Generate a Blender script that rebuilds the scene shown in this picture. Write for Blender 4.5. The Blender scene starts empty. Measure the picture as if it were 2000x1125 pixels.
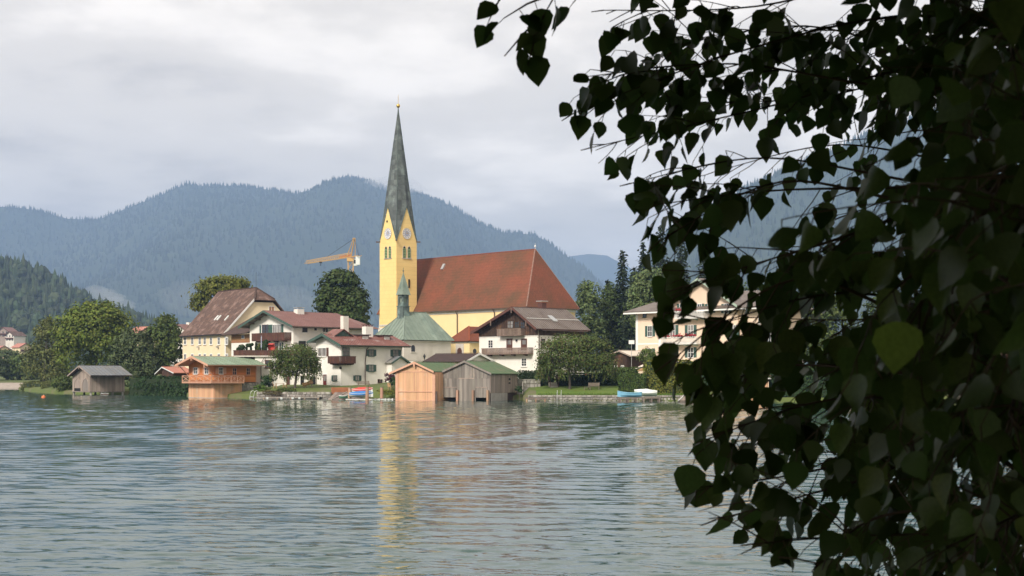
import bpy, math, random
import numpy as np
from mathutils import Vector, Matrix

R = math.radians
scene = bpy.context.scene
col = scene.collection
random.seed(7)

# ------------------------------------------------------------------ camera
FPX, HZ, CAMZ = 2800.0, 735.0, 3.43      # focal length in photo pixels, horizon row, eye height above the lake
cam = bpy.data.cameras.new('camera'); camo = bpy.data.objects.new('camera', cam); col.objects.link(camo)
camo.location = (0, 0, CAMZ); camo.rotation_euler = (R(90), 0, 0)
cam.sensor_width = 36.0; cam.lens = 36.0 * FPX / 2000.0
cam.shift_y = (HZ - 562.5) / 2000.0
cam.clip_start = 0.1; cam.clip_end = 30000
cam.dof.use_dof = True; cam.dof.focus_distance = 150.0; cam.dof.aperture_fstop = 16.0
scene.camera = camo

# ------------------------------------------------------------------ sky, sun, exposure
SUN = Vector((-0.42, -0.72, 0.60)).normalized()
world = bpy.data.worlds.new('World'); scene.world = world; world.use_nodes = True
wn = world.node_tree.nodes; wl = world.node_tree.links
wn.clear()
def wnode(t, **kw):
    n = wn.new(t)
    for k, v in kw.items(): setattr(n, k, v)
    return n
wout = wnode('ShaderNodeOutputWorld')
sky = wnode('ShaderNodeTexSky', sky_type='NISHITA', sun_disc=False)
sky.sun_elevation = math.asin(SUN.z); sky.sun_rotation = math.atan2(SUN.x, SUN.y)
bg1 = wnode('ShaderNodeBackground'); bg1.inputs[1].default_value = 0.06
wl.new(sky.outputs[0], bg1.inputs[0])
tc = wnode('ShaderNodeTexCoord'); sep = wnode('ShaderNodeSeparateXYZ'); wl.new(tc.outputs['Generated'], sep.inputs[0])
def wmath(op, a, b):
    n = wnode('ShaderNodeMath', operation=op)
    for i, v in enumerate((a, b)):
        if isinstance(v, (int, float)): n.inputs[i].default_value = v
        else: wl.new(v, n.inputs[i])
    return n.outputs[0]
den = wmath('ADD', wmath('MAXIMUM', sep.outputs[2], 0.0), 0.16)
comb = wnode('ShaderNodeCombineXYZ')
wl.new(wmath('DIVIDE', sep.outputs[0], den), comb.inputs[0]); wl.new(wmath('DIVIDE', sep.outputs[1], den), comb.inputs[1])
comb.inputs[2].default_value = 3.1
def wnoise(scale, detail, rough, w):
    n = wnode('ShaderNodeTexNoise'); n.noise_dimensions = '4D'
    n.inputs['Scale'].default_value = scale; n.inputs['Detail'].default_value = detail
    n.inputs['Roughness'].default_value = rough; n.inputs['W'].default_value = w
    wl.new(comb.outputs[0], n.inputs['Vector'])
    return n.outputs['Fac']
nz = wmath('ADD', wmath('MULTIPLY', wnoise(0.8, 3, .5, 2.3), 0.5), wmath('MULTIPLY', wnoise(2.6, 7, .58, 5.0), 0.5))
ramp = wnode('ShaderNodeValToRGB'); wl.new(nz, ramp.inputs[0])
ramp.color_ramp.interpolation = 'EASE'
e = ramp.color_ramp.elements
e[0].position = 0.39; e[0].color = (0.385, 0.345, 0.30, 1)
e[1].position = 0.61; e[1].color = (0.70, 0.635, 0.555, 1)
m_ = ramp.color_ramp.elements.new(0.50); m_.color = (0.53, 0.478, 0.412, 1)
bg2 = wnode('ShaderNodeBackground'); bg2.inputs[1].default_value = 1.0; wl.new(ramp.outputs[0], bg2.inputs[0])
wmix = wnode('ShaderNodeMixShader'); wmix.inputs[0].default_value = 0.95
wl.new(bg1.outputs[0], wmix.inputs[1]); wl.new(bg2.outputs[0], wmix.inputs[2]); wl.new(wmix.outputs[0], wout.inputs[0])

sl = bpy.data.lights.new('sun', 'SUN'); sl.energy = 2.0; sl.angle = R(12); sl.color = (1.0, 0.93, 0.84)
so = bpy.data.objects.new('sun', sl); col.objects.link(so); so.rotation_euler = SUN.to_track_quat('Z', 'Y').to_euler()
so.location = (-60, -100, 120)

vs = scene.view_settings
vs.view_transform = 'Standard'; vs.look = 'None'; vs.exposure = 1.12; vs.gamma = 1.0; vs.use_curve_mapping = False
scene.render.engine = 'CYCLES'
cy = scene.cycles
cy.use_denoising = True; cy.max_bounces = 6; cy.diffuse_bounces = 3; cy.glossy_bounces = 3; cy.transmission_bounces = 3
cy.volume_bounces = 1; cy.caustics_reflective = False; cy.caustics_refractive = False

# ------------------------------------------------------------------ helpers
def at(px, py, Y): return Vector(((px - 1000) / FPX * Y, Y, CAMZ + (HZ - py) / FPX * Y))
def gx(px, Y): return (px - 1000) / FPX * Y
def gz(py, Y): return CAMZ + (HZ - py) / FPX * Y

MATS = {}
def mat(name, c1, c2=None, scale=2.0, rough=0.8, bump=0.0, bscale=None, stretch=(1, 1, 1), island=0.0, orand=0.0,
        spec=0.3, blotch=None, bl_scale=0.15, bl_pos=(0.5, 0.62), metal=0.0, stripe=None, translucent=0.0, detail=5):
    m = bpy.data.materials.new(name); m.use_nodes = True
    nt = m.node_tree; N = nt.nodes; L = nt.links
    b = N['Principled BSDF']
    b.inputs['Roughness'].default_value = rough; b.inputs['Specular IOR Level'].default_value = spec; b.inputs['Metallic'].default_value = metal
    c2 = c2 or tuple(x * 0.72 for x in c1)
    tcn = N.new('ShaderNodeTexCoord'); mp = N.new('ShaderNodeMapping'); L.new(tcn.outputs['Object'], mp.inputs[0])
    mp.inputs['Scale'].default_value = stretch
    n1 = N.new('ShaderNodeTexNoise'); n1.inputs['Scale'].default_value = scale; n1.inputs['Detail'].default_value = detail
    n1.inputs['Roughness'].default_value = 0.62
    L.new(mp.outputs[0], n1.inputs['Vector'])
    mr = N.new('ShaderNodeMapRange'); mr.inputs[1].default_value = 0.33; mr.inputs[2].default_value = 0.67; L.new(n1.outputs['Fac'], mr.inputs[0])
    mx = N.new('ShaderNodeMix'); mx.data_type = 'RGBA'; L.new(mr.outputs[0], mx.inputs[0])
    mx.inputs[6].default_value = (*c1, 1); mx.inputs[7].default_value = (*c2, 1)
    out = mx.outputs[2]
    if blotch:
        n2 = N.new('ShaderNodeTexNoise'); n2.inputs['Scale'].default_value = bl_scale; n2.inputs['Detail'].default_value = 6
        n2.inputs['Roughness'].default_value = 0.65
        L.new(tcn.outputs['Object'], n2.inputs['Vector'])
        r2 = N.new('ShaderNodeMapRange'); r2.inputs[1].default_value = bl_pos[0]; r2.inputs[2].default_value = bl_pos[1]; L.new(n2.outputs['Fac'], r2.inputs[0])
        m2 = N.new('ShaderNodeMix'); m2.data_type = 'RGBA'; L.new(r2.outputs[0], m2.inputs[0]); L.new(out, m2.inputs[6]); m2.inputs[7].default_value = (*blotch, 1)
        out = m2.outputs[2]
    def vary(out, sock, amt):
        mr3 = N.new('ShaderNodeMapRange'); L.new(sock, mr3.inputs[0]); mr3.inputs[3].default_value = 1 - amt; mr3.inputs[4].default_value = 1 + amt
        h = N.new('ShaderNodeHueSaturation'); L.new(mr3.outputs[0], h.inputs['Value']); L.new(out, h.inputs['Color'])
        mr4 = N.new('ShaderNodeMapRange'); wnz = N.new('ShaderNodeTexWhiteNoise'); wnz.noise_dimensions = '1D'
        L.new(sock, wnz.inputs['W']); L.new(wnz.outputs['Value'], mr4.inputs[0])
        mr4.inputs[3].default_value = 0.5 - amt * 0.06; mr4.inputs[4].default_value = 0.5 + amt * 0.06
        L.new(mr4.outputs[0], h.inputs['Hue'])
        return h.outputs[0]
    if island:
        g = N.new('ShaderNodeNewGeometry'); out = vary(out, g.outputs['Random Per Island'], island)
    if orand:
        g = N.new('ShaderNodeObjectInfo'); out = vary(out, g.outputs['Random'], orand)
    L.new(out, b.inputs['Base Color'])
    hsock = None
    if bump:
        n3 = N.new('ShaderNodeTexNoise'); n3.inputs['Scale'].default_value = bscale or scale * 4; n3.inputs['Detail'].default_value = 4
        L.new(mp.outputs[0], n3.inputs['Vector']); hsock = n3.outputs['Fac']
    if stripe:          # rows of tiles: (axis vector scale, period, strength)
        wv = N.new('ShaderNodeTexBrick'); wv.inputs['Scale'].default_value = 1.0
        wv.inputs['Brick Width'].default_value = stripe[0]; wv.inputs['Row Height'].default_value = stripe[1]
        wv.inputs['Mortar Size'].default_value = stripe[2]; wv.inputs['Mortar Smooth'].default_value = 0.5
        wv.inputs['Color1'].default_value = (1, 1, 1, 1); wv.inputs['Color2'].default_value = (0.80, 0.80, 0.80, 1); wv.inputs['Mortar'].default_value = (0.45, 0.45, 0.45, 1)
        cm = N.new('ShaderNodeMapping'); cm.inputs['Rotation'].default_value = stripe[3]; L.new(tcn.outputs['Object'], cm.inputs[0]); L.new(cm.outputs[0], wv.inputs['Vector'])
        mm = N.new('ShaderNodeMix'); mm.data_type = 'RGBA'; mm.blend_type = 'MULTIPLY'; mm.inputs[0].default_value = stripe[4]
        L.new(out, mm.inputs[6]); L.new(wv.outputs['Color'], mm.inputs[7]); L.new(mm.outputs[2], b.inputs['Base Color']); out = mm.outputs[2]
    if hsock:
        bp = N.new('ShaderNodeBump'); bp.inputs['Strength'].default_value = min(1.0, bump); bp.inputs['Distance'].default_value = 0.03
        L.new(hsock, bp.inputs['Height']); L.new(bp.outputs[0], b.inputs['Normal'])
    if translucent:
        tr = N.new('ShaderNodeBsdfTranslucent'); L.new(out, tr.inputs[0]); ms = N.new('ShaderNodeMixShader'); ms.inputs[0].default_value = translucent
        L.new(b.outputs[0], ms.inputs[1]); L.new(tr.outputs[0], ms.inputs[2]); L.new(ms.outputs[0], N['Material Output'].inputs[0])
    MATS[name] = m
    return m

class MB:
    """collects geometry; build() links it as one mesh object"""
    def __init__(s, f=None): s.v = []; s.f = []; s.map = f
    def add(s, pts, faces):
        o = len(s.v)
        s.v += [tuple(s.map(*p)) if s.map else tuple(p) for p in pts]
        s.f += [tuple(i + o for i in fc) for fc in faces]
        return s
    def box(s, x0, x1, y0, y1, z0, z1):
        return s.add([(x0, y0, z0), (x1, y0, z0), (x1, y1, z0), (x0, y1, z0), (x0, y0, z1), (x1, y0, z1), (x1, y1, z1), (x0, y1, z1)],
                     [(0, 3, 2, 1), (4, 5, 6, 7), (0, 1, 5, 4), (1, 2, 6, 5), (2, 3, 7, 6), (3, 0, 4, 7)])
    def prism(s, poly, off):
        n = len(poly); off = Vector(off)
        pts = [Vector(p) for p in poly]; pts += [p + off for p in pts]
        return s.add(pts, [tuple(range(n))[::-1], tuple(range(n, 2 * n))] + [(i, (i + 1) % n, n + (i + 1) % n, n + i) for i in range(n)])
    def slab(s, poly, t):
        P = [Vector(p) for p in poly]; nrm = (P[1] - P[0]).cross(P[2] - P[0])
        if nrm.length < 1e-9: nrm = (P[2] - P[0]).cross(P[-1] - P[0])
        nrm.normalize()
        if nrm.z < 0: nrm = -nrm
        return s.prism(poly, nrm * t)
    def beam(s, a, b, w, h=None):
        a, b = Vector(a), Vector(b); h = h or w; d = (b - a).normalized()
        up = Vector((0, 0, 1)) if abs(d.z) < 0.95 else Vector((0, 1, 0))
        sx = d.cross(up).normalized() * (w / 2); sz = sx.cross(d).normalized() * (h / 2)
        return s.prism([a - sx - sz, a + sx - sz, a + sx + sz, a - sx + sz], b - a)
    def path(s, pts, rad, n=6):
        pts = [Vector(p) for p in pts]; rings = []
        for i, p in enumerate(pts):
            d = (pts[min(i + 1, len(pts) - 1)] - pts[max(i - 1, 0)]).normalized()
            up = Vector((0, 0, 1)) if abs(d.z) < 0.9 else Vector((0, 1, 0))
            a = d.cross(up).normalized(); b = d.cross(a).normalized(); r = rad[i]
            rings.append([p + (a * math.cos(2 * math.pi * k / n) + b * math.sin(2 * math.pi * k / n)) * r for k in range(n)])
        V = [q for rg in rings for q in rg]; F = []
        for i in range(len(rings) - 1):
            for k in range(n):
                F.append((i * n + k, i * n + (k + 1) % n, (i + 1) * n + (k + 1) % n, (i + 1) * n + k))
        F.append(tuple(range(n))[::-1]); F.append(tuple((len(rings) - 1) * n + k for k in range(n)))
        return s.add(V, F)
    def disc(s, c, r, d, n=20, axis='y'):
        pts = []
        for dd in (0, d):
            for k in range(n):
                a = 2 * math.pi * k / n
                if axis == 'y': pts.append((c[0] + r * math.cos(a), c[1] + dd, c[2] + r * math.sin(a)))
                else: pts.append((c[0] + r * math.cos(a), c[1] + r * math.sin(a), c[2] + dd))
        return s.add(pts, [tuple(range(n)), tuple(range(n, 2 * n))[::-1]] + [(k, k + n, (k + 1) % n + n, (k + 1) % n) for k in range(n)])
    def lathe(s, prof, n=14, c=(0, 0, 0)):
        V = [(c[0] + r * math.cos(2 * math.pi * k / n), c[1] + r * math.sin(2 * math.pi * k / n), c[2] + z) for r, z in prof for k in range(n)]
        F = [(i * n + k, i * n + (k + 1) % n, (i + 1) * n + (k + 1) % n, (i + 1) * n + k) for i in range(len(prof) - 1) for k in range(n)]
        return s.add(V, F)
    def build(s, name, m, parent=None, smooth=False, kind=None, loc=None):
        me = bpy.data.meshes.new(name); me.from_pydata(s.v, [], s.f); me.update()
        return link(name, me, m, parent, smooth, kind, loc)

def fixn(me):
    import bmesh
    bm = bmesh.new(); bm.from_mesh(me); bmesh.ops.recalc_face_normals(bm, faces=bm.faces); bm.to_mesh(me); bm.free()
def link(name, me, m, parent=None, smooth=False, kind=None, loc=None):
    if len(me.polygons) < 5000 and 'leaf' not in name and 'foliage' not in name: fixn(me)
    if m and not me.materials: me.materials.append(MATS[m] if isinstance(m, str) else m)
    if smooth: me.polygons.foreach_set('use_smooth', [True] * len(me.polygons))
    o = bpy.data.objects.new(name, me); col.objects.link(o)
    if parent: o.parent = parent
    if kind: o['kind'] = kind
    if loc: o.location = loc
    return o
def tag(o, label, cat, group=None):
    o['label'] = label; o['category'] = cat
    if group: o['group'] = group
    return o
def thing(name, label, cat, loc=(0, 0, 0), rz=0.0, group=None):
    o = bpy.data.objects.new(name, None); col.objects.link(o); o.empty_display_size = 0.5
    o.location = loc; o.rotation_euler = (0, 0, rz)
    return tag(o, label, cat, group)

# quads from numpy: V (n,4,3)
def quad_mesh(name, V):
    n = len(V); me = bpy.data.meshes.new(name)
    me.vertices.add(n * 4); me.vertices.foreach_set('co', np.asarray(V, np.float32).ravel())
    me.loops.add(n * 4); me.loops.foreach_set('vertex_index', np.arange(n * 4, dtype=np.int32))
    me.polygons.add(n); me.polygons.foreach_set('loop_start', np.arange(0, n * 4, 4, dtype=np.int32))
    me.update(calc_edges=True); me.validate()
    return me
def unit(a): return a / np.maximum(np.linalg.norm(a, axis=1, keepdims=True), 1e-9)
def leaf_cards(C, Nrm, size, rng, aspect=0.62, axis=None):
    """rhombic leaf faces with centres C, normals Nrm"""
    n = len(C); r = rng.normal(size=(n, 3)) if axis is None else axis
    a = unit(np.cross(Nrm, r)) if axis is None else unit(axis)
    b = unit(np.cross(Nrm, a)); s = size[:, None]
    fold = Nrm * s * 0.12
    return np.stack([C - a * s, C - b * s * aspect + fold, C + a * s, C + b * s * aspect + fold], 1)
# ------------------------------------------------------------------ materials
mat('white_plaster', (0.80, 0.77, 0.71), (0.70, 0.67, 0.61), 0.5, 0.9, 0.25, 12, blotch=(0.60, 0.58, 0.53), bl_scale=0.35, bl_pos=(0.56, 0.8))
mat('grey_plaster', (0.62, 0.60, 0.56), (0.54, 0.52, 0.49), 0.5, 0.9, 0.2, 12)
mat('chapel_plaster', (0.74, 0.69, 0.62), (0.63, 0.58, 0.51), 0.35, 0.9, 0.3, 10, blotch=(0.50, 0.45, 0.39), bl_scale=0.25, bl_pos=(0.56, 0.78))
mat('cream_plaster', (0.78, 0.66, 0.45), (0.70, 0.58, 0.39), 0.4, 0.9, 0.2, 12, blotch=(0.60, 0.50, 0.36), bl_scale=0.3, bl_pos=(0.6, 0.85))
mat('yellow_plaster', (0.83, 0.655, 0.36), (0.78, 0.61, 0.32), 0.3, 0.9, 0.2, 10, blotch=(0.74, 0.58, 0.34), bl_scale=0.18, bl_pos=(0.56, 0.8))
mat('tower_plaster', (0.84, 0.62, 0.26), (0.79, 0.57, 0.23), 0.3, 0.9, 0.2, 10, blotch=(0.74, 0.54, 0.24), bl_scale=0.2, bl_pos=(0.58, 0.8),
    stripe=(1.25, 0.8, 0.05, (R(90), 0, 0), 0.22))
mat('pink_plaster', (0.76, 0.60, 0.46), (0.70, 0.54, 0.41), 0.4, 0.9, 0.2, 12)
mat('trim_white', (0.78, 0.77, 0.74), (0.70, 0.69, 0.66), 2, 0.6)
mat('stone_grey', (0.36, 0.34, 0.31), (0.24, 0.225, 0.20), 1.5, 0.9, 0.5, 6, orand=0.35, blotch=(0.16, 0.15, 0.11), bl_scale=0.9)
mat('stone_pale', (0.50, 0.46, 0.41), (0.38, 0.35, 0.31), 1.5, 0.9, 0.5, 6, orand=0.25)
mat('concrete', (0.42, 0.39, 0.35), (0.33, 0.30, 0.27), 1.2, 0.9, 0.3, 8)
mat('church_tile', (0.235, 0.075, 0.040), (0.170, 0.056, 0.032), 2.2, 0.85, 0.3, 9, blotch=(0.085, 0.058, 0.030), bl_scale=0.075, bl_pos=(0.41, 0.64), stripe=(0.32, 0.36, 0.05, (0, 0, 0), 0.30))
mat('hip_tile', (0.27, 0.075, 0.035), (0.20, 0.056, 0.028), 2.2, 0.85)
mat('old_tile', (0.135, 0.078, 0.060), (0.070, 0.048, 0.040), 1.6, 0.9, 0.5, 6, blotch=(0.24, 0.16, 0.135), bl_scale=0.7, bl_pos=(0.50, 0.68))
mat('annex_tile', (0.085, 0.052, 0.042), (0.055, 0.038, 0.033), 2, 0.9, 0.4, 6)
mat('sacristy_tile', (0.19, 0.060, 0.032), (0.14, 0.046, 0.027), 2, 0.9, 0.4, 6)
mat('dark_tile', (0.060, 0.036, 0.032), (0.042, 0.028, 0.026), 2, 0.85, 0.3, 6)
mat('red_metal', (0.215, 0.112, 0.098), (0.175, 0.090, 0.080), 0.6, 0.55, blotch=(0.30, 0.20, 0.18), bl_scale=0.35, bl_pos=(0.56, 0.82), spec=0.4)
mat('rust_metal', (0.225, 0.100, 0.082), (0.165, 0.076, 0.063), 0.7, 0.6, blotch=(0.40, 0.33, 0.31), bl_scale=0.55, bl_pos=(0.58, 0.76), spec=0.4)
mat('brown_metal', (0.165, 0.135, 0.118), (0.135, 0.110, 0.096), 0.6, 0.5, spec=0.4, blotch=(0.115, 0.09, 0.075), bl_scale=0.3)
mat('copper_green', (0.225, 0.275, 0.225), (0.165, 0.210, 0.172), 0.5, 0.6, blotch=(0.105, 0.150, 0.125), bl_scale=0.4, bl_pos=(0.54, 0.78), orand=0.14, spec=0.3)
mat('copper_dark', (0.105, 0.140, 0.130), (0.055, 0.070, 0.068), 1.0, 0.6, 0.3, 5, blotch=(0.17, 0.235, 0.215), bl_scale=0.8, stretch=(1, 1, 0.35), orand=0.22)
mat('spire_copper', (0.098, 0.115, 0.112), (0.062, 0.072, 0.072), 0.8, 0.6, 0.3, 5, blotch=(0.135, 0.165, 0.155), bl_scale=0.5, orand=0.36)
mat('green_metal', (0.225, 0.295, 0.205), (0.185, 0.245, 0.170), 0.5, 0.5, orand=0.08, spec=0.4)
mat('pale_green_metal', (0.36, 0.44, 0.35), (0.31, 0.39, 0.31), 0.5, 0.5, orand=0.06, spec=0.4)
mat('green_felt', (0.110, 0.165, 0.085), (0.085, 0.130, 0.066), 1.5, 0.95, 0.5, 12, blotch=(0.14, 0.15, 0.09), bl_scale=0.6)
mat('grey_metal', (0.165, 0.175, 0.185), (0.12, 0.127, 0.135), 0.5, 0.55, orand=0.10, spec=0.4, blotch=(0.20, 0.19, 0.17), bl_scale=0.5)
mat('larch_new', (0.58, 0.235, 0.085), (0.47, 0.175, 0.060), 1.6, 0.7, 0.2, 10, stretch=(1, 1, 0.15), island=0.16)
mat('larch_horizontal', (0.58, 0.215, 0.070), (0.46, 0.160, 0.050), 1.6, 0.7, 0.2, 10, stretch=(0.2, 0.2, 1), island=0.16)
mat('larch_pale', (0.66, 0.395, 0.235), (0.57, 0.325, 0.185), 1.6, 0.75, 0.2, 10, stretch=(1, 1, 0.12), island=0.13, blotch=(0.52, 0.42, 0.32), bl_scale=0.5, bl_pos=(0.55, 0.8))
mat('larch_trim', (0.62, 0.36, 0.25), (0.54, 0.30, 0.20), 2, 0.7)
mat('weathered_wood', (0.265, 0.235, 0.205), (0.165, 0.145, 0.128), 1.8, 0.9, 0.4, 10, stretch=(1, 1, 0.10), island=0.26, blotch=(0.40, 0.30, 0.21), bl_scale=0.35, bl_pos=(0.56, 0.78))
mat('pinkgrey_wood', (0.37, 0.30, 0.25), (0.25, 0.205, 0.175), 1.8, 0.9, 0.4, 10, stretch=(1, 1, 0.12), island=0.22)
mat('dark_wood', (0.062, 0.036, 0.024), (0.040, 0.025, 0.018), 1.8, 0.75, 0.3, 10, stretch=(1, 1, 0.12), island=0.25, blotch=(0.11, 0.058, 0.034), bl_scale=0.5)
mat('balcony_brown', (0.105, 0.045, 0.030), (0.066, 0.031, 0.023), 1.8, 0.7, island=0.2)
mat('carved_wood', (0.23, 0.165, 0.13), (0.16, 0.115, 0.092), 2, 0.8, island=0.2)
mat('red_brown', (0.115, 0.050, 0.038), (0.085, 0.038, 0.030), 2, 0.7)
mat('annex_board', (0.34, 0.175, 0.080), (0.255, 0.13, 0.06), 1.5, 0.75, island=0.18, stretch=(0.2, 0.2, 1))
mat('green_paint', (0.060, 0.105, 0.085), (0.048, 0.085, 0.068), 2, 0.6)
mat('shutter_green', (0.055, 0.105, 0.085), (0.040, 0.080, 0.065), 3, 0.6)
mat('shutter_brown', (0.110, 0.048, 0.034), (0.08, 0.036, 0.027), 3, 0.65)
mat('door_red', (0.16, 0.024, 0.024), (0.12, 0.02, 0.02), 3, 0.5)
mat('opening_shade', (0.018, 0.017, 0.016), (0.012, 0.012, 0.012), 1, 0.9)  # near-black paint standing for the shade inside openings
mat('iron_black', (0.03, 0.03, 0.032), (0.022, 0.022, 0.024), 2, 0.5)
mat('pipe_brown', (0.12, 0.085, 0.07), (0.09, 0.065, 0.055), 2, 0.5)
mat('glass_dark', (0.035, 0.040, 0.045), (0.022, 0.026, 0.03), 0.8, 0.06, spec=0.6)
mat('glass_curtain', (0.30, 0.28, 0.26), (0.10, 0.10, 0.10), 2.6, 0.15, spec=0.5, stretch=(1, 1, 0.2))
mat('gold', (0.75, 0.52, 0.16), (0.65, 0.43, 0.12), 2, 0.3, metal=0.9)
mat('clock_white', (0.74, 0.73, 0.72), (0.68, 0.67, 0.67), 2, 0.5)
mat('clock_blue', (0.30, 0.32, 0.42), (0.42, 0.43, 0.50), 3, 0.5)
mat('louvre_green', (0.20, 0.30, 0.13), (0.13, 0.20, 0.09), 3, 0.6)
mat('crane_yellow', (0.60, 0.38, 0.15), (0.52, 0.32, 0.12), 1, 0.5)
mat('crane_red', (0.55, 0.16, 0.08), (0.48, 0.13, 0.07), 1, 0.5)
mat('boat_blue', (0.22, 0.46, 0.62), (0.18, 0.40, 0.55), 1.5, 0.4)
mat('boat_white', (0.72, 0.74, 0.72), (0.62, 0.65, 0.62), 1.5, 0.4)
mat('boat_green', (0.12, 0.26, 0.16), (0.09, 0.21, 0.13), 1.5, 0.5)
mat('cover_blue', (0.05, 0.20, 0.50), (0.04, 0.15, 0.40), 2.5, 0.6, 0.4, 4)
mat('cover_red', (0.55, 0.075, 0.055), (0.46, 0.055, 0.045), 2.5, 0.6, 0.4, 4)
mat('buoy_orange', (0.70, 0.20, 0.08), (0.62, 0.16, 0.06), 3, 0.5)
mat('dock_wood', (0.24, 0.195, 0.165), (0.16, 0.13, 0.11), 1.5, 0.85, 0.3, 8, orand=0.2, island=0.15)
mat('pile_wood', (0.43, 0.27, 0.18), (0.30, 0.19, 0.13), 2, 0.8, 0.4, 6, stretch=(1, 1, 0.2), orand=0.2)
mat('rust_orange', (0.34, 0.13, 0.055), (0.25, 0.095, 0.045), 1.5, 0.8)
mat('teak', (0.48, 0.29, 0.15), (0.40, 0.23, 0.12), 2, 0.7)
mat('old_bench', (0.22, 0.18, 0.14), (0.15, 0.125, 0.10), 2, 0.8)
mat('steel', (0.55, 0.56, 0.56), (0.45, 0.46, 0.46), 2, 0.3, metal=0.6)
mat('flower_red', (0.42, 0.022, 0.040), (0.30, 0.012, 0.03), 5, 0.7, island=0.3)
mat('canvas', (0.66, 0.58, 0.50), (0.60, 0.52, 0.45), 2, 0.9)
mat('bark', (0.13, 0.105, 0.085), (0.075, 0.062, 0.052), 3, 0.95, 0.8, 8, stretch=(1, 1, 0.25))
mat('bark_birch', (0.42, 0.39, 0.35), (0.12, 0.11, 0.10), 2.5, 0.9, 0.4, 8, stretch=(1, 1, 2.5))
mat('twig', (0.070, 0.045, 0.033), (0.045, 0.030, 0.024), 20, 0.8)
def foliage(name, c, t=0.22, isl=0.38):
    mat(name, c, tuple(x * 0.62 for x in c), 0.35, 0.65, island=isl, translucent=t, spec=0.2)
foliage('fol_linden', (0.146, 0.189, 0.032)); foliage('fol_birch', (0.140, 0.159, 0.049)); foliage('fol_willow', (0.104, 0.137, 0.056))
foliage('fol_dark', (0.067, 0.100, 0.027)); foliage('fol_olive', (0.165, 0.183, 0.037)); foliage('fol_mid', (0.104, 0.144, 0.037))
foliage('fol_weep', (0.104, 0.146, 0.037)); foliage('fol_weep_brown', (0.128, 0.107, 0.043)); foliage('fol_conifer', (0.034, 0.052, 0.026), 0.08)
foliage('fol_light', (0.134, 0.183, 0.067)); foliage('fol_hedge', (0.076, 0.120, 0.027)); foliage('fol_hedge_dark', (0.030, 0.055, 0.020))
foliage('fol_shrub', (0.040, 0.078, 0.024)); foliage('fol_hill', (0.050, 0.074, 0.030), 0.05, 0.45); foliage('fol_mountain', (0.040, 0.058, 0.032), 0.0, 0.3)
foliage('fol_red', (0.09, 0.03, 0.045)); foliage('fol_yellow', (0.18, 0.19, 0.03)); foliage('fol_grass', (0.10, 0.17, 0.025), 0.2, 0.3)
mat('lawn', (0.085, 0.150, 0.022), (0.120, 0.165, 0.030), 0.5, 0.95, 0.6, 9, blotch=(0.15, 0.13, 0.05), bl_scale=0.25, bl_pos=(0.6, 0.8))
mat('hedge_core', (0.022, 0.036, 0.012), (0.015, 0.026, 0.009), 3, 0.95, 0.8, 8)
mat('village_ground', (0.085, 0.125, 0.030), (0.11, 0.13, 0.04), 0.4, 0.95, 0.5, 5, blotch=(0.16, 0.13, 0.09), bl_scale=0.12, bl_pos=(0.52, 0.7))
mat('pebble', (0.40, 0.34, 0.29), (0.30, 0.26, 0.22), 0.8, 0.95, 0.6, 4)
mat('gravel_path', (0.34, 0.27, 0.20), (0.27, 0.21, 0.16), 2, 0.95, 0.4, 12)
mat('hill_ground', (0.045, 0.065, 0.026), (0.034, 0.05, 0.022), 0.02, 0.95)
mat('mountain_ground', (0.040, 0.058, 0.032), (0.032, 0.047, 0.027), 0.004, 0.95, blotch=(0.085, 0.105, 0.048), bl_scale=0.0022, bl_pos=(0.58, 0.75))
mat('salmon_roof', (0.46, 0.20, 0.15), (0.39, 0.165, 0.125), 1, 0.7)

def water_mat():
    m = bpy.data.materials.new('lake_water'); m.use_nodes = True; nt = m.node_tree; N = nt.nodes; L = nt.links
    b = N['Principled BSDF']; b.inputs['Base Color'].default_value = (0.026, 0.066, 0.058, 1); b.inputs['Roughness'].default_value = 0.045
    b.inputs['IOR'].default_value = 1.333
    tcn = N.new('ShaderNodeTexCoord')
    def layer(sc, stretch, det):
        mp = N.new('ShaderNodeMapping'); mp.inputs['Scale'].default_value = stretch; mp.inputs['Rotation'].default_value = (0, 0, R(9)); L.new(tcn.outputs['Object'], mp.inputs[0])
        n = N.new('ShaderNodeTexNoise'); n.inputs['Scale'].default_value = sc; n.inputs['Detail'].default_value = det; n.inputs['Roughness'].default_value = 0.5
        n.inputs['Distortion'].default_value = 0.4
        L.new(mp.outputs[0], n.inputs['Vector']); return n.outputs['Fac']
    a = layer(1.6, (0.5, 1, 1), 2); c = layer(5.0, (0.6, 1, 1), 2); g = layer(0.035, (0.5, 1.6, 1), 3)
    m1 = N.new('ShaderNodeMath'); m1.operation = 'MULTIPLY_ADD'; L.new(c, m1.inputs[0]); m1.inputs[1].default_value = 0.30; L.new(a, m1.inputs[2])
    gr = N.new('ShaderNodeMapRange'); L.new(g, gr.inputs[0]); gr.inputs[1].default_value = 0.36; gr.inputs[2].default_value = 0.64; gr.inputs[3].default_value = 0.55; gr.inputs[4].default_value = 1.0
    bp = N.new('ShaderNodeBump'); bp.inputs['Distance'].default_value = 0.022; L.new(m1.outputs[0], bp.inputs['Height']); L.new(gr.outputs[0], bp.inputs['Strength'])
    L.new(bp.outputs[0], b.inputs['Normal']); MATS['lake_water'] = m
water_mat()

# ------------------------------------------------------------------ setting: lake, shore, mountains
def structure(o): o['kind'] = 'structure'; return o
structure(MB().add([(-2500, -60, -.13), (2500, -60, -.13), (2500, 900, -.13), (-2500, 900, -.13)], [(0, 1, 2, 3)]).build('lake_water', 'lake_water'))
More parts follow.
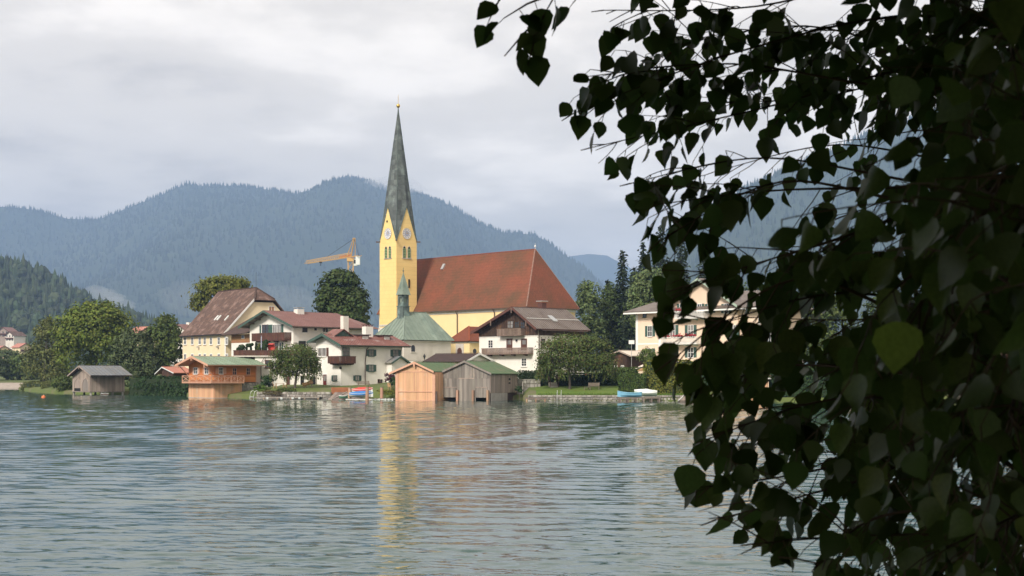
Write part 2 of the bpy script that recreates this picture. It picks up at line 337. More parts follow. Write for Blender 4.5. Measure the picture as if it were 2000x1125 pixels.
# wind ripples as real relief: rows spaced with distance, a sum of many small wave trains
def ripples():
    r = np.random.default_rng(77); Yr = 14.0 * np.exp(np.arange(0, 1090) * .0030); U = np.linspace(-.60, .60, 400); UU, YY = np.meshgrid(U, Yr); XX = UU * YY; ZZ = np.zeros_like(XX); Wt = np.zeros_like(XX)
    for k in range(56):
        lam = math.exp(r.uniform(math.log(.26), math.log(2.3))); th = r.normal(0, .36) + .12; kk = 2 * math.pi / lam; slope = .0195 * lam ** -.22; amp = slope / kk
        fade = np.clip(1.6 - (YY * .0060) / lam, 0, 1)      # trains finer than the row spacing are left to the bump
        ZZ += amp * fade * np.sin(kk * (XX * math.sin(th) + YY * math.cos(th)) + r.uniform(0, 6.28))
    gust = .72 + .9 * fbm(XX / 26 + 5, YY / 9 + 3, 71, 3); ZZ *= np.clip(gust, .35, 1.3)
    far = np.clip((YY - 60) / 140, 0, 1); r2 = r.normal(0, 1, XX.shape); ZZ += far * .014 * r2 * np.clip(YY / 200, 0, 1.2)
    V = np.stack([XX, YY, ZZ], -1).reshape(-1, 3); nr, nc = XX.shape; i = np.arange((nr - 1) * nc).reshape(nr - 1, nc)[:, :-1].ravel(); Q = np.stack([i, i + 1, i + nc + 1, i + nc], 1).astype(np.int32)
    me = bpy.data.meshes.new('lake_ripples'); me.vertices.add(len(V)); me.vertices.foreach_set('co', V.astype(np.float32).ravel()); me.loops.add(Q.size); me.loops.foreach_set('vertex_index', Q.ravel()); me.polygons.add(len(Q)); me.polygons.foreach_set('loop_start', np.arange(0, Q.size, 4, dtype=np.int32)); me.update(calc_edges=True)
    me.polygons.foreach_set('use_smooth', np.ones(len(Q), bool)); return structure(link('lake_ripples', me, 'lake_water'))
structure(MB().add([(-14000, -300, -2.2), (14000, -300, -2.2), (14000, 15500, -2.2), (-14000, 15500, -2.2)], [(0, 1, 2, 3)]).build('ground', 'hill_ground'))

SH = [(-126, 372), (-121, 352), (-104, 312), (-88, 279), (-66, 268), (-56, 246), (-51, 232), (-44, 224), (-38, 218), (-22, 215.5), (-16, 208), (1.5, 207), (2.5, 198.6), (16, 197.6),
      (27, 195), (40, 188), (60, 181), (120, 168), (420, 150)]
def shoreY(x):
    return float(np.interp(x, [p[0] for p in SH], [p[1] for p in SH]))
def gnd(x, y):
    d = y - shoreY(x)
    if -37 < x < -17.5: return float(np.interp(d, [-6, -0.25, 0.0, 0.8, 2, 14, 30, 60, 4000], [-2.0, -0.4, 0.62, 1.15, 1.6, 2.2, 3.2, 4.2, 5.0]))
    return float(np.interp(d, [-6, -0.25, 0.0, 2, 14, 30, 60, 4000], [-2.0, -0.4, 0.62, 0.85, 2.15, 3.2, 4.2, 5.0]))
def strip(name, xs, ds, yf, zf, m):
    V = [(x, yf(x) + d, zf(x, yf(x) + d)) for d in ds for x in xs]; n = len(xs)
    F = [(j * n + i, j * n + i + 1, (j + 1) * n + i + 1, (j + 1) * n + i) for j in range(len(ds) - 1) for i in range(n - 1)]
    me = bpy.data.meshes.new(name); me.from_pydata(V, [], F); me.update()
    return structure(link(name, me, m, smooth=True))
xs = sorted(set([-126, -121, -112, -104, -96, -88, -77, -66, -61, -56, -51, -47.5, -44, -41, -38, -37.1, -36.9, -30, -22, -19, -17.6, -17.4, -16, -8, 0, 1.5, 2.5, 6, 10, 16, 21, 27, 33, 40, 50, 60, 80, 120, 200, 420]))
strip('shore_ground', xs, [-6, -0.25, 0.0, 0.8, 2, 6, 14, 22, 30, 45, 60, 120, 400, 1500, 4000], shoreY, gnd, 'village_ground')
# lawn in front of the brown gabled chalet: a sheet a little above the shore ground
lx = [3.4, 6, 9, 12, 16, 20, 24, 27.5]
V = []; ny = 9
for j in range(ny):
    for x in lx:
        y = shoreY(x) + 0.9 + (13.0) * j / (ny - 1); V.append((x, y, gnd(x, y) + 0.03))
n = len(lx)
me = bpy.data.meshes.new('lawn'); me.from_pydata(V, [], [(j * n + i, j * n + i + 1, (j + 1) * n + i + 1, (j + 1) * n + i) for j in range(ny - 1) for i in range(n - 1)]); me.update()
structure(link('lawn', me, 'lawn', smooth=True))
# far shore on the left with its pebble beach
fs = [(-520, 410), (-190, 428), (-150, 436), (-128, 452), (-116, 470), (-60, 520), (100, 560)]
def farY(x): return float(np.interp(x, [p[0] for p in fs], [p[1] for p in fs]))
strip('far_shore', [-520, -300, -190, -170, -150, -138, -128, -116, -60, 0, 100], [-3, 0, 8, 9], farY, lambda x, y: float(np.interp(y - farY(x), [-3, 0, 8, 9], [-0.6, 0.1, 1.35, 1.5])), 'pebble')
strip('far_meadow', [-900, -520, -300, -190, -170, -150, -138, -128, -116, -60, 0, 100, 600], [8.6, 20, 200, 800], farY, lambda x, y: float(np.interp(y - farY(x), [8.6, 20, 200, 800], [1.47, 2.2, 4, 10])), 'village_ground')
# bank under the photographer
structure(MB().prism([(-40, -30, -1.5), (40, -30, -1.5), (40, 6, -1.5), (-40, 7, -1.5)], (0, 0, 3.3)).build('near_bank', 'village_ground'))

rng = np.random.default_rng(3)
def vnoise(x, y, seed):      # smooth value noise, vectorised
    r = np.random.default_rng(seed); T = r.random((64, 64))
    xi = np.floor(x).astype(int); yi = np.floor(y).astype(int); fx = x - xi; fy = y - yi
    fx = fx * fx * (3 - 2 * fx); fy = fy * fy * (3 - 2 * fy)
    g = lambda i, j: T[i % 64, j % 64]
    return (g(xi, yi) * (1 - fx) + g(xi + 1, yi) * fx) * (1 - fy) + (g(xi, yi + 1) * (1 - fx) + g(xi + 1, yi + 1) * fx) * fy
def fbm(x, y, seed, o=4):
    s = 0; a = 0.5
    for k in range(o): s = s + a * (vnoise(x * 2 ** k, y * 2 ** k, seed + k) - 0.5); a *= 0.5
    return s
ripples()
def mountain(name, prof, Yr, Yf, nx, ny, relief, seed, m, spur):
    """a ridge at distance Yr falling toward the viewer to Yf and away behind; returns a surface sampler"""
    px = np.array([p[0] for p in prof], float); py = np.array([p[1] for p in prof], float)
    X = (np.linspace(px[0], px[-1], nx) - 1000) / FPX * Yr
    pz = CAMZ + (HZ - np.interp(X / Yr * FPX + 1000, px, py)) / FPX * Yr
    def surf(x, t):             # t 0 foot .. 1 ridge .. 1.4 behind
        h = np.interp(x, X, pz)
        y = Yf + (Yr - Yf) * t
        xs_ = x * (y / Yr) ** 0.0
        sh = np.where(t <= 1, np.clip(t, 0, 1) ** 1.15, 1 - (t - 1) * 1.3)
        sp = fbm(x / spur + 0.6 * t, t * 1.6 + 7, seed, 5) * relief * np.sin(np.clip(t, 0, 1) * np.pi) ** 0.8
        return y, np.maximum(h * sh + sp * h, -2.5)
    T = np.concatenate([np.linspace(0, 1, ny), [1.12, 1.4]])
    XX, TT = np.meshgrid(X, T); YY, ZZ = surf(XX, TT)
    V = np.stack([XX, YY, ZZ], -1).reshape(-1, 3); n = nx
    F = [(j * n + i, j * n + i + 1, (j + 1) * n + i + 1, (j + 1) * n + i) for j in range(len(T) - 1) for i in range(n - 1)]
    me = bpy.data.meshes.new(name); me.from_pydata(V.tolist(), [], F); me.update()
    structure(link(name, me, m, smooth=True))
    return surf, X
def cone_forest(name, P, H, Wd, m, tiers=1, sides=5, seed=1, round_frac=0.0):
    """many small far trees as one mass: tiered cones, some rounded crowns"""
    r = np.random.default_rng(seed); V = []; F = []; o = 0
    for i in range(len(P)):
        x, y, z = P[i]; h = H[i]; w = Wd[i]; ph = r.random() * 6.28
        if r.random() < round_frac:
            prof = [(0.25, 0.18), (0.85, 0.42), (0.95, 0.62), (0.6, 0.86), (0.0, 1.0)]; w2 = w * 1.25; hh = h * 0.8
            rows = [[(x + math.cos(ph + k * 6.283 / 6) * a * w2 * r.uniform(.8, 1.2), y + math.sin(ph + k * 6.283 / 6) * a * w2, z + b * hh * r.uniform(.93, 1.07)) for k in range(6)] for a, b in prof]
            for rw in rows: V += rw
            for j in range(len(rows) - 1):
                for k in range(6): F.append((o + j * 6 + k, o + j * 6 + (k + 1) % 6, o + (j + 1) * 6 + (k + 1) % 6, o + (j + 1) * 6 + k))
            o += 6 * len(rows); continue
        for t in range(tiers):
            b = z + h * t / tiers * 0.8 - (0.02 * h); tp = z + h * ((t + 1.35) / tiers if t < tiers - 1 else 1.0); ww = w * (1 - 0.75 * t / tiers)
            V += [(x + math.cos(ph + k * 6.283 / sides) * ww * r.uniform(.75, 1.2), y + math.sin(ph + k * 6.283 / sides) * ww, b + r.uniform(-.04, .04) * h) for k in range(sides)] + [(x, y, min(tp, z + h))]
            F += [(o + k, o + (k + 1) % sides, o + sides) for k in range(sides)]; o += sides + 1
    me = bpy.data.meshes.new(name); me.from_pydata(V, [], F); me.update()
    return me
# main range
prof_main = [(-500, 430), (-250, 420), (-50, 405), (20, 404), (70, 410), (130, 427), (190, 430), (230, 414), (300, 387), (365, 359), (400, 364), (460, 362), (520, 370), (600, 382), (640, 364), (680, 349),
             (720, 354), (760, 372), (820, 380), (880, 402), (930, 432), (980, 454), (1040, 458), (1070, 472), (1100, 497), (1140, 522), (1165, 547), (1220, 600), (1300, 680), (1400, 715)]
sf, X = mountain('mountain_range', prof_main, 7500, 4300, 260, 60, 0.62, 11, 'mountain_ground', 900)
def far_trees(name, label, sf, X, n_face, n_ridge, hmin, hmax, tmin, seed, m, **kw):
    r = np.random.default_rng(seed)
    x = np.concatenate([r.uniform(X[0], X[-1], n_face), r.uniform(X[0], X[-1], n_ridge)]); t = np.concatenate([r.uniform(tmin, 1, n_face), r.uniform(0.985, 1.01, n_ridge)])
    y, z = sf(x, t); h = r.uniform(hmin, hmax, len(x)) * np.where(r.random(len(x)) < 0.15, 1.25, 1)
    me = cone_forest(name, np.stack([x, y, z - 1], 1), h, h * r.uniform(.16, .26, len(x)), m, seed=seed, **kw)
    o = link(name, me, m, kind='stuff'); o['label'] = label; o['category'] = 'forest'
    return o
far_trees('mountain_forest', 'dark spruce forest covering the long blue mountain range', sf, X, 15000, 1300, 16, 27, 0.12, 5, 'fol_mountain')
prof_far = [(1000, 620), (1060, 560), (1090, 512), (1110, 501), (1150, 496), (1185, 499), (1215, 515), (1300, 560), (1420, 620)]
mountain('distant_mountain', prof_far, 11500, 9000, 60, 16, 0.3, 31, 'mountain_ground', 700)
prof_right = [(1190, 640), (1230, 560), (1270, 490), (1300, 456), (1340, 430), (1420, 390), (1480, 358), (1560, 322), (1640, 288), (1720, 252), (1850, 214), (2000, 190), (2250, 165), (2600, 150)]
sf, X = mountain('wooded_mountain', prof_right, 4700, 2500, 150, 40, 0.35, 41, 'mountain_ground', 600)
far_trees('mountain_forest', 'spruce forest on the steep mountain behind the overhanging birch', sf, X, 6000, 800, 16, 26, 0.1, 6, 'fol_mountain')
prof_hill = [(-420, 470), (-200, 490), (-60, 512), (0, 520), (60, 533), (110, 556), (170, 592), (230, 616), (300, 640), (360, 664), (430, 695), (520, 722), (640, 733)]
sf, X = mountain('wooded_hill', prof_hill, 1750, 800, 90, 30, 0.25, 51, 'hill_ground', 160)
far_trees('hill_forest', 'mixed spruce and beech forest on the low hill across the bay', sf, X, 5200, 420, 12, 21, 0.06, 8, 'fol_hill', tiers=2, round_frac=0.42)
sf_hill = sf
# ------------------------------------------------------------------ buildings: helpers
def clip(poly, a, b, keep_gt):
    """clip list of (s, p3) polygon at s>=a / s<=a"""
    out = []
    for i in range(len(poly)):
        (s0, p0), (s1, p1) = poly[i], poly[(i + 1) % len(poly)]
        in0 = s0 >= a if keep_gt else s0 <= a; in1 = s1 >= a if keep_gt else s1 <= a
        if in0: out.append((s0, p0))
        if in0 != in1:
            t = (a - s0) / (s1 - s0); out.append((a, p0.lerp(p1, t)))
    return out
def seam_roof(parent, poly, spacing, m, sep=True, t=0.05, seam=0.06, name='roof_panel'):
    """standing-seam roof face: poly[0]-poly[1] is the eave; strips run up the slope"""
    P = [Vector(p) for p in poly]; d = (P[1] - P[0]).normalized(); w = (P[1] - P[0]).length
    S = [(p - P[0]).dot(d) for p in P]; s0, s1 = min(S), max(S); k = max(1, round((s1 - s0) / spacing)); st = (s1 - s0) / k
    nrm = (P[1] - P[0]).cross(P[2] - P[0]).normalized()
    if nrm.z < 0: nrm = -nrm
    whole = MB()
    for i in range(k):
        a, b = s0 + i * st, s0 + (i + 1) * st
        pl = clip([(s, p) for s, p in zip(S, P)], a + 0.004, 0, True)
        if len(pl) < 3: continue
        pl = clip(pl, b - 0.004, 0, False)
        if len(pl) < 3: continue
        mb = MB() if sep else whole
        mb.slab([p for s, p in pl], t)
        edge = sorted([p for s, p in pl if s < a + 0.01], key=lambda p: p.z)
        if len(edge) >= 2 and (edge[-1] - edge[0]).length > 0.3:
            u = d * 0.02; mb.prism([edge[0] + nrm * t, edge[0] + u * 2 + nrm * t, edge[-1] + u * 2 + nrm * t, edge[-1] + nrm * t], nrm * seam)
        if sep: mb.build(name, m, parent)
    if not sep: whole.build(name + '_sheet', m, parent, kind='stuff')

class House:
    def __init__(s, name, label, cat, px, Y, zg, rzdeg, group=None):
        s.rz = R(rzdeg); s.P0 = Vector((gx(px, Y), Y)); s.zg = zg
        s.root = thing(name, label, cat, (s.P0.x, s.P0.y, zg), s.rz, group)
        s.ex = Vector((math.cos(s.rz), math.sin(s.rz))); s.ey = Vector((-math.sin(s.rz), math.cos(s.rz)))
    def _hit(s, px, py, ax, val):
        d = Vector(((px - 1000) / FPX, 1.0)); t = (val + s.P0.dot(ax)) / d.dot(ax)
        p = d * t - s.P0
        return p, CAMZ + (HZ - py) / FPX * t - s.zg
    def front(s, px, py, y=0.0): p, z = s._hit(px, py, s.ey, y); return p.dot(s.ex), z
    def side(s, px, py, x=0.0): p, z = s._hit(px, py, s.ex, x); return p.dot(s.ey), z
    def fmap(s, face, val):
        if face == 'front': return lambda u, d, z: (u, val - d, z)
        return lambda u, d, z: (val + d, u, z)
    def uv(s, face, val, px, py): return s.front(px, py, val) if face == 'front' else s.side(px, py, val)
    def mb(s, face=None, val=0.0): return MB(s.fmap(face, val) if face else None)
    def gable(s, x0, x1, L, eL, apex, eR, f, b, wall, roof, spacing=None, sep=False, barge=None, wname='wall', zb=-1.0, t=0.12, bw=0.28, yb=0.0, underside=None):
        """walls + two roof slopes; eL, apex, eR are (x, z) of the roof's underside"""
        (xl, zl), (xa, za), (xr, zr) = eL, apex, eR
        zw0 = zl + (za - zl) * (x0 - xl) / (xa - xl); zw1 = zr + (za - zr) * (xr - x1) / (xr - xa)
        if wall: s.mb().prism([(x0, yb, zb), (x1, yb, zb), (x1, yb, zw1 - .01), (xa, yb, za - .01), (x0, yb, zw0 - .01)], (0, L - yb, 0)).build(wname, wall, s.root)
        ya, yb2 = -f, L + b
        left = [(xl, yb2, zl), (xl, ya, zl), (xa - .005, ya, za), (xa - .005, yb2, za)]; right = [(xr, ya, zr), (xr, yb2, zr), (xa + .005, yb2, za), (xa + .005, ya, za)]
        for pl in (left, right):
            if spacing:
                if underside: s.mb().slab(pl, t - .03).build('roof_deck', underside, s.root); pl = [(p[0], p[1], p[2] + t) for p in pl]
                seam_roof(s.root, pl, spacing, roof, sep)
            else: s.mb().slab(pl, t).build('roof', roof, s.root)
        if barge:
            for (xe, ze), sg in (((xl, zl), -1), ((xr, zr), 1)):
                m = s.mb(); ln = math.hypot(xa - xe, za - ze); nx, nz = -(za - ze) / ln * sg * -1, abs(xa - xe) / ln
                m.prism([(xe, ya - .05, ze - bw * .45), (xa, ya - .05, za - bw * .45), (xa, ya - .05, za + bw * .65), (xe, ya - .05, ze + bw * .65)], (0, .045, 0))
                m.build('barge_board', barge, s.root)
            m = s.mb(); m.beam((xa, ya - .02, za + t + .06), (xa, yb2, za + t + .06), .22, .06); m.build('ridge_cap', roof if not spacing else (underside or roof), s.root)
        return zw0, zw1
    def window(s, face, val, px0, py0, px1, py1, frame='trim_white', pane='glass_dark', shut=None, sw=None, mull=(1, 1), name='window', casing=None, sill=True, cw=0.09, sh_side='both'):
        pm = (px0 + px1) / 2; pz = (py0 + py1) / 2
        u0, _ = s.uv(face, val, px0, pz); u1, _ = s.uv(face, val, px1, pz)
        _, z1 = s.uv(face, val, pm, py0); _, z0 = s.uv(face, val, pm, py1)
        if u0 > u1: u0, u1 = u1, u0
        m = s.mb(face, val); c = cw
        m.box(u0 - c, u1 + c, -.05, .07, z1, z1 + c).box(u0 - c, u1 + c, -.05, .07, z0 - c, z0).box(u0 - c, u0, -.05, .07, z0, z1).box(u1, u1 + c, -.05, .07, z0, z1)
        for i in range(1, mull[0] + 1):
            uu = u0 + (u1 - u0) * i / (mull[0] + 1); m.box(uu - .035, uu + .035, -.02, .055, z0, z1)
        for i in range(1, mull[1] + 1):
            z_ = z0 + (z1 - z0) * i / (mull[1] + 1); m.box(u0, u1, -.02, .05, z_ - .025, z_ + .025)
        if sill: m.box(u0 - c - .06, u1 + c + .06, .071, .17, z0 - c - .03, z0 - c + .05)
        w = m.build(name, frame, s.root)
        s.mb(face, val).box(u0 + .002, u1 - .002, -.03, .022, z0 + .002, z1 - .002).build('pane', pane, w)
        if shut:
            k = sw or (u1 - u0) * 0.5
            for sd in ((0, 1) if sh_side == 'both' else ((0,) if sh_side == 'l' else (1,))):
                a = u0 - c - k - .02 if sd == 0 else u1 + c + .02
                q = s.mb(face, val); q.box(a, a + k, .012, .05, z0 - .03, z1 + .05)
                for j in range(3): zz = z0 + (z1 - z0) * (j + .5) / 3; q.box(a + .06, a + k - .06, .05, .065, zz - (z1 - z0) * .13, zz + (z1 - z0) * .13)
                q.build('shutter', shut, w)
        return w
    def door(s, face, val, px0, py0, px1, py1, m, frame='trim_white', glass=False, arch=False, name='door'):
        pm = (px0 + px1) / 2; pz = (py0 + py1) / 2
        u0, _ = s.uv(face, val, px0, pz); u1, _ = s.uv(face, val, px1, pz); _, z1 = s.uv(face, val, pm, py0); _, z0 = s.uv(face, val, pm, py1)
        if u0 > u1: u0, u1 = u1, u0
        if arch:
            r = (u1 - u0) / 2; zc = z1 - r; uc = (u0 + u1) / 2
            arc = lambda rr: [(uc + rr * math.cos(math.pi * k / 10), zc + rr * math.sin(math.pi * k / 10)) for k in range(11)]
            fm = s.mb(face, val); A = arc(r + .16); B = arc(r)
            for k in range(10):
                fm.prism([(A[k][0], -.02, A[k][1]), (A[k + 1][0], -.02, A[k + 1][1]), (B[k + 1][0], -.02, B[k + 1][1]), (B[k][0], -.02, B[k][1])], (0, .12, 0))
            fm.box(u0 - .16, u0, -.02, .10, z0, zc).box(u1, u1 + .16, -.02, .10, z0, zc)
            d = fm.build(name, frame, s.root)
            s.mb(face, val).prism([(u0, -.01, z0), (u1, -.01, z0)] + [(a, -.01, b) for a, b in arc(r)], (0, .05, 0)).build('leaf_panel', m, d)
            return d
        fm = s.mb(face, val); fm.box(u0 - .1, u0, -.02, .08, z0, z1 + .1).box(u1, u1 + .1, -.02, .08, z0, z1 + .1).box(u0, u1, -.02, .08, z1, z1 + .1)
        d = fm.build(name, frame, s.root)
        q = s.mb(face, val).box(u0 + .003, u1 - .003, -.015, .03, z0, z1 - .003)
        q.build('leaf_panel', m, d)
        if glass: s.mb(face, val).box(u0 + .14, u1 - .14, .031, .045, z0 + (z1 - z0) * .52, z1 - .15).build('pane', 'glass_curtain', d)
        s.mb(face, val).box(u1 - .2, u1 - .1, .03, .09, z0 + (z1 - z0) * .46, z0 + (z1 - z0) * .49).build('handle', 'iron_black', d)
        return d
    def balcony(s, face, val, u0, u1, z0, z1, depth, m, board=0.17, gap=0.03, floor='dark_wood', ends=True, boards=None, brackets=True):
        k = s.mb(face, val); k.box(u0, u1, 0.0, depth, z0 - .14, z0).box(u0 - .04, u1 + .04, depth - .09, depth + .03, z1 - .08, z1).box(u0, u1, depth - .07, depth - .01, z0 + .1, z0 + .18)
        if ends: k.box(u0 - .03, u0 + .05, .02, depth - .1, z1 - .08, z1).box(u1 - .05, u1 + .03, .02, depth - .1, z1 - .08, z1)
        b = k.build('balcony', m, s.root)
        n = max(2, int((u1 - u0) / (board + gap))); st = (u1 - u0) / n; q = s.mb(face, val)
        for i in range(n): q.box(u0 + i * st + gap / 2, u0 + (i + 1) * st - gap / 2, depth - .012, depth + .014, z0 - .02, z1 - .082)
        if ends:
            n2 = max(1, int(depth / (board + gap))); st = depth / n2
            for i in range(n2):
                for uu in (u0 - .015, u1 - .011): q.box(uu, uu + .026, i * st + gap / 2, (i + 1) * st - gap / 2 - .02, z0 - .02, z1 - .082)
        q.build('balustrade_boards', boards or m, b, kind='stuff')
        if brackets:
            for i in range(4):
                uu = u0 + (u1 - u0) * (i + .5) / 4
                s.mb(face, val).prism([(uu - .07, 0, z0 - .142), (uu - .07, depth * .9, z0 - .142), (uu - .07, depth * .8, z0 - .3), (uu - .07, 0, z0 - .42)], (.14, 0, 0)).build('bracket', floor, b)
        return b
    def clad(s, face, val, u0, u1, zb, zt, w, m, name='cladding', t=0.035, gap=0.012, parent=None, horizontal=False):
        """boards with gaps and uneven faces, joined into one part"""
        q = s.mb(face, val); zb = zb if callable(zb) else (lambda u, v=zb: v); zt = zt if callable(zt) else (lambda u, v=zt: v); rr = random.Random(hash((u0, w)) & 255)
        if horizontal:
            n = max(1, int((zt(0) - zb(0)) / w)); st = (zt(0) - zb(0)) / n
            for i in range(n): q.box(u0, u1, 0.004, t + rr.uniform(0, .012), zb(0) + i * st + gap / 2, zb(0) + (i + 1) * st - gap / 2)
        else:
            n = max(1, int(abs(u1 - u0) / w)); st = (u1 - u0) / n
            for i in range(n):
                a, b = u0 + i * st + gap / 2, u0 + (i + 1) * st - gap / 2; d = t + rr.uniform(0, .02)
                lo = max(zb(a), zb(b)) - rr.uniform(0, .03)
                q.add([(a, .004, lo), (b, .004, lo), (b, d, lo), (a, d, lo), (a, .004, zt(a)), (b, .004, zt(b)), (b, d, zt(b)), (a, d, zt(a))],
                      [(0, 3, 2, 1), (4, 5, 6, 7), (0, 1, 5, 4), (1, 2, 6, 5), (2, 3, 7, 6), (3, 0, 4, 7)])
        return q.build(name, m, parent or s.root, kind='stuff')

def downpipe(h, pts, r=0.06, m='pipe_brown'):
    h.mb().path(pts, [r] * len(pts), 6).build('downpipe', m, h.root)

# ------------------------------------------------------------------ church
UX = Vector((math.cos(R(-46)), math.sin(R(-46)))); VY = Vector((math.sin(R(46)), math.cos(R(46))))
zE, zR, zG = 17.15, 27.75, 4.0
C1 = Vector((2.75, 268.6)); HW = 6.6; NL = 44.0
ch = thing('church', 'yellow church with long red tiled roof and slender green copper spire', 'church', (C1.x, C1.y, zG), R(-46))
# local frame: x along the nave to the choir end (0 = choir wall), y to the back; nave spans y 0..2HW
W2 = 2 * HW; e0, eR = zE - zG, zR - zG; hip = 4.36
MB().box(-NL, 0, 0, W2, -2, e0 - .02).build('nave_wall', 'yellow_plaster', ch)
MB().box(-NL - .05, .12, -.12, W2 + .12, e0 - 1.35, e0 - .78).build('frieze', 'trim_white', ch)
MB().box(-NL - .2, .32, -.32, W2 + .32, e0 - .778, e0 - .5).build('cornice', 'trim_white', ch)
ov = 0.55; dz = ov * (eR - e0) / HW
A = (-NL, -ov, e0 - dz + .1); B = (ov, -ov, e0 - dz + .1); C = (ov, W2 + ov, e0 - dz + .1); D = (-NL, W2 + ov, e0 - dz + .1); E1 = (-hip, HW, eR); E0 = (-NL, HW, eR)
rf = MB().slab([A, B, E1, E0], .14).build('nave_roof', 'church_tile', ch)
MB().slab([B, C, E1], .14).build('choir_roof', 'church_tile', ch)
MB().slab([C, D, E0, E1], .14).build('back_roof', 'church_tile', ch)
for a, b in ((B, E1), (C, E1)):
    a, b = Vector(a), Vector(b); n = 44
    hp = MB()
    for i in range(n):
        p = a.lerp(b, (i + .1) / n); q = a.lerp(b, (i + .95) / n); hp.beam(p + Vector((0, 0, .22)), q + Vector((0, 0, .16)), .24, .12)
    hp.build('hip_tiles', 'hip_tile', ch, kind='stuff')
    dots = MB()
    for i in range(n):
        p = a.lerp(b, i / n) + Vector((0, 0, .24)); dots.box(p.x - .09, p.x + .09, p.y - .09, p.y + .09, p.z - .05, p.z + .08)
    dots.build('hip_mortar', 'stone_pale', ch, kind='stuff')
MB().beam((-NL, HW, eR + .2), (-hip, HW, eR + .2), .3, .16).build('ridge_cap', 'hip_tile', ch)
MB().path([(-hip, HW, eR + .1), (-hip, HW, eR + 1.3)], [.05, .03]).lathe([(0, .55), (.16, .62), (.2, .75), (.12, .9), (0, .95)], 10, (-hip, HW, eR)).build('finial', 'trim_white', ch)
# two smaller tiled courses (a kick at the eave), gutter, downpipes
MB().beam((-NL, -ov - .08, e0 - dz + .08), (ov, -ov - .08, e0 - dz + .08), .16, .14).build('gutter', 'pipe_brown', ch)
MB().beam((ov + .08, -ov, e0 - dz + .08), (ov + .08, W2 + ov, e0 - dz + .08), .16, .14).build('gutter', 'pipe_brown', ch)
for xd in (-19.3, -8.6, -0.25):
    MB().path([(xd, -ov - .05, e0 - .9), (xd, -.22, e0 - 1.6), (xd, -.2, e0 - 6), (xd, -.2, -1)], [.1] * 4, 6).build('downpipe', 'pipe_brown', ch)
# roof hatch near the tower and lightning rod
sl_ = (eR - e0) / HW
hz_ = lambda y: e0 + y * sl_
MB().prism([(-29.9, 4.9, hz_(4.9) + .2), (-29.2, 4.9, hz_(4.9) + .2), (-29.2, 5.6, hz_(5.6) + .2), (-29.9, 5.6, hz_(5.6) + .2)], (0, -.25, .15)).build('roof_hatch', 'steel', ch)
# tower: straddles the long wall at the far end.  local coordinates of its near corner
K = Vector((-23.25, 288.4)) - C1; kx, ky = K.dot(UX), K.dot(VY); TW = 5.35
tx0, tx1, ty0, ty1 = kx - TW, kx, ky, ky + TW; tcx, tcy = (tx0 + tx1) / 2, (ty0 + ty1) / 2
zT, zA, zS = gz(470, 289) - zG, gz(403, 291) - zG, gz(214, 292) - zG
MB().box(tx0, tx1, ty0, ty1, -2, zT).build('tower', 'tower_plaster', ch)
MB().box(tx0 - .14, tx1 + .14, ty0 - .14, ty1 + .14, gz(634, 288) - zG - .25, gz(634, 288) - zG + .12).build('string_course', 'stone_pale', ch)
MB().box(tx0 - .22, tx1 + .22, ty0 - .22, ty1 + .22, -2, gz(636, 288) - zG - .3).build('tower_base', 'chapel_plaster', ch)
corners = [(tx0, ty0), (tx1, ty0), (tx1, ty1), (tx0, ty1)]; mids = [((corners[i][0] + corners[(i + 1) % 4][0]) / 2, (corners[i][1] + corners[(i + 1) % 4][1]) / 2) for i in range(4)]
for i in range(4):   # four steep gables
    a, b = corners[i], corners[(i + 1) % 4]; inn = Vector((tcx - mids[i][0], tcy - mids[i][1], 0)).normalized() * .6
    MB().prism([(a[0], a[1], zT), (b[0], b[1], zT), (mids[i][0], mids[i][1], zA - .15)], inn).build('gable', 'tower_plaster', ch)
    for c_ in (a, b):
        MB().beam((c_[0], c_[1], zT + .05), (mids[i][0], mids[i][1], zA), .22, .18).build('gable_coping', 'copper_dark', ch)
tip = Vector((tcx, tcy, zS))
rr_ = random.Random(4)
for i in range(4):   # spire: kite-shaped faces between gable tips, laid in copper sheets
    cn = Vector((*corners[i], zT)); cn = cn + (Vector((tcx, tcy, zT)) - cn) * 0.02
    for mi in (mids[i - 1], mids[i]):
        ap = Vector((*mi, zA)); nrm = (ap - cn).cross(tip - cn).normalized()
        if nrm.dot(cn - Vector((tcx, tcy, zT))) < 0: nrm = -nrm
        rows = 26
        lv = [k / rows for k in range(rows + 1)]
        z_of = lambda t: zT + (zS - zT) * t
        def edge_c(t): return cn.lerp(tip, t)
        def edge_a(t):
            z = z_of(t)
            return ap.lerp(tip, (z - zA) / (zS - zA)) if z >= zA else cn.lerp(ap, (z - zT) / (zA - zT))
        for k in range(rows):
            a0, a1, b0, b1 = edge_c(lv[k]), edge_c(lv[k + 1]), edge_a(lv[k]), edge_a(lv[k + 1])
            wdt = max((a0 - b0).length, (a1 - b1).length); nc = 2 if wdt > 1.1 else 1
            for j in range(nc):
                q = [a0.lerp(b0, j / nc), a0.lerp(b0, (j + 1) / nc), a1.lerp(b1, (j + 1) / nc), a1.lerp(b1, j / nc)]
                cen = sum(q, Vector()) / 4; lift = nrm * rr_.uniform(.0, .03)
                q = [p.lerp(cen, .012) + lift for p in q]
                m_b = MB()
                if (q[0] - q[1]).length < .03 and (q[2] - q[3]).length > .03: m_b.prism([q[0], q[2], q[3]], nrm * .05)
                elif (q[2] - q[3]).length < .03: m_b.prism(q[:3], nrm * .05)
                else: m_b.prism(q, nrm * .05)
                m_b.build('copper_sheet', 'spire_copper', ch)
        MB().beam(cn + nrm * .03, tip, .12, .12).build('spire_rib', 'copper_dark', ch)
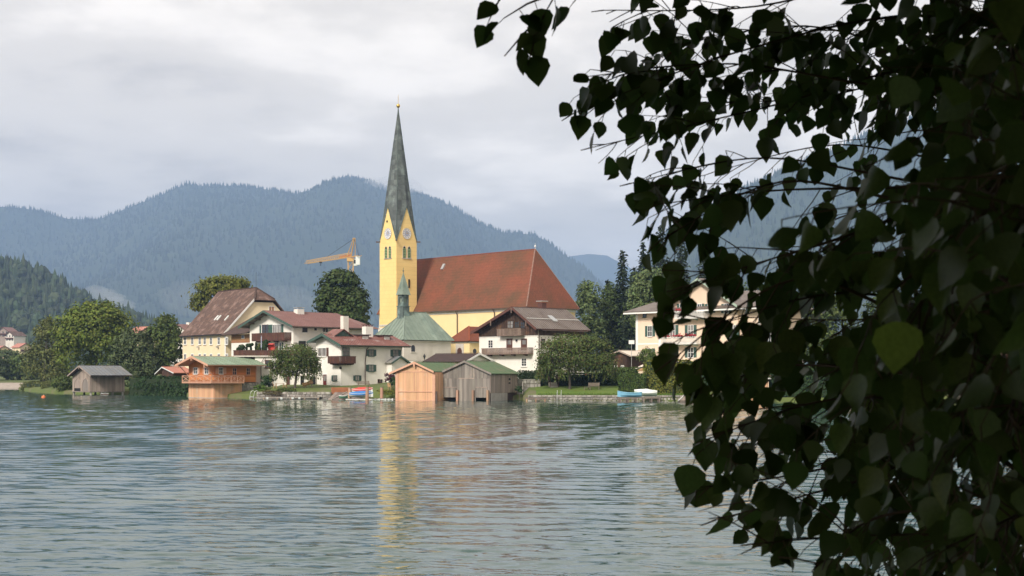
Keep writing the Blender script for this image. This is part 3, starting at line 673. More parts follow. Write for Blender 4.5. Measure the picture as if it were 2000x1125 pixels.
MB().add([(*corners[0], zT), (*corners[1], zT), (*corners[2], zT), (*corners[3], zT), (mids[0][0], mids[0][1], zA), (mids[1][0], mids[1][1], zA), (mids[2][0], mids[2][1], zA), (mids[3][0], mids[3][1], zA), (tcx, tcy, zS - .3)],
         [(0, 4, 8), (4, 1, 8), (1, 5, 8), (5, 2, 8), (2, 6, 8), (6, 3, 8), (3, 7, 8), (7, 0, 8)]).build('spire_core', 'copper_dark', ch)
MB().path([(tcx, tcy, zS - .8), (tcx, tcy, zS + .5)], [.16, .09]).build('spire_tip', 'copper_dark', ch)
MB().lathe([(0, zS + .35), (.25, zS + .45), (.4, zS + .78), (.36, zS + .98), (.2, zS + 1.15), (0, zS + 1.2)], 14, (tcx, tcy, 0)).build('golden_ball', 'gold', ch, smooth=True)
cr = MB(); cr.path([(tcx, tcy, zS + 1.1), (tcx, tcy, zS + 3.0)], [.045, .035]); d_ = Vector((.5, -.5, 0)) * .7
cr.beam(Vector((tcx, tcy, zS + 2.45)) - d_ * .8, Vector((tcx, tcy, zS + 2.45)) + d_ * .8, .07).beam(Vector((tcx, tcy, zS + 2.1)) - d_, Vector((tcx, tcy, zS + 2.1)) + d_, .07)
cr.build('cross', 'gold', ch)
for c_ in corners:   # little cornice spouts at the tower corners
    v = (Vector((c_[0] - tcx, c_[1] - tcy, 0))).normalized()
    MB().beam(Vector((*c_, zT + .02)) - v * .2, Vector((*c_, zT + .02)) + v * .75, .3, .22).build('waterspout', 'pipe_brown', ch)
def tower_face(fm):
    """clock and paired pointed louvre windows on one tower face; fm(u, d, z), u 0..TW"""
    uc = TW / 2; zc = gz(456, 290) - zG; r = 1.03
    def ring(mb, r0, r1, d0, d1, n=28):
        P = []
        for rr, dd in ((r0, d0), (r1, d0), (r1, d1), (r0, d1)): P += [(uc + rr * math.cos(2 * math.pi * k / n), dd, zc + rr * math.sin(2 * math.pi * k / n)) for k in range(n)]
        return mb.add(P, [(q * n + k, q * n + (k + 1) % n, ((q + 1) % 4) * n + (k + 1) % n, ((q + 1) % 4) * n + k) for q in range(4) for k in range(n)])
    pl = [(uc + r * math.cos(2 * math.pi * k / 28), -.01, zc + r * math.sin(2 * math.pi * k / 28)) for k in range(28)]
    clk = MB(fm).prism(pl, (0, .07, 0)).build('clock', 'clock_white', ch)
    ring(MB(fm), r, r + .1, 0, .1).build('rim', 'stone_pale', clk)
    pl2 = [(uc + .58 * r * math.cos(2 * math.pi * k / 24), .061, zc + .58 * r * math.sin(2 * math.pi * k / 24)) for k in range(24)]
    MB(fm).prism(pl2, (0, .012, 0)).build('dial_centre', 'clock_blue', clk)
    mk = MB(fm)
    for k in range(12):
        a = math.pi * k / 6; c, s_ = math.cos(a), math.sin(a); r0, r1, w = .68 * r, .93 * r, .05
        mk.prism([(uc + c * r0 - s_ * w, .061, zc + s_ * r0 + c * w), (uc + c * r1 - s_ * w, .061, zc + s_ * r1 + c * w), (uc + c * r1 + s_ * w, .061, zc + s_ * r1 - c * w), (uc + c * r0 + s_ * w, .061, zc + s_ * r0 - c * w)], (0, .015, 0))
    mk.build('hour_marks', 'iron_black', clk, kind='stuff')
    for ang, ln, w in ((R(20), .55, .06), (R(100), .82, .045)):
        c, s_ = math.cos(ang), math.sin(ang)
        MB(fm).prism([(uc - c * .12 - s_ * w, .08, zc - s_ * .12 + c * w), (uc + c * ln, .08, zc + s_ * ln), (uc - c * .12 + s_ * w, .08, zc - s_ * .12 - c * w)], (0, .02, 0)).build('clock_hand', 'gold', clk)
    for du in (-.62, .62):
        u = uc + du; z0, z1 = gz(503, 289) - zG, gz(480, 289) - zG; w = .36
        arch = lambda k: [(u - w * k, z0), (u + w * k, z0), (u + w * k, z1 - .55), (u + w * .72 * k, z1 - .22), (u, z1 + .1 * (k - 1) * 5), (u - w * .72 * k, z1 - .22), (u - w * k, z1 - .55)]
        lw = MB(fm).prism([(a, -.01, b) for a, b in arch(1.0)], (0, .03, 0)).build('belfry_window', 'opening_shade', ch)  # flat black backing, the shade behind the louvres painted on
        fr = MB(fm); A_, B_ = arch(1.0), arch(1.28)
        for k in range(7):
            if k == 0: continue
            j = (k + 1) % 7; fr.prism([(A_[k][0], -.01, A_[k][1]), (A_[j][0], -.01, A_[j][1]), (B_[j][0], -.01, B_[j][1]), (B_[k][0], -.01, B_[k][1])], (0, .06, 0))
        fr.box(u - w * 1.6, u + w * 1.6, -.01, .16, z0 - .16, z0 - .02); fr.build('surround', 'stone_pale', lw)
        lv = MB(fm)
        for k in range(6):
            zz = z0 + .08 + k * (z1 - .45 - z0) / 6
            lv.add([(u - w + .03, .024, zz + .2), (u + w - .03, .024, zz + .2), (u + w - .03, .12, zz), (u - w + .03, .12, zz), (u - w + .03, .024, zz + .24), (u + w - .03, .024, zz + .24), (u + w - .03, .12, zz + .04), (u - w + .03, .12, zz + .04)],
                   [(0, 3, 2, 1), (4, 5, 6, 7), (0, 1, 5, 4), (1, 2, 6, 5), (2, 3, 7, 6), (3, 0, 4, 7)])
        lv.build('louvres', 'louvre_green', lw, kind='stuff')
tower_face(lambda u, d, z: (tx0 + u, ty0 - d, z))
tower_face(lambda u, d, z: (tx1 + d, ty0 + u, z))
MB().box(tx1, tx1 + .12, ty0 + 3.1, ty0 + 3.45, gz(562, 290) - zG, gz(545, 290) - zG).build('slit_window', 'opening_shade', ch)  # closed dark box, the shade of the slit is its colour
MB().box(tx0 + 2.2, tx0 + 2.6, ty0 - .05, ty0, gz(434, 290) - zG, gz(430, 290) - zG).build('slit_window', 'opening_shade', ch)

# sacristy
KC = Vector((gx(917, 266), 266)) - C1; sx1, sy0 = KC.dot(UX), KC.dot(VY); SL = 5.4; se = gz(667, 266) - zG; sr = gz(638.5, 270) - zG; sy1 = -.13
MB().box(sx1 - SL, sx1, sy0, sy1, -2, se).build('sacristy_wall', 'yellow_plaster', ch)
MB().box(sx1 - SL - .1, sx1 + .1, sy0 - .1, sy1, se - .28, se - .02).build('cornice', 'trim_white', ch)
o_ = .45; mx_ = sx1 - SL / 2; a1 = (sx1 - SL - o_, sy0 - o_, se); a2 = (sx1 + o_, sy0 - o_, se); a3 = (sx1 + o_, sy1, se); a4 = (sx1 - SL - o_, sy1, se); r1 = (mx_ - .3, sy0 + 2.6, sr); r2 = (mx_ - .3, sy1, sr)
MB().slab([a1, a2, r1], .12).build('sacristy_roof', 'sacristy_tile', ch); MB().slab([a2, a3, r2, r1], .12).build('sacristy_roof', 'sacristy_tile', ch); MB().slab([a4, a1, r1, r2], .12).build('sacristy_roof', 'sacristy_tile', ch)
for a, b in ((a1, r1), (a2, r1)): MB().beam(Vector(a) + Vector((0, 0, .16)), Vector(b) + Vector((0, 0, .16)), .22, .14).build('hip_tile', 'hip_tile', ch)
fmS = lambda u, d, z: (sx1 - SL + u, sy0 - d, z)
uc = 2.75; dz0, dz1 = -.5, gz(679, 267) - zG
MB(fmS).box(uc - 1.1, uc + 1.1, -.01, .09, dz0, dz1 + .75).build('portal_surround', 'stone_pale', ch)
MB(fmS).prism([(uc - .62, .085, dz0), (uc + .62, .085, dz0)] + [(uc + .62 * math.cos(math.pi * k / 10), .085, dz1 - .62 + .62 * math.sin(math.pi * k / 10)) for k in range(11)], (0, .05, 0)).build('portal_door', 'shutter_brown', ch)

# ------------------------------------------------------------------ chapel with the copper roof
CN = Vector((gx(788, 252), 252)); cp = thing('chapel', 'pale plastered chapel with green copper hip roof and small pointed turret', 'chapel', (CN.x, CN.y, zG), R(-46))
ce, cR_ = gz(664, 252) - zG, gz(609.5, 257) - zG; CW, CL = 11.1, 9.0     # y (right face runs along +y), x from -CL to 0
MB().box(-CL, 0, 0, CW, -2, ce - .02).build('wall', 'chapel_plaster', cp)
MB().box(-CL - .1, .1, -.1, CW + .1, ce - .35, ce - .06).build('cornice', 'chapel_plaster', cp)
o_ = .45; P1, P2, P3, P4 = (o_, -o_, ce), (o_, CW + o_, ce), (-CL - o_, CW + o_, ce), (-CL - o_, -o_, ce); Q1, Q2 = (-CL / 2, 4.0, cR_), (-CL / 2, CW - 2.1, cR_)
MB().add([P1, P2, P3, P4, Q1, Q2], [(0, 1, 5, 4), (1, 2, 5), (2, 3, 4, 5), (3, 0, 4), (0, 3, 2, 1)]).build('roof_core', 'copper_dark', cp)
up = lambda p: (p[0], p[1], p[2] + .01)
for pl in ([P1, P2, Q2, Q1], [P2, P3, Q2], [P3, P4, Q1, Q2], [P4, P1, Q1]): seam_roof(cp, [up(p) for p in pl], .92, 'copper_green', True, .045, .07)
for a, b in ((P1, Q1), (P2, Q2), (P4, Q1), (Q1, Q2)): MB().beam(Vector(a) + Vector((0, 0, .12)), Vector(b) + Vector((0, 0, .12)), .16, .1).build('hip_cap', 'copper_green', cp)
tx, ty = -CL / 2, 3.7
z1_, z2_, z3_, z4_ = gz(622, 256) - zG, gz(598, 256) - zG, gz(575, 256) - zG, gz(531, 256) - zG
tu = MB().box(tx - .78, tx + .78, ty - .78, ty + .78, z1_ - 1.6, z2_).build('turret_base', 'copper_dark', cp)
MB().box(tx - .88, tx + .88, ty - .88, ty + .88, z2_, z2_ + .12).build('turret_ledge', 'copper_dark', cp)
ln = MB()
for sx in (-.56, .56):
    for sy in (-.56, .56): ln.box(tx + sx - .14, tx + sx + .14, ty + sy - .14, ty + sy + .14, z2_ + .12, z3_)
ln.box(tx - .7, tx + .7, ty - .7, ty + .7, z3_ - .45, z3_ - .02).box(tx - .6, tx + .6, ty - .6, ty + .6, z2_ + .12, z2_ + .7)
ln.build('lantern', 'copper_dark', cp)
MB().box(tx - .45, tx + .45, ty - .45, ty + .45, z2_ + .12, z3_ - .3).build('lantern_louvre', 'copper_green', cp)
for k in range(4):
    a = [(-1, -1), (1, -1), (1, 1), (-1, 1)]; p, q = a[k], a[(k + 1) % 4]
    seam_roof(cp, [(tx + p[0] * .92, ty + p[1] * .92, z3_), (tx + q[0] * .92, ty + q[1] * .92, z3_), (tx, ty, z4_)], .95, 'copper_green', True, .04, .03, 'turret_panel')
MB().path([(tx, ty, z4_ - .3), (tx, ty, z4_ + .9)], [.05, .03]).lathe([(0, .15), (.12, .2), (.15, .3), (.1, .4), (0, .45)], 8, (tx, ty, z4_)).build('finial', 'copper_dark', cp)
fmC = lambda u, d, z: (d, u, z)
wz0, wz1 = gz(687, 254) - zG, gz(674, 254) - zG; uc = 2.2
w_ = MB(fmC).prism([(uc - .42, -.01, wz0), (uc + .42, -.01, wz0)] + [(uc + .42 * math.cos(math.pi * k / 8), -.01, wz1 - .42 + .42 * math.sin(math.pi * k / 8)) for k in range(9)], (0, .04, 0)).build('arched_window', 'glass_dark', cp)
MB(fmC).box(uc - .03, uc + .03, .03, .06, wz0, wz1).box(uc - .42, uc + .42, .03, .055, wz0 + .5, wz0 + .56).build('glazing_bars', 'iron_black', w_)
MB(fmC).box(uc - .58, uc + .58, .0, .12, wz0 - .15, wz0 - .01).build('sill', 'chapel_plaster', w_)
# churchyard wall in front of it
wl_ = MB(); a_, b_ = at(770, 704, 246), at(885, 706, 246)
wl_.prism([(a_.x, 246, 2.5), (b_.x, 248, 2.5), (b_.x, 248, a_.z), (a_.x, 246, a_.z)], (.25, .35, 0)); o = wl_.build('churchyard_wall', 'chapel_plaster')
tag(o, 'low whitewashed wall below the copper roofed chapel', 'wall')
MB().prism([(a_.x - .1, 245.9, a_.z + .002), (b_.x + .1, 247.9, a_.z + .002), (b_.x + .4, 248.45, a_.z + .002), (a_.x + .2, 246.45, a_.z + .002)], (0, 0, .1)).build('coping', 'stone_pale', o)
# ------------------------------------------------------------------ chalet with the dark timber gable
h = House('chalet', 'white chalet with dark timber gable, carved balcony and brown seamed roof', 'house', 1051, 225, 1.6, -46)
f = 1.2
x0 = h.front(936, 690)[0]; L_ = 10.4
eL = h.front(919.5, 651, -f); ap = h.front(999, 601.5, -f); eRr = h.front(1047, 643.5, -f)
zw0, zw1 = h.gable(x0, 0, L_, eL, ap, eRr, f, .9, 'white_plaster', 'brown_metal', .52, False, 'red_brown', underside='red_brown', bw=.42)
zs = h.front(1000, 656)[1]
zt = lambda u: (eL[1] + (ap[1] - eL[1]) * (u - eL[0]) / (ap[0] - eL[0]) if u < ap[0] else eRr[1] + (ap[1] - eRr[1]) * (eRr[0] - u) / (eRr[0] - ap[0])) - .06
h.clad('front', 0, x0 + .01, -.01, zs, zt, .24, 'dark_wood', 'gable_boards', t=.07)
h.clad('side', 0, 0.09, L_ - .02, zs, zw1 - .05, .24, 'dark_wood', 'gable_boards', t=.07)
fr = h.mb('front', 0)
for k in range(46): u = x0 + .1 + k * (-x0 - .2) / 45; fr.prism([(u - .09, .07, zs - .01), (u + .09, .07, zs - .01), (u, .07, zs - .22)], (0, .02, 0))
fr.build('scalloped_trim', 'trim_white', h.root, kind='stuff')
for p in ((991.5, 627.5, 1002.5, 640, 'glass_curtain'), (1006, 628.5, 1014, 640, 'glass_dark'), (1017, 629.5, 1025, 641, 'glass_dark')):
    h.window('front', -.09, *p[:4], frame='dark_wood', pane=p[4], mull=(1, 1), sill=False)
h.balcony('front', -.09, h.front(979, 655)[0], h.front(1026, 655)[0], h.front(1000, 654.5)[1], h.front(1000, 642)[1], .9, 'carved_wood', .19, .06, brackets=False)
h.balcony('front', 0, h.front(940.5, 690, -1.1)[0], h.front(1032, 690, -1.1)[0], h.front(985, 690.5, -1.1)[1], h.front(985, 679.5, -1.1)[1], 1.1, 'carved_wood', .2, .06)
h.window('front', 0, 954.5, 665, 962.5, 679, mull=(1, 2)); h.door('front', 0, 990.5, 662.5, 1000, 684, 'shutter_brown', 'shutter_brown', True, name='balcony_door'); h.door('front', 0, 1019, 662.5, 1028.5, 684, 'shutter_brown', 'shutter_brown', True, name='balcony_door')
h.window('front', 0, 1019.5, 700.5, 1028, 714.5, mull=(1, 2), frame='trim_white', cw=.16)
h.mb('front', 0).box(*sorted((h.front(1008.6, 665)[0], h.front(1010.8, 665)[0])), 0, .22, h.front(1009, 667)[1], h.front(1009, 663)[1]).build('wall_lamp', 'iron_black', h.root)
h.window('side', 0, 1057.5, 663, 1063.5, 679, frame='shutter_brown', mull=(0, 1)); h.window('side', 0, 1091, 663, 1098, 679, frame='shutter_brown', mull=(0, 1))
h.window('side', 0, 1058, 701, 1065, 714, mull=(1, 1)); h.window('side', 0, 1078, 702, 1086, 714, mull=(1, 1))
downpipe(h, [(.55, -.3, zw1 - .35), (.15, .15, zw1 - .9), (.12, .15, 0)])
h.mb().box(.9, 1.0, .1, L_, zw1 - .62, zw1 - .5).build('gutter', 'pipe_brown', h.root)
# roof light, snow rail, chimney, finials on the barge boards
sl = lambda x: ap[1] + (x - ap[0]) / (eRr[0] - ap[0]) * (eRr[1] - ap[1]) + .22
yr, zr_ = h.side(1072, 626, 0)
xm = (ap[0] + eRr[0]) / 2 + .3
for ym, wd in ((4.6, 1.0),):
    h.mb().prism([(xm - .75, ym, sl(xm - .75) + .05), (xm + .65, ym, sl(xm + .65) + .05), (xm + .65, ym + wd, sl(xm + .65) + .05), (xm - .75, ym + wd, sl(xm - .75) + .05)], (.0, 0, .16)).build('roof_light', 'steel', h.root)
h.mb().beam((xm + .1, -f + .3, sl(xm + .1) + .14), (xm + .1, L_ + .6, sl(xm + .1) + .14), .06, .1).build('snow_rail', 'trim_white', h.root)
h.mb().box(ap[0] - 1.5, ap[0] - .5, 6.2, 7.2, ap[1] - 1.2, ap[1] + 1.15).build('chimney', 'red_brown', h.root)
h.mb().box(ap[0] - 1.7, ap[0] - .3, 6.0, 7.4, ap[1] + 1.35, ap[1] + 1.45).build('chimney_cover', 'steel', h.root)
for u in (ap[0], ap[0] * .5 + eL[0] * .5, ap[0] * .4 + eRr[0] * .6):
    zz_ = zt(u); h.mb().box(u - .07, u + .07, -f - .1, -f + .02, zz_ - .75, zz_ + .1).build('gable_pendant', 'carved_wood', h.root)
for k in range(7):
    t_ = (k + .5) / 7; u = eL[0] + (ap[0] - eL[0]) * t_
    h.mb().box(u - .08, u + .08, -f + .05, .0, zt(u) - .2, zt(u) - .02).build('purlin_end', 'red_brown', h.root)
dish = h.mb(); pc = Vector((x0 - .7, -.4, h.front(931, 686)[1])); dish.disc((pc.x, pc.y, pc.z), .42, .06, 16); dish.beam(pc, (x0 + .02, .1, pc.z), .05); dish.build('satellite_dish', 'iron_black', h.root)

# ------------------------------------------------------------------ chalet B: rusty red roof, wrap-round balcony
h = House('chalet', 'white chalet with patchy rust red roof, green gable boards and two chimneys', 'house', 666, 225, 1.55, -46)
f = 1.05; x0 = h.front(617, 700)[0]; L_ = h.side(786, 700)[0]
eL = h.front(599.6, 669.5, -f); ap = h.front(628.5, 654, -f); eRr = h.front(664.3, 675.5, -f)
zw0, zw1 = h.gable(x0, 0, L_, eL, ap, eRr, f, .9, 'white_plaster', 'rust_metal', .5, False, 'green_paint', underside='green_paint', bw=.4)
h.mb('front', 0).prism([(x0 + .02, .0, zw0 - .35), (-.02, 0, zw1 - .35), (-.02, 0, zw1 - .06), (ap[0], 0, ap[1] - .08), (x0 + .02, 0, zw0 - .06)], (0, .035, 0)).build('gable_panel', 'grey_plaster', h.root)
h.window('front', 0, 622, 680, 637, 695.5, frame='trim_white', pane='glass_curtain', mull=(1, 0), shut='shutter_brown', sw=.55, sh_side='r')
h.window('side', 0, 669.5, 680, 681.5, 694, frame='shutter_green', pane='glass_curtain', mull=(1, 1))
zb0, zb1 = h.front(650, 708, -1.2)[1], h.front(650, 695.5, -1.2)[1]
h.balcony('front', 0, h.front(640, 700, -1.2)[0], 1.2, zb0, zb1, 1.2, 'balcony_brown', .2, .02)
h.balcony('side', 0, 0.01, h.side(695, 700, 1.2)[0], zb0, zb1, 1.2, 'balcony_brown', .2, .02)
h.door('front', 0, 631.5, 731.5, 638.7, 757.5, 'door_red', 'trim_white', True)
h.window('front', 0, 650.5, 734, 658, 743, frame='shutter_green', pane='glass_curtain', mull=(1, 0), shut='shutter_green', sw=.25, sh_side='l')
h.window('side', 0, 694, 734, 701.5, 743, frame='shutter_green', pane='glass_curtain', mull=(1, 0), shut='shutter_green', sw=.3)
for q in ((720, 683.5, 729.5, 695), (767.5, 684, 778, 696), (720, 713, 729.5, 725)): h.window('side', 0, *q, frame='shutter_green', pane='glass_curtain', mull=(1, 1), shut='shutter_green', sw=.42)
h.window('side', 0, 738, 741, 741, 747, frame='shutter_brown', mull=(0, 0), cw=.05); h.window('side', 0, 743, 741.5, 746, 747.5, frame='shutter_brown', mull=(0, 0), cw=.05)
h.window('side', 0, 758.5, 719.5, 762.5, 725.5, frame='shutter_green', mull=(0, 0), cw=.06); h.window('side', 0, 768, 716.5, 779, 726, frame='shutter_green', mull=(2, 0), pane='glass_curtain')
yp, zp = h.side(715, 680)
downpipe(h, [(.75, yp + .3, zw1 - .15), (.15, yp, zw1 - .9), (.12, yp - .25, zw1 - 3), (.12, yp - .25, -.3)], .07, 'pipe_brown')
h.mb().box(.95, 1.05, -.6, L_ + .8, zw1 - .52, zw1 - .4).build('gutter', 'pipe_brown', h.root)
h.mb('front', 0).box(*sorted((h.front(665.4, 718)[0], h.front(667.4, 718)[0])), 0, .25, h.front(666, 721)[1], h.front(666, 716)[1]).build('wall_lantern', 'iron_black', h.root)
# porch roof at the far end
ya, yb = h.side(753, 705, .2)[0], h.side(791, 705, .2)[0]; zp0, zp1 = h.side(770, 710, .8)[1], h.side(779, 696.5, .8)[1]; ym = (ya + yb) / 2
for k, (p, q) in enumerate((((0.02, ya, zp0), (1.7, ya, zp0)), ((1.7, yb, zp0), (.02, yb, zp0)))):
    h.mb().slab([p, q, (1.7 if k == 0 else .02, ym, zp1), (.02 if k == 0 else 1.7, ym, zp1)], .1).build('porch_roof', 'grey_metal', h.root)
h.mb().prism([(1.35, ya + .35, -.5), (1.35, yb - .35, -.5), (1.35, yb - .35, zp0 + .05), (1.35, ym, zp1 - .06), (1.35, ya + .35, zp0 + .05)], (-1.33, 0, 0)).build('porch_wall', 'white_plaster', h.root)
for (xa_, za_), (xb_, zb_) in (((ya, zp0), (ym, zp1)), ((yb, zp0), (ym, zp1))): h.mb().beam((1.75, xa_, za_), (1.75, xb_, zb_), .06, .25).build('porch_barge', 'green_paint', h.root)
# chimneys and dormer vents on the right-hand slope
sl = lambda x: ap[1] + (x - ap[0]) / (eRr[0] - ap[0]) * (eRr[1] - ap[1]) + .15
def chimney(hh, pxc, py_top, w, d, xloc, base, m, cap, cm):
    y_, z_ = hh.side(pxc, py_top, xloc); hh.mb().box(xloc - d / 2, xloc + d / 2, y_ - w / 2, y_ + w / 2, base - .5, z_).build('chimney', m, hh.root)
    if cap:
        g = hh.mb(); g.box(xloc - d / 2 - .1, xloc + d / 2 + .1, y_ - w / 2 - .1, y_ + w / 2 + .1, z_ + .25, z_ + .33)
        for sx in (-1, 1):
            for sy in (-1, 1): g.box(xloc + sx * d * .4 - .05, xloc + sx * d * .4 + .05, y_ + sy * w * .4 - .05, y_ + sy * w * .4 + .05, z_ - .02, z_ + .26)
        g.build('chimney_cap', cm, hh.root)
chimney(h, 673, 617.5, 1.05, .8, ap[0] + .5, sl(ap[0] + .5), 'chapel_plaster', False, None)
chimney(h, 718, 638, 1.5, 1.0, ap[0] + .5, sl(ap[0] + .5), 'white_plaster', True, 'red_brown')
for pxc in (709, 751):
    xm = ap[0] + 1.4; y_, z_ = h.side(pxc, 655, xm); zb = sl(xm + .6)
    dm = h.mb().box(xm - .9, xm + .6, y_ - .75, y_ + .75, zb - .35, zb + .62).build('dormer', 'rust_metal', h.root)
    h.mb().box(xm - 1.1, xm + .85, y_ - .98, y_ + .98, zb + .62, zb + .78).build('dormer_roof', 'dark_tile', dm)
    h.mb().box(xm + .6, xm + .63, y_ - .6, y_ + .6, zb - .1, zb + .52).build('dormer_louvre', 'grey_plaster', dm)
# small cross gable beside the chimney
g0 = h.side(664, 652, ap[0] + .2)[0]
h.mb().prism([(ap[0] - .3, g0 - 1.6, sl(ap[0]) - .2), (ap[0] - .3, g0 + 1.6, sl(ap[0]) - .2), (ap[0] - .3, g0, sl(ap[0]) + .75)], (1.3, 0, -.1)).build('cross_gable', 'green_paint', h.root)
for s_ in (-1, 1): h.mb().slab([(ap[0] - 1.6, g0 + s_ * 1.9, sl(ap[0]) - .25), (ap[0] + 1.3, g0 + s_ * 1.9, sl(ap[0]) - .35), (ap[0] + 1.3, g0, sl(ap[0]) + .75), (ap[0] - 1.6, g0, sl(ap[0]) + .8)], .08).build('cross_gable_roof', 'rust_metal', h.root)

# ------------------------------------------------------------------ chalet A: dull red roof, terrace wing, timber annex
h = House('chalet', 'white chalet with dull red roof, long dark balcony and planted roof terrace', 'house', 573, 238, 2.0, -46)
f = 1.5; x0 = h.front(488, 660)[0]; L_ = 14.5
eL = h.front(465, 641, -f); ap = h.front(514, 608.5, -f); eRr = h.front(571, 638.5, -f)
zw0, zw1 = h.gable(x0, 0, L_, eL, ap, eRr, f, -.5, 'white_plaster', 'red_metal', .5, False, 'green_paint', underside='old_bench', bw=.34)
# hipped far end
zr1 = ap[1] + .13; h.mb().add([(eRr[0], L_ - .5, eRr[1] + .12), (ap[0], L_ - .5, zr1), (eL[0], L_ - .5, eL[1] + .12), (eRr[0], L_ + 2.6, eRr[1] + .05), (eL[0], L_ + 2.6, eL[1] + .05)], [(0, 3, 1), (1, 3, 4), (1, 4, 2), (0, 2, 4, 3)]).build('hip_roof', 'red_metal', h.root)
h.mb().box(x0, 0, L_, L_ + 1.8, -1, zw1 - .1).build('end_wall', 'white_plaster', h.root)
wy0, wy1 = 634.5, 650
fb = h.front
h.mb('front', 0).box(fb(506.5, 640)[0], fb(554.5, 640)[0], .0, .035, fb(530, 652)[1], fb(530, 633)[1]).build('window_band', 'trim_white', h.root)
for a, b, m in ((507.5, 510.5, 'shutter_green'), (524.5, 532.5, 'shutter_green'), (549.5, 554, 'shutter_green')):
    h.mb('front', 0).box(fb(a, 640)[0], fb(b, 640)[0], .036, .08, fb(530, 652)[1], fb(530, 634)[1]).build('shutter', m, h.root)
for a, b, c in ((512.5, 524, 'shutter_brown'), (533.5, 541, 'glass_curtain'), (542, 549, 'glass_curtain')):
    h.window('front', -.036, a, 634.5, b, 651, frame='trim_white' if c != 'shutter_brown' else 'shutter_brown', pane=c if c != 'shutter_brown' else 'glass_dark', mull=(1, 0), sill=False, cw=.05)
h.balcony('front', 0, fb(491.5, 657, -1.3)[0], fb(556.5, 657, -1.3)[0], fb(525, 664, -1.3)[1], fb(525, 650, -1.3)[1], 1.3, 'balcony_brown', .2, .015)
h.door('front', 0, 537.5, 669, 544.5, 684, 'shutter_brown', 'trim_white', True, name='terrace_door'); h.window('front', 0, 546, 669.5, 550, 683, mull=(0, 0), shut='shutter_green', sw=.4)
h.window('side', 0, 590, 640.5, 600.5, 649, mull=(0, 0), cw=.12, sill=False); h.window('side', 0, 613.5, 641, 618.5, 645.5, mull=(0, 0), cw=.06, sill=False); h.window('side', 0, 630.5, 641, 640, 648.5, mull=(1, 0), cw=.06, sill=False)
h.window('side', 0, 584, 667, 596, 680, mull=(0, 0), frame='shutter_green'); h.mb('side', 0).disc((h.side(562 + 13, 673)[0], -.01, h.side(575, 673)[1]), .28, .05, 12).build('wall_plaque', 'stone_pale', h.root)
h.mb().box(1.15, 1.27, -.9, L_, zw1 - .7, zw1 - .58).build('gutter', 'pipe_brown', h.root)
sl = lambda x: ap[1] + (x - ap[0]) / (eRr[0] - ap[0]) * (eRr[1] - ap[1]) + .15
chimney(h, 584, 604, 1.4, 1.1, ap[0] + .9, sl(ap[0] + .9), 'white_plaster', True, 'steel')
for k in range(4):
    u = eL[0] + (ap[0] - eL[0]) * (k + .4) / 4; z_ = eL[1] + (ap[1] - eL[1]) * (k + .4) / 4
    h.mb().box(u - .1, u + .1, -f + .08, 0, z_ - .3, z_ - .04).build('purlin_end', 'old_bench', h.root)
# timber annex on the left
ax0 = h.front(452, 660, 1.5)[0]; az1 = h.front(470, 653, 1.5)[1]; az0 = h.front(470, 669.5, 1.5)[1]
h.mb().box(ax0, x0 - .003, 1.5, 9, -1, az1).build('annex_wall', 'white_plaster', h.root)
h.clad('front', 1.5, ax0, x0 - .01, az0, az1, .3, 'annex_board', 'annex_boards', horizontal=True)
h.window('front', 1.46, 472, 655, 477.5, 660.5, mull=(0, 0), cw=.07, sill=False)
h.mb().slab([(h.front(430, 654.5, .4)[0], .4, az1 - .25), (x0 - .02, .4, az1 + .1), (x0 - .02, 7.5, h.front(487, 632, 7.5)[1] + 1.2), (ax0 - 2.2, 7.5, h.front(470, 628, 7.5)[1] + .6)], .15).build('annex_roof', 'annex_tile', h.root)
# terrace wing in front of it: its flat roof is the terrace
h = House('terrace_wing', 'white flat roofed wing with dark board parapet round its roof terrace', 'house', 617, 229.3, 1.9, 0)
tz = h.front(550, 697)[1]; tx0 = h.front(498, 700)[0]
h.mb().box(tx0, 0, 0, 8.2, -1.5, tz).build('wall', 'white_plaster', h.root)
px0_ = h.front(456.5, 690)[0]; px1_ = h.front(600, 690)[0]
h.mb().box(px0_, .1, -.35, 8.3, tz + .003, tz + .2).build('terrace_slab', 'stone_pale', h.root)
h.mb().box(px0_ + .3, tx0 - .003, 2.5, 8.2, -1.5, tz).build('side_wall', 'white_plaster', h.root)
zt1 = h.front(500, 685)[1]
h.clad('front', -.2, px0_, px1_, tz + .203, zt1, .22, 'balcony_brown', 'parapet_boards', t=.05); h.mb('front', -.2).box(px0_ - .05, px1_ + .05, -.02, .1, zt1 + .002, zt1 + .09).build('parapet_rail', 'balcony_brown', h.root)
h.window('front', 0, 519, 704.5, 529, 717.5, frame='shutter_brown', mull=(0, 0), pane='glass_dark', cw=.13)
h.door('front', 0, 559.5, 735, 566.5, 757, 'shutter_brown', 'trim_white'); h.door('front', 0, 587, 734, 594, 757.5, 'opening_shade', 'trim_white', name='store_doorway')
h.mb('front', 0).box(h.front(586, 734)[0], h.front(606, 734)[0], .09, .7, h.front(590, 734.5)[1], h.front(590, 733)[1]).build('door_canopy', 'old_bench', h.root)
h.mb('front', 0).box(h.front(606, 740)[0], h.front(616.5, 740)[0], .0, .03, -.3, h.front(610, 735)[1]).build('store_shade_sheet', 'opening_shade', h.root)  # dark sheet on the solid wall, painted as the store's inner shade
xq = h.front(510, 720)[0]
downpipe(h, [(xq + .6, -.3, tz - .05), (xq, -.12, tz - 1.0), (xq, -.12, -.5)], .06)
TWY = 0
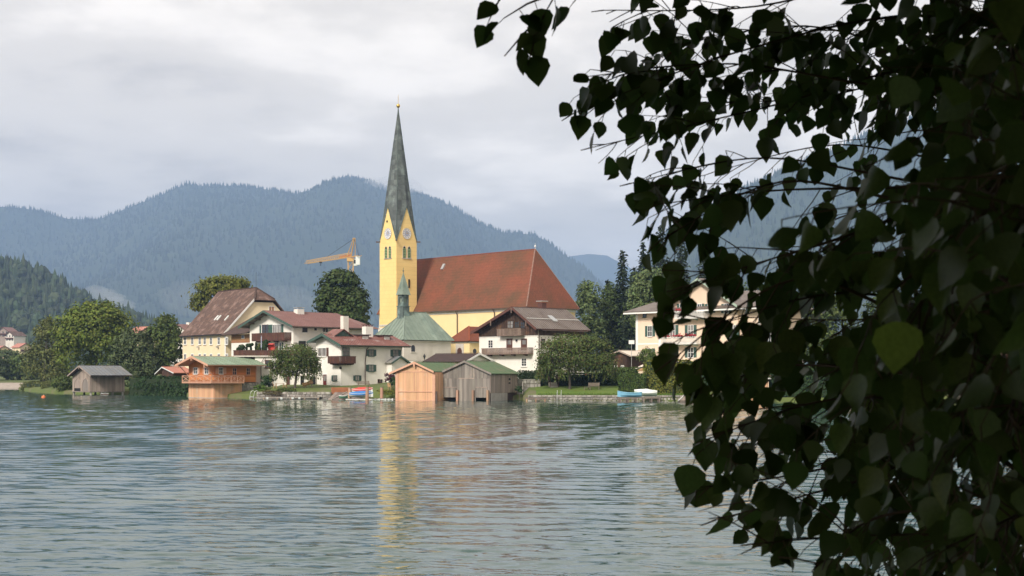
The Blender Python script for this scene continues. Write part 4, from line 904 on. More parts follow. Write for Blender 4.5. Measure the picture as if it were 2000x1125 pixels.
# things on the terrace: topiary animals, shrubs, parasol
def onterrace(px, dy): return Vector((gx(px, 229.3 + dy), 229.3 + dy, h.zg + tz + .2))
def topiary(name, label, px, parts, mtl, cat='topiary'):
    o = thing(name, label, cat, onterrace(px, .6), 0); rg = np.random.default_rng(int(px)); C = []; Nn = []
    core = MB()
    for (cx, cz, rx, rz_) in parts:
        core.lathe([(0, -rz_ * .85), (rx * .6, -rz_ * .6), (rx * .85, 0), (rx * .6, rz_ * .6), (0, rz_ * .85)], 10, (cx, 0, cz))
        d = unit(rg.normal(size=(260, 3))); C.append(d * np.array([rx, rx * .8, rz_]) + np.array([cx, 0, cz])); Nn.append(d)
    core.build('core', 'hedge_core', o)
    V = leaf_cards(np.concatenate(C), unit(np.concatenate(Nn) + rg.normal(size=(len(np.concatenate(C)), 3)) * .5), np.full(sum(map(len, C)), .11), rg)
    link('leaves', quad_mesh('leaves', V), mtl, o, kind='stuff')
    return o
topiary('topiary', 'rounded clipped bush standing behind the dark terrace parapet', 472, [(0, 1.25, .6, .55), (-.5, 1.0, .35, .35), (0, .4, .4, .45)], 'fol_shrub')
topiary('topiary', 'bear shaped topiary on four legs on the roof terrace', 486, [(0, 1.65, .5, .3), (.5, 1.8, .26, .22), (-.35, 1.1, .14, .4), (.35, 1.1, .14, .4), (0, .45, .45, .45)], 'fol_shrub')
topiary('potted_shrub', 'narrow dark potted cypress on the roof terrace', 500.5, [(0, 1.2, .22, 1.15)], 'fol_hedge_dark', cat='shrub')
topiary('potted_shrub', 'yellow green rounded shrub on the roof terrace', 507, [(0, 1.0, .5, .95)], 'fol_yellow', cat='shrub')
topiary('potted_shrub', 'tall dark green shrub beside the closed blue parasol', 516, [(0, 1.2, .55, 1.2), (.3, 2.0, .35, .6)], 'fol_shrub', cat='shrub')
o = thing('parasol', 'slim closed blue grey parasol on the roof terrace', 'parasol', onterrace(510.5, .2), 0)
MB().path([(0, 0, 0), (0, 0, 3.2)], [.03, .03]).build('pole', 'steel', o); MB().lathe([(.03, 1.2), (.1, 1.3), (.08, 2.8), (.03, 3.2), (0, 3.25)], 8).build('folded_canopy', 'clock_blue', o)
o = thing('deck_chair', 'red and white striped hooded beach chair on the roof terrace', 'chair', onterrace(529, .9), R(-20))
MB().box(-.6, .6, -.4, .4, 0, .75).build('seat', 'cover_red', o); MB().prism([(-.6, .4, .75), (-.6, .1, 2.0), (-.6, -.5, 1.85), (-.6, -.5, 1.75), (-.6, .0, 1.8), (-.6, .2, .75)], (1.2, 0, 0)).build('hood', 'cover_red', o)
for k in range(3): MB().box(-.62 + k * .45, -.42 + k * .45, -.52, .42, .76, .8).build('stripe', 'trim_white', o)

# ------------------------------------------------------------------ pale yellow house with the mossy tiled roof
RL, RR = Vector((-56.6, 277.0)), Vector((-45.4, 262.0)); uu = (RR - RL).normalized(); vv = Vector((-uu.y, uu.x)); rzy = math.atan2(uu.y, uu.x); b_ = 7.5
cor = RR - vv * b_      # near right eave corner
yh = thing('house', 'pale yellow house with big mossy brown tiled half hipped roof', 'house', (cor.x, cor.y, 3.0), rzy)
LY = (RR - RL).length; ye = gz(649, 262) - 3.0; yr_ = gz(562.5, 262) - 3.0
MB().prism([(0, 0, -1), (0, 2 * b_, -1), (0, 2 * b_, ye), (0, b_ + 1.9, yr_ - 2.6), (0, b_ - 1.9, yr_ - 2.6), (0, 0, ye)], (-LY, 0, 0)).build('wall', 'cream_plaster', yh)
o1 = .5; sl_ = (yr_ - ye) / b_
ov = [(-LY - .3, -o1, ye - o1 * sl_ + .03), (.35, -o1, ye - o1 * sl_ + .03)]; hp = b_ - 2.0
MB().slab([ov[0], ov[1], (.35, hp, ye + hp * sl_ + .03), (-3.0, b_, yr_ + .03), (-LY - .3, b_, yr_ + .03)], .16).build('roof', 'old_tile', yh)
MB().slab([(-LY - .3, 2 * b_ + o1, ye - o1 * sl_ + .03), (.35, 2 * b_ + o1, ye - o1 * sl_ + .03), (.35, 2 * b_ - hp, ye + hp * sl_ + .03), (-3.0, b_, yr_ + .03), (-LY - .3, b_, yr_ + .03)], .16).build('roof', 'old_tile', yh)
MB().slab([(.6, hp - .2, ye + hp * sl_ - .2), (.6, 2 * b_ - hp + .2, ye + hp * sl_ - .2), (-3.0, b_, yr_ + .06)], .16).build('half_hip', 'old_tile', yh)
for p, q in (((-LY - .3, b_, yr_ + .25), (-3, b_, yr_ + .25)), ((-3, b_, yr_ + .25), (.5, hp, ye + hp * sl_ + .2)), ((-3, b_, yr_ + .25), (.5, 2 * b_ - hp, ye + hp * sl_ + .2))): MB().beam(p, q, .3, .16).build('ridge_tiles', 'annex_tile', yh)
MB().beam((.4, 0 - o1, ye - .4), (.4, hp, ye + hp * sl_ + .02), .1, .3).build('barge_board', 'trim_white', yh)
MB().box(-LY, .12, -.12, .0, ye - .45, ye - .1).build('eaves_cornice', 'trim_white', yh)
MB().beam((-LY - .3, -o1 - .06, ye - o1 * sl_ - .02), (.3, -o1 - .06, ye - o1 * sl_ - .02), .14).build('gutter', 'iron_black', yh)
MB().box(-.45, .03, -.03, .0, -1, ye - .5).build('corner_strip', 'trim_white', yh)
class Sub(House):
    def __init__(s, root, P, zg, rz): s.root, s.P0, s.zg, s.rz = root, P, zg, rz; s.ex = Vector((math.cos(rz), math.sin(rz))); s.ey = Vector((-math.sin(rz), math.cos(rz)))
hy = Sub(yh, cor, 3.0, rzy)
for pxc in (362, 376, 390.6, 400.3, 412.6, 427.8, 442.8):
    hy.window('front', 0, pxc - 2, 659.5, pxc + 2, 672, mull=(1, 1), cw=.14); hy.window('front', 0, pxc - 2, 692, pxc + 2, 703, mull=(1, 1), cw=.14)
hy.window('side', 0, 525.5, 599, 535, 609, frame='trim_white', pane='annex_board', mull=(1, 0), sill=False)
for pxc in (389, 427): hy.mb('front', 0).box(hy.front(pxc - .8, 678)[0], hy.front(pxc + .8, 678)[0], 0, .5, hy.front(pxc, 679.5)[1], hy.front(pxc, 676)[1]).build('wall_lamp', 'stone_pale', yh)
for pxc, py_, w in ((423, 624, .45), (428, 624, .45), (443, 624.5, .35)):
    u, z_ = hy.front(pxc, py_, 2.2); yq = (z_ - ye) / sl_; u = hy.front(pxc, py_, yq)[0]
    MB().prism([(u - w / 2, yq - .4, ye + (yq - .4) * sl_ + .25), (u + w / 2, yq - .4, ye + (yq - .4) * sl_ + .25), (u + w / 2, yq + .4, ye + (yq + .4) * sl_ + .25), (u - w / 2, yq + .4, ye + (yq + .4) * sl_ + .25)], (0, -.1, .12)).build('roof_light', 'boat_white', yh)
MB().path([(-3, b_, yr_), (-3, b_, yr_ + 3)], [.03, .02], 5).build('lightning_rod', 'iron_black', yh)
# pinkish roof and chimney of the house further left
fh = House('house', 'low house with dusty pink roof glimpsed left of the yellow house', 'house', 372, 300, 3.2, -46)
fh.gable(-9, 0, 9, (-9.8, gz(652, 300) - 3.2), (-4.5, gz(633, 300) - 3.2), (.8, gz(652, 300) - 3.2), .6, .6, 'white_plaster', 'red_metal')
fh.mb().box(-5, -4, 2, 3.4, 5, gz(628, 300) - 3.2).build('chimney', 'white_plaster', fh.root)

# dark roofed outbuilding between church and boathouses
h = House('outbuilding', 'low outbuilding with dark brown tiled roof below the sacristy', 'outbuilding', 955, 224, 1.5, -46 + 90)
a = at(947.7, 692, 226); l, r_ = at(928.5, 708, 226), at(962, 706, 226)
loc = lambda p: (Vector((p.x, p.y)) - h.P0).dot(h.ex)
h.gable(-4.6, -.1, 9.5, (-5.3, l.z - 1.5), (-2.4, a.z - 1.5), (.6, r_.z - 1.5), .5, .4, 'white_plaster', 'dark_tile', barge='trim_white', bw=.3)
# small brown shed by the hotel
h = House('shed', 'small dark brown timber shed beside the pink hotel', 'shed', 1224, 232, 2.6, -46)
h.gable(-5, 0, 6, h.front(1178, 697, -.5), h.front(1209, 686, -.5), h.front(1232, 696, -.5), .5, .4, 'dark_wood', 'canvas', barge='pinkgrey_wood', bw=.2)
h.clad('front', 0, -4.98, -.02, 0, h.front(1210, 698)[1], .25, 'dark_wood', 'boards')
for q in (1203, 1216): h.window('front', -.05, q - 2.2, 714.5, q + 2.2, 719, mull=(1, 0), cw=.08, sill=False)
o = tag(MB().box(-.45, .45, -.03, .03, 0, .62).build('sign_board', 'trim_white'), 'plain white sign board on a post beside the pink hotel', 'sign'); p = at(1233.5, 672, 229); o.location = p
MB().path([(0, .04, 0.1), (0, .04, -p.z + 2.4)], [.04, .04]).build('post', 'steel', o)

# ------------------------------------------------------------------ pink hotel with green shutters
h = House('hotel', 'pink three storey lakeside hotel with green shutters and flower balconies', 'hotel', 1242, 240, 2.4, -46)
HL, HD = 25.0, 12.0
ez = h.front(1250, 606, -1.0)[1]; rz_ = h.front(1275, 578, 5)[1]
h.mb().box(0, HL, 0, HD, -1, ez - .03).build('wall', 'pink_plaster', h.root)
o_ = 1.5
P = [(-o_, -o_, ez - .35), (HL + o_, -o_, ez - .35), (HL + o_, HD + o_, ez - .35), (-o_, HD + o_, ez - .35)]; Q = [(4.5, HD / 2, rz_), (HL - 4.5, HD / 2, rz_)]
for pl in ([P[0], P[1], Q[1], Q[0]], [P[1], P[2], Q[1]], [P[2], P[3], Q[0], Q[1]], [P[3], P[0], Q[0]]): h.mb().slab(pl, .14).build('roof', 'brown_metal', h.root)
h.mb().box(-o_, HL + o_, -o_, -o_ + .25, ez - .6, ez - .36).build('eaves_board', 'trim_white', h.root); h.mb().box(-o_, -o_ + .25, -o_ + .26, HD, ez - .6, ez - .36).build('eaves_board', 'trim_white', h.root)
# cross gable over the middle bay
ga, gb = h.front(1300, 600)[0], h.front(1452, 600)[0]; gm = (ga + gb) / 2; gzx = ez + 4.6
h.mb().prism([(ga + .8, -.35, -1), (gb - .8, -.35, -1), (gb - .8, -.35, ez + .3), (gm, -.35, gzx - .3), (ga + .8, -.35, ez + .3)], (0, 4, 0)).build('middle_bay', 'pink_plaster', h.root)
for (xe, sgn) in ((ga, 1), (gb, -1)):
    h.mb().slab([(xe, -1.6, ez - .05), (xe, 6, ez - .05), (gm, 6, gzx), (gm, -1.6, gzx)], .14).build('gable_roof', 'brown_metal', h.root)
    h.mb().prism([(xe, -1.66, ez - .3), (gm, -1.66, gzx - .25), (gm, -1.66, gzx + .12), (xe, -1.66, ez + .12)], (0, .05, 0)).build('barge_board', 'pale_green_metal', h.root)
for u in (.25, h.front(1289, 640)[0]): h.mb('front', 0).box(u - .25, u + .25, .0, .06, -1, ez - .65).build('pilaster', 'trim_white', h.root)
h.mb('front', 0).box(.55, ga, .0, .05, h.front(1265, 672)[1] - .1, h.front(1265, 672)[1] + .15).build('string_course', 'trim_white', h.root)
yv = -.35
h.window('front', 0, 1256.5, 610, 1262, 619.5, mull=(0, 0), frame='shutter_green')
h.window('front', 0, 1266, 637, 1273.5, 657, mull=(1, 1), shut='shutter_green', sw=.55); h.window('front', 0, 1266, 681, 1273.5, 699, mull=(1, 1), shut='shutter_green', sw=.55)
for a, b in ((1309, 1318.5), (1344.5, 1354), (1388, 1397), (1428, 1437)): 
    h.window('front', yv, a, 635.5, b, 656, mull=(1, 1), shut='shutter_green', sw=.6, pane='glass_curtain'); h.window('front', yv, a, 679, b, 698, mull=(1, 1), shut='shutter_green', sw=.6)
for a, b in ((1328, 1337), (1363, 1370), (1383, 1391), (1415, 1423)): h.window('front', yv, a, 594, b, 611, mull=(1, 0), shut='shutter_green', sw=.5)
def flowerbox(u0, u1, z, dep, lab):
    wp = h.P0 + h.ex * ((u0 + u1) / 2) + h.ey * (yv - dep); o = thing('flower_box', lab, 'flower box', (wp.x, wp.y, h.zg + z), h.rz); w = (u1 - u0) / 2; MB().box(-w, w, -.13, .13, 0, .2).build('trough', 'trim_white', o)
    rg = np.random.default_rng(int(abs(u0) * 50)); n = int(90 * w * 2); C = np.stack([rg.uniform(-w, w, n), rg.normal(0, .16, n) - .05, .22 + np.abs(rg.normal(0, .17, n)) * (0.6 + .6 * np.sin(rg.uniform(0, 6, n)) ** 2)], 1); Nn = unit(rg.normal(size=(n, 3)) + np.array([0, -.6, .6]))
    k = int(n * .3); link('blossoms', quad_mesh('blossoms', leaf_cards(C[k:], Nn[k:], np.full(n - k, .1), rg, .9)), 'flower_red', o, kind='stuff'); link('leaves', quad_mesh('leaves', leaf_cards(C[:k] - np.array([0, 0, .1]), Nn[:k], np.full(k, .1), rg)), 'fol_shrub', o, kind='stuff')
for (pa, pb, yt, ybm, dep, which) in ((1290, 1360, 660, 671, 1.4, 'lower'), (1317, 1374, 609, 620.5, 1.3, 'upper')):
    u0, u1 = h.front(pa, ybm, yv - dep)[0], h.front(pb, ybm, yv - dep)[0]; z0, z1 = h.front((pa + pb) / 2, ybm, yv - dep)[1], h.front((pa + pb) / 2, yt, yv - dep)[1]
    h.balcony('front', yv, u0, u1, z0, z1, dep, 'trim_white', .07, .09, floor='pale_green_metal')
    n = 3 if which == 'lower' else 2
    for k in range(n):
        a = u0 + (u1 - u0) * (k + .08) / n; b = u0 + (u1 - u0) * (k + (.92 if which == 'lower' else .5)) / n
        flowerbox(a, b, z1 + .005, dep, 'red geraniums along the %s hotel balcony rail, %s trough' % (which, ['leftmost', 'middle', 'far'][k] if n == 3 else ['first', 'second'][k]))
# glazed veranda and white steps seen low between the leaves
h.mb().box(ga + 3.2, ga + 8, -4.5, -.36, -.8, 2.0).build('veranda', 'trim_white', h.root); h.mb().box(ga + 3.0, ga + 8.2, -4.8, -.36, 2.0, 2.15).build('veranda_roof', 'trim_white', h.root)
for k in range(6): h.mb().box(ga + 3.4 + k * .75, ga + 3.95 + k * .75, -4.53, -4.5, .6, 1.8).build('veranda_pane', 'glass_curtain', h.root)

def to_px(hh, x, y, z):
    w = hh.P0 + hh.ex * x + hh.ey * y; return 1000 + FPX * w.x / w.y, HZ - FPX * (hh.zg + z - CAMZ) / w.y
for yy in (2.2, 5.6, 9.0):
    for z0 in (.6, 3.5, 6.4):
        if z0 + 1.8 > ez: continue
        a, b = to_px(h, HL, yy, z0 + 1.7), to_px(h, HL, yy + 1.0, z0); h.window('side', HL, a[0], a[1], b[0], b[1], mull=(1, 1), shut='shutter_green', sw=.5)
for z0 in (3.2, 6.2): h.mb('side', HL).box(.02, HD - .02, 0, .05, z0 - .35, z0 - .15).build('string_course', 'trim_white', h.root)
for yy in (.25, HD - .25): h.mb('side', HL).box(yy - .25, yy + .25, .0, .06, -1, ez - .65).build('pilaster', 'trim_white', h.root)
# ------------------------------------------------------------------ boathouses
# orange timber boathouse with balcony
h = House('boathouse', 'orange timber boathouse with green metal roof and cross braced balcony', 'boathouse', 418, 223, 0.0, -49)
f = 2.1; x0 = h.front(369, 730)[0]; Ls = h.side(499, 730)[0]; Lb = h.side(472, 765)[0]
eL = h.front(341, 715, -f); ap = h.front(374, 697.5, -f); eRr = h.front(406, 714, -f)
zf = h.front(395, 746.5)[1]
zw0, zw1 = h.gable(x0, 0, Ls, eL, ap, eRr, f, .9, 'larch_horizontal', 'green_metal', .85, True, 'larch_trim', 'upper_wall', zb=zf, underside='larch_trim', bw=.3)
zt = lambda u: (eL[1] + (ap[1] - eL[1]) * (u - eL[0]) / (ap[0] - eL[0]) if u < ap[0] else eRr[1] + (ap[1] - eRr[1]) * (eRr[0] - u) / (eRr[0] - ap[0])) - .08
h.clad('front', 0, x0, -.01, zf + .02, zw0 - .1, .2, 'larch_horizontal', 'wall_boards', horizontal=True); h.clad('front', 0, x0 + .3, -.3, zw0 - .05, zt, .2, 'larch_new', 'gable_boards')
h.clad('side', 0, .06, Ls, zf + .02, zw1 - .1, .2, 'larch_horizontal', 'wall_boards', horizontal=True)
h.mb().box(x0, 0, 0, Lb, -.8, zf - .02).build('lower_wall', 'larch_pale', h.root)
h.clad('front', 0, x0, -.01, .06, zf - .25, .18, 'larch_pale', 'lower_boards'); h.clad('side', 0, .06, Lb, .06, zf - .25, .18, 'larch_pale', 'lower_boards')
h.mb().box(x0 - .04, .09, -.09, Lb, -.3, .1).build('sill_beam', 'concrete', h.root)
for (fc, v, a, b, c, d) in (('front', -.05, 379.5, 718.5, 386, 730), ('front', -.05, 400.5, 718.5, 407, 730), ('side', .05, 428, 718.5, 434.5, 730)):
    h.window(fc, v, a, b, c, d, mull=(1, 1), shut='larch_trim', sw=.55, pane='glass_dark')
for a, b in ((455, 461), (481.5, 487.5)): h.window('side', .05, a, 719.5, b, 731.5, mull=(1, 1), frame='larch_trim')
bd = 1.15
h.mb().box(x0 - .2, bd, -bd, -.04, zf - .16, zf - .001).box(.06, bd, -.04, h.side(477, 747, bd)[0], zf - .16, zf - .001).build('balcony_floor', 'larch_trim', h.root)
zt_ = h.side(440, 733.5, bd)[1]
def crossrail(fm, u0, u1, n, nm='railing'):
    st = (u1 - u0) / n; rl = MB(fm); rl.box(u0, u1, -.05, .06, zt_ - .09, zt_).box(u0, u1, -.03, .04, zf + .1, zf + .18); o = rl.build(nm, 'larch_trim', h.root)
    for k in range(n + 1): MB(fm).box(u0 + k * st - .05, u0 + k * st + .05, -.05, .05, zf, zt_ - .09).build('post', 'larch_trim', o)
    br = MB(fm)
    for k in range(n):
        a, b = u0 + k * st + .06, u0 + (k + 1) * st - .06; zl, zh = zf + .19, zt_ - .1
        br.beam((a, 0, zl), (b, 0, zh), .05, .07).beam((a, .012, zh), (b, .012, zl), .05, .07).beam(((a + b) / 2, -.012, zl), ((a + b) / 2, -.012, zh), .05, .05)
    br.build('cross_braces', 'larch_trim', o, kind='stuff')
crossrail(lambda u, d, z: (u, -bd + .07 - d, z), x0 - .15, bd - .07, 4); crossrail(lambda u, d, z: (bd - .07 + d, u, z), -bd + .15, h.side(477, 747, bd)[0], 5)
for y_ in [-.6, 1.2, 3, 4.8, 6.6, 8.2]: h.mb().box(.06, .75, y_ - .08, y_ + .08, zw1 - .32, zw1 - .12).build('rafter_tail', 'larch_trim', h.root)
h.mb().box(-.02, .12, Ls - .02, Ls + .1, zf, zw1 - .1).build('corner_post', 'larch_trim', h.root)
for u in (ap[0], eL[0] * .8 + ap[0] * .2, eRr[0] * .8 + ap[0] * .2): h.mb().box(u - .09, u + .09, -f - .12, -f + .1, zt(u) - .5, zt(u) + .05).build('gable_pendant', 'larch_trim', h.root)
for y_ in (-f + .35,): 
    for u in (x0 + .1, -.1): h.mb().beam((u, 0, zf + .9), (u, y_, zt(u) - .1), .12).build('brace', 'larch_trim', h.root)
# rubble base beside it
def stone_wall(name, label, a, b, zb, ztop, thick, m, n_rows, seed, sz=(.3, .7), top=None):
    """wall of individual stones from a to b (2D points)"""
    a, b = Vector(a), Vector(b); d = (b - a); Lw = d.length; rz = math.atan2(d.y, d.x); o = thing(name, label, 'wall', (a.x, a.y, zb), rz); rr = random.Random(seed); H = ztop - zb
    MB().box(0, Lw, .1, thick, -.4, H - .04).build('core', 'concrete', o); cnt = 0
    for k in range(n_rows):
        z0, z1 = H * k / n_rows, H * (k + 1) / n_rows; u = 0
        while u < Lw:
            w = min(rr.uniform(*sz), Lw - u + .01); e = rr.uniform(.0, .07); c = .03; j = [rr.uniform(-.03, .03) for _ in range(8)]
            MB().add([(u + c + j[0], .12, z0 + c + j[1]), (u + w - c + j[2], .12, z0 + c + j[3]), (u + w - c + j[4], .12, z1 - c + j[5]), (u + c + j[6], .12, z1 - c + j[7]),
                      (u + c * 2.5 + j[0], -e, z0 + c * 2 + j[1]), (u + w - c * 2.5 + j[2], -e, z0 + c * 2 + j[3]), (u + w - c * 2.5 + j[4], -e, z1 - c * 2 + j[5]), (u + c * 2.5 + j[6], -e, z1 - c * 2 + j[7])],
                     [(4, 5, 6, 7), (0, 1, 5, 4), (1, 2, 6, 5), (2, 3, 7, 6), (3, 0, 4, 7)]).build('stone', m, o); cnt += 1
            u += w
    if top: MB().box(-.05, Lw + .05, -.08, thick + .05, H - .035, H + .06).build('coping', top, o)
    return o
p0 = h.P0 + h.ex * .05 + h.ey * (Lb + .02); p1 = h.P0 + h.ex * .05 + h.ey * (Ls + 1.2)
stone_wall('stone_wall', 'rubble stone base under the orange boathouse', p0, p1, -.3, zf - .05, 1.2, 'stone_grey', 6, 5, (.35, .8))

# small pale larch boathouse
h = House('boathouse', 'pale new larch boathouse with board doors and green roof', 'boathouse', 850, 200, 0.0, -23)
f = .45; x0 = h.front(773, 750)[0]; L_ = 12.0
eL = h.front(759.5, 730.5, -f); ap = h.front(809, 708.5, -f); eRr = h.front(847, 727, -f)
zw0, zw1 = h.gable(x0, 0, L_, eL, ap, eRr, f, .4, 'larch_pale', 'green_felt', None, False, 'larch_trim', zb=-.8, bw=.25)
zt = lambda u: (eL[1] + (ap[1] - eL[1]) * (u - eL[0]) / (ap[0] - eL[0]) if u < ap[0] else eRr[1] + (ap[1] - eRr[1]) * (eRr[0] - u) / (eRr[0] - ap[0])) - .08
zb_ = h.front(810, 727)[1]; zm = h.front(810, 765.5)[1]
h.clad('front', 0, x0 + .3, -.3, zb_ + .12, zt, .17, 'larch_pale', 'gable_boards'); h.clad('front', 0, x0 + .42, -.42, zm + .1, zb_ - .02, .17, 'larch_pale', 'door_boards', t=.05); h.clad('front', 0, x0 + .42, -.42, .12, zm - .02, .17, 'larch_pale', 'lower_boards')
fr = h.mb('front', 0)
for a, b, c, d in ((x0, x0 + .4, -.2, zw0), (-.4, .02, -.2, zw1)): fr.box(a, b, 0, .12, c, d - .15)
fr.box(x0 + .4, -.4, 0, .1, zb_, zb_ + .1).box(x0 + .4, -.4, 0, .13, zm, zm + .09).box(x0 + .4, -.4, 0, .1, -.05, .1)
uc = (x0) / 2 - .15; fr.box(uc - .04, uc + .04, .05, .1, zm + .1, zb_); fr.build('door_frame', 'larch_trim', h.root)
h.mb().box(ap[0] - .12, ap[0] + .12, -f - .1, -f + .05, ap[1] - .55, ap[1] + .05).build('gable_pendant', 'larch_trim', h.root)
h.clad('side', 0, 0, 4, .1, zw1 - .2, .2, 'larch_pale', 'side_boards')
h.mb().path([(.25, -.1, -.8), (.25, -.1, zm + .1)], [.16, .15], 8).build('mooring_post', 'pipe_brown', h.root)

# weathered grey double boathouse
h = House('boathouse', 'weathered grey board boathouse with two water gates and green felt roof', 'boathouse', 957, 199.5, 0.0, -23)
f = .35; x0 = h.front(857.5, 750)[0]; L_ = h.side(1010, 750)[0]
eL = h.front(855, 730.5, -f); ap = h.front(907, 706.5, -f); eRr = h.front(959.5, 731, -f)
zt = lambda u: (eL[1] + (ap[1] - eL[1]) * (u - eL[0]) / (ap[0] - eL[0]) if u < ap[0] else eRr[1] + (ap[1] - eRr[1]) * (eRr[0] - u) / (eRr[0] - ap[0])) - .05
zw0, zw1 = h.gable(x0, 0, L_, eL, ap, eRr, f, .5, None, 'green_felt', None, False, 'weathered_wood', bw=.26)
g = [h.front(p, 770)[0] for p in (863.5, 893, 929.5, 952)]; zo = h.front(880, 776)[1]; zg0 = h.front(880, 757)[1]; zbm = h.front(900, 739)[1]
def zlow(u): return zo if (g[0] - .02 < u < g[1] + .02 or g[2] - .02 < u < g[3] + .02) else -.25
h.clad('front', -.01, x0, 0, lambda u: zbm + .02, zt, .21, 'weathered_wood', 'gable_boards', t=.05)
h.clad('front', -.01, x0, g[0], -.25, zbm, .2, 'weathered_wood', 'wall_boards', t=.05); h.clad('front', -.01, g[1], g[2], -.25, zbm, .2, 'weathered_wood', 'wall_boards', t=.055); h.clad('front', -.01, g[3], 0, -.25, zbm, .2, 'weathered_wood', 'wall_boards', t=.05)
for k in (0, 2):
    h.clad('front', -.01, g[k], g[k + 1], zg0 + .1, zbm, .2, 'weathered_wood', 'wall_boards', t=.05)
    gt = h.mb('front', -.03).box(g[k] + .02, g[k + 1] - .02, .0, .09, zg0, zg0 + .1).build('water_gate', 'pinkgrey_wood', h.root)
    h.clad('front', -.02, g[k] + .04, g[k + 1] - .04, zo, zg0 - .01, .24, 'weathered_wood', 'gate_boards', parent=gt)
bt = h.mb('front', -.06)
for a, b in ((g[1] + .2, g[2] - .2),): bt.box(a, b, .0, .05, zbm - .06, zbm + .06)
bt.build('batten', 'pinkgrey_wood', h.root)
for pxp in (860, 895, 925.5, 954):
    u = h.front(pxp, 775)[0]; h.mb().box(u - .15, u + .15, -.42, -.14, -.8, h.front(pxp, 762)[1]).build('pile', 'pile_wood', h.root)
h.clad('side', 0, .0, L_, h.side(980, 767)[1], zw1 - .03, .22, 'pinkgrey_wood', 'side_boards', t=.05)
h.mb().box(-.1, .06, .3, L_ * .62, -.6, h.side(980, 767.5)[1]).build('concrete_footing', 'concrete', h.root); h.mb().box(-.06, -.02, 0, L_, -.5, zw1 - .06).build('side_wall', 'dark_wood', h.root)
h.mb().box(x0 + .02, x0 + .06, 0, L_, -.5, zw0 - .06).build('side_wall', 'dark_wood', h.root); h.mb().prism([(x0 + .07, L_ - .1, -.5), (-.07, L_ - .1, -.5), (-.07, L_ - .1, zw1 - .1), (ap[0], L_ - .1, ap[1] - .15), (x0 + .07, L_ - .1, zw0 - .1)], (0, .05, 0)).build('back_wall', 'dark_wood', h.root)
h.window('side', .05, 993.5, 739, 996, 742, frame='iron_black', mull=(0, 0), cw=.03, sill=False, name='vent'); h.window('side', .05, 993.5, 747, 996, 749, frame='iron_black', mull=(0, 0), cw=.03, sill=False, name='vent')

# grey boathouse on the left with two arches
h = House('boathouse', 'old grey boathouse with two arched openings and grey metal roof', 'boathouse', 176, 262, 0.0, -53)
f = .9; x0 = h.front(142, 745)[0]; L_ = h.side(243, 745)[0]
eL = h.front(132, 734.5, -f); ap = h.front(154, 715.5, -f); eRr = h.front(177, 734.5, -f)
zb_ = h.front(160, 764)[1]
zw0, zw1 = h.gable(x0, 0, L_, eL, ap, eRr, f, .5, 'weathered_wood', 'grey_metal', .75, True, 'pinkgrey_wood', zb=zb_, underside='dark_wood', bw=.22)
zt = lambda u: (eL[1] + (ap[1] - eL[1]) * (u - eL[0]) / (ap[0] - eL[0]) if u < ap[0] else eRr[1] + (ap[1] - eRr[1]) * (eRr[0] - u) / (eRr[0] - ap[0])) - .06
h.clad('front', 0, x0, 0, zb_, zt, .22, 'pinkgrey_wood', 'gable_boards'); h.clad('side', 0, .05, L_, h.side(210, 749)[1], zw1 - .05, .24, 'pinkgrey_wood', 'side_boards'); h.clad('side', .05, .05, L_, zb_, h.side(210, 749)[1], .24, 'pinkgrey_wood', 'lower_boards', t=.05)
h.door('front', -.055, 146, 739.5, 158, 763.5, 'pinkgrey_wood', 'pinkgrey_wood', arch=True, name='arched_opening'); h.door('front', -.055, 162, 739.5, 173.5, 763.5, 'weathered_wood', 'pinkgrey_wood', arch=True, name='arched_opening')
u0, u1 = h.front(146, 750)[0], h.front(158, 750)[0]; h.mb('front', -.11).box(u0, u1, 0, .04, h.front(150, 763.5)[1], h.front(150, 758)[1]).build('water_shade_sheet', 'opening_shade', h.root)  # dark sheet on the boards, painted as shade above the water
for y_ in (.2, L_ * .33, L_ * .66, L_ - .3):
    for x_ in (x0 + .15, -.15): h.mb().box(x_ - .15, x_ + .15, y_ - .15, y_ + .15, -1.2, zb_).build('pile', 'stone_grey', h.root)
h.mb().box(x0 - .05, .12, -.12, L_ + .05, zb_ - .18, zb_ - .01).build('floor_beam', 'weathered_wood', h.root)
for u in (ap[0],): h.mb().box(u - .08, u + .08, -f - .08, -f + .04, zt(u) - .5, zt(u) + .03).build('gable_pendant', 'pinkgrey_wood', h.root)
st = thing('landing_stage', 'small plank landing stage beside the old grey boathouse', 'landing stage', (*(h.P0 + h.ex * 1.0 + h.ey * 2.4), .32), h.rz)
for k in range(4): MB().box(-.5, .5, k * .3 - .6, k * .3 - .33, -.04, .04).build('plank', 'boat_white', st)
for a in (-.45, .45): MB().box(a - .05, a + .05, -.55, .5, -1.2, -.045).build('post', 'dock_wood', st)
o = thing('buoy', 'small round orange mooring buoy floating on the lake', 'buoy', (gx(85, 229), 229, 0)); MB().lathe([(0, -.3), (.24, -.2), (.34, .05), (.26, .28), (.08, .38), (0, .4)], 14).build('float', 'buoy_orange', o, smooth=True); MB().path([(0, 0, .36), (0, 0, .5)], [.05, .04]).build('ring', 'steel', o)
o = thing('buoy', 'small red marker buoy by the bank below the hotel hedge', 'buoy', (gx(1391, 181), 181, 0)); MB().lathe([(0, -.3), (.16, -.2), (.2, .2), (.12, .62), (.05, .75), (0, .76)], 12).build('float', 'cover_red', o, smooth=True)
h = House('hut', 'little hut with bright red roof among the shoreline shrubs', 'hut', 338, 264, 1.1, -46)
h.gable(-4, 0, 4, h.front(302, 731, -.4), h.front(316, 717.5, -.4), h.front(339, 729, -.4), .4, .4, 'dark_wood', 'salmon_roof', barge='boat_white', bw=.16)

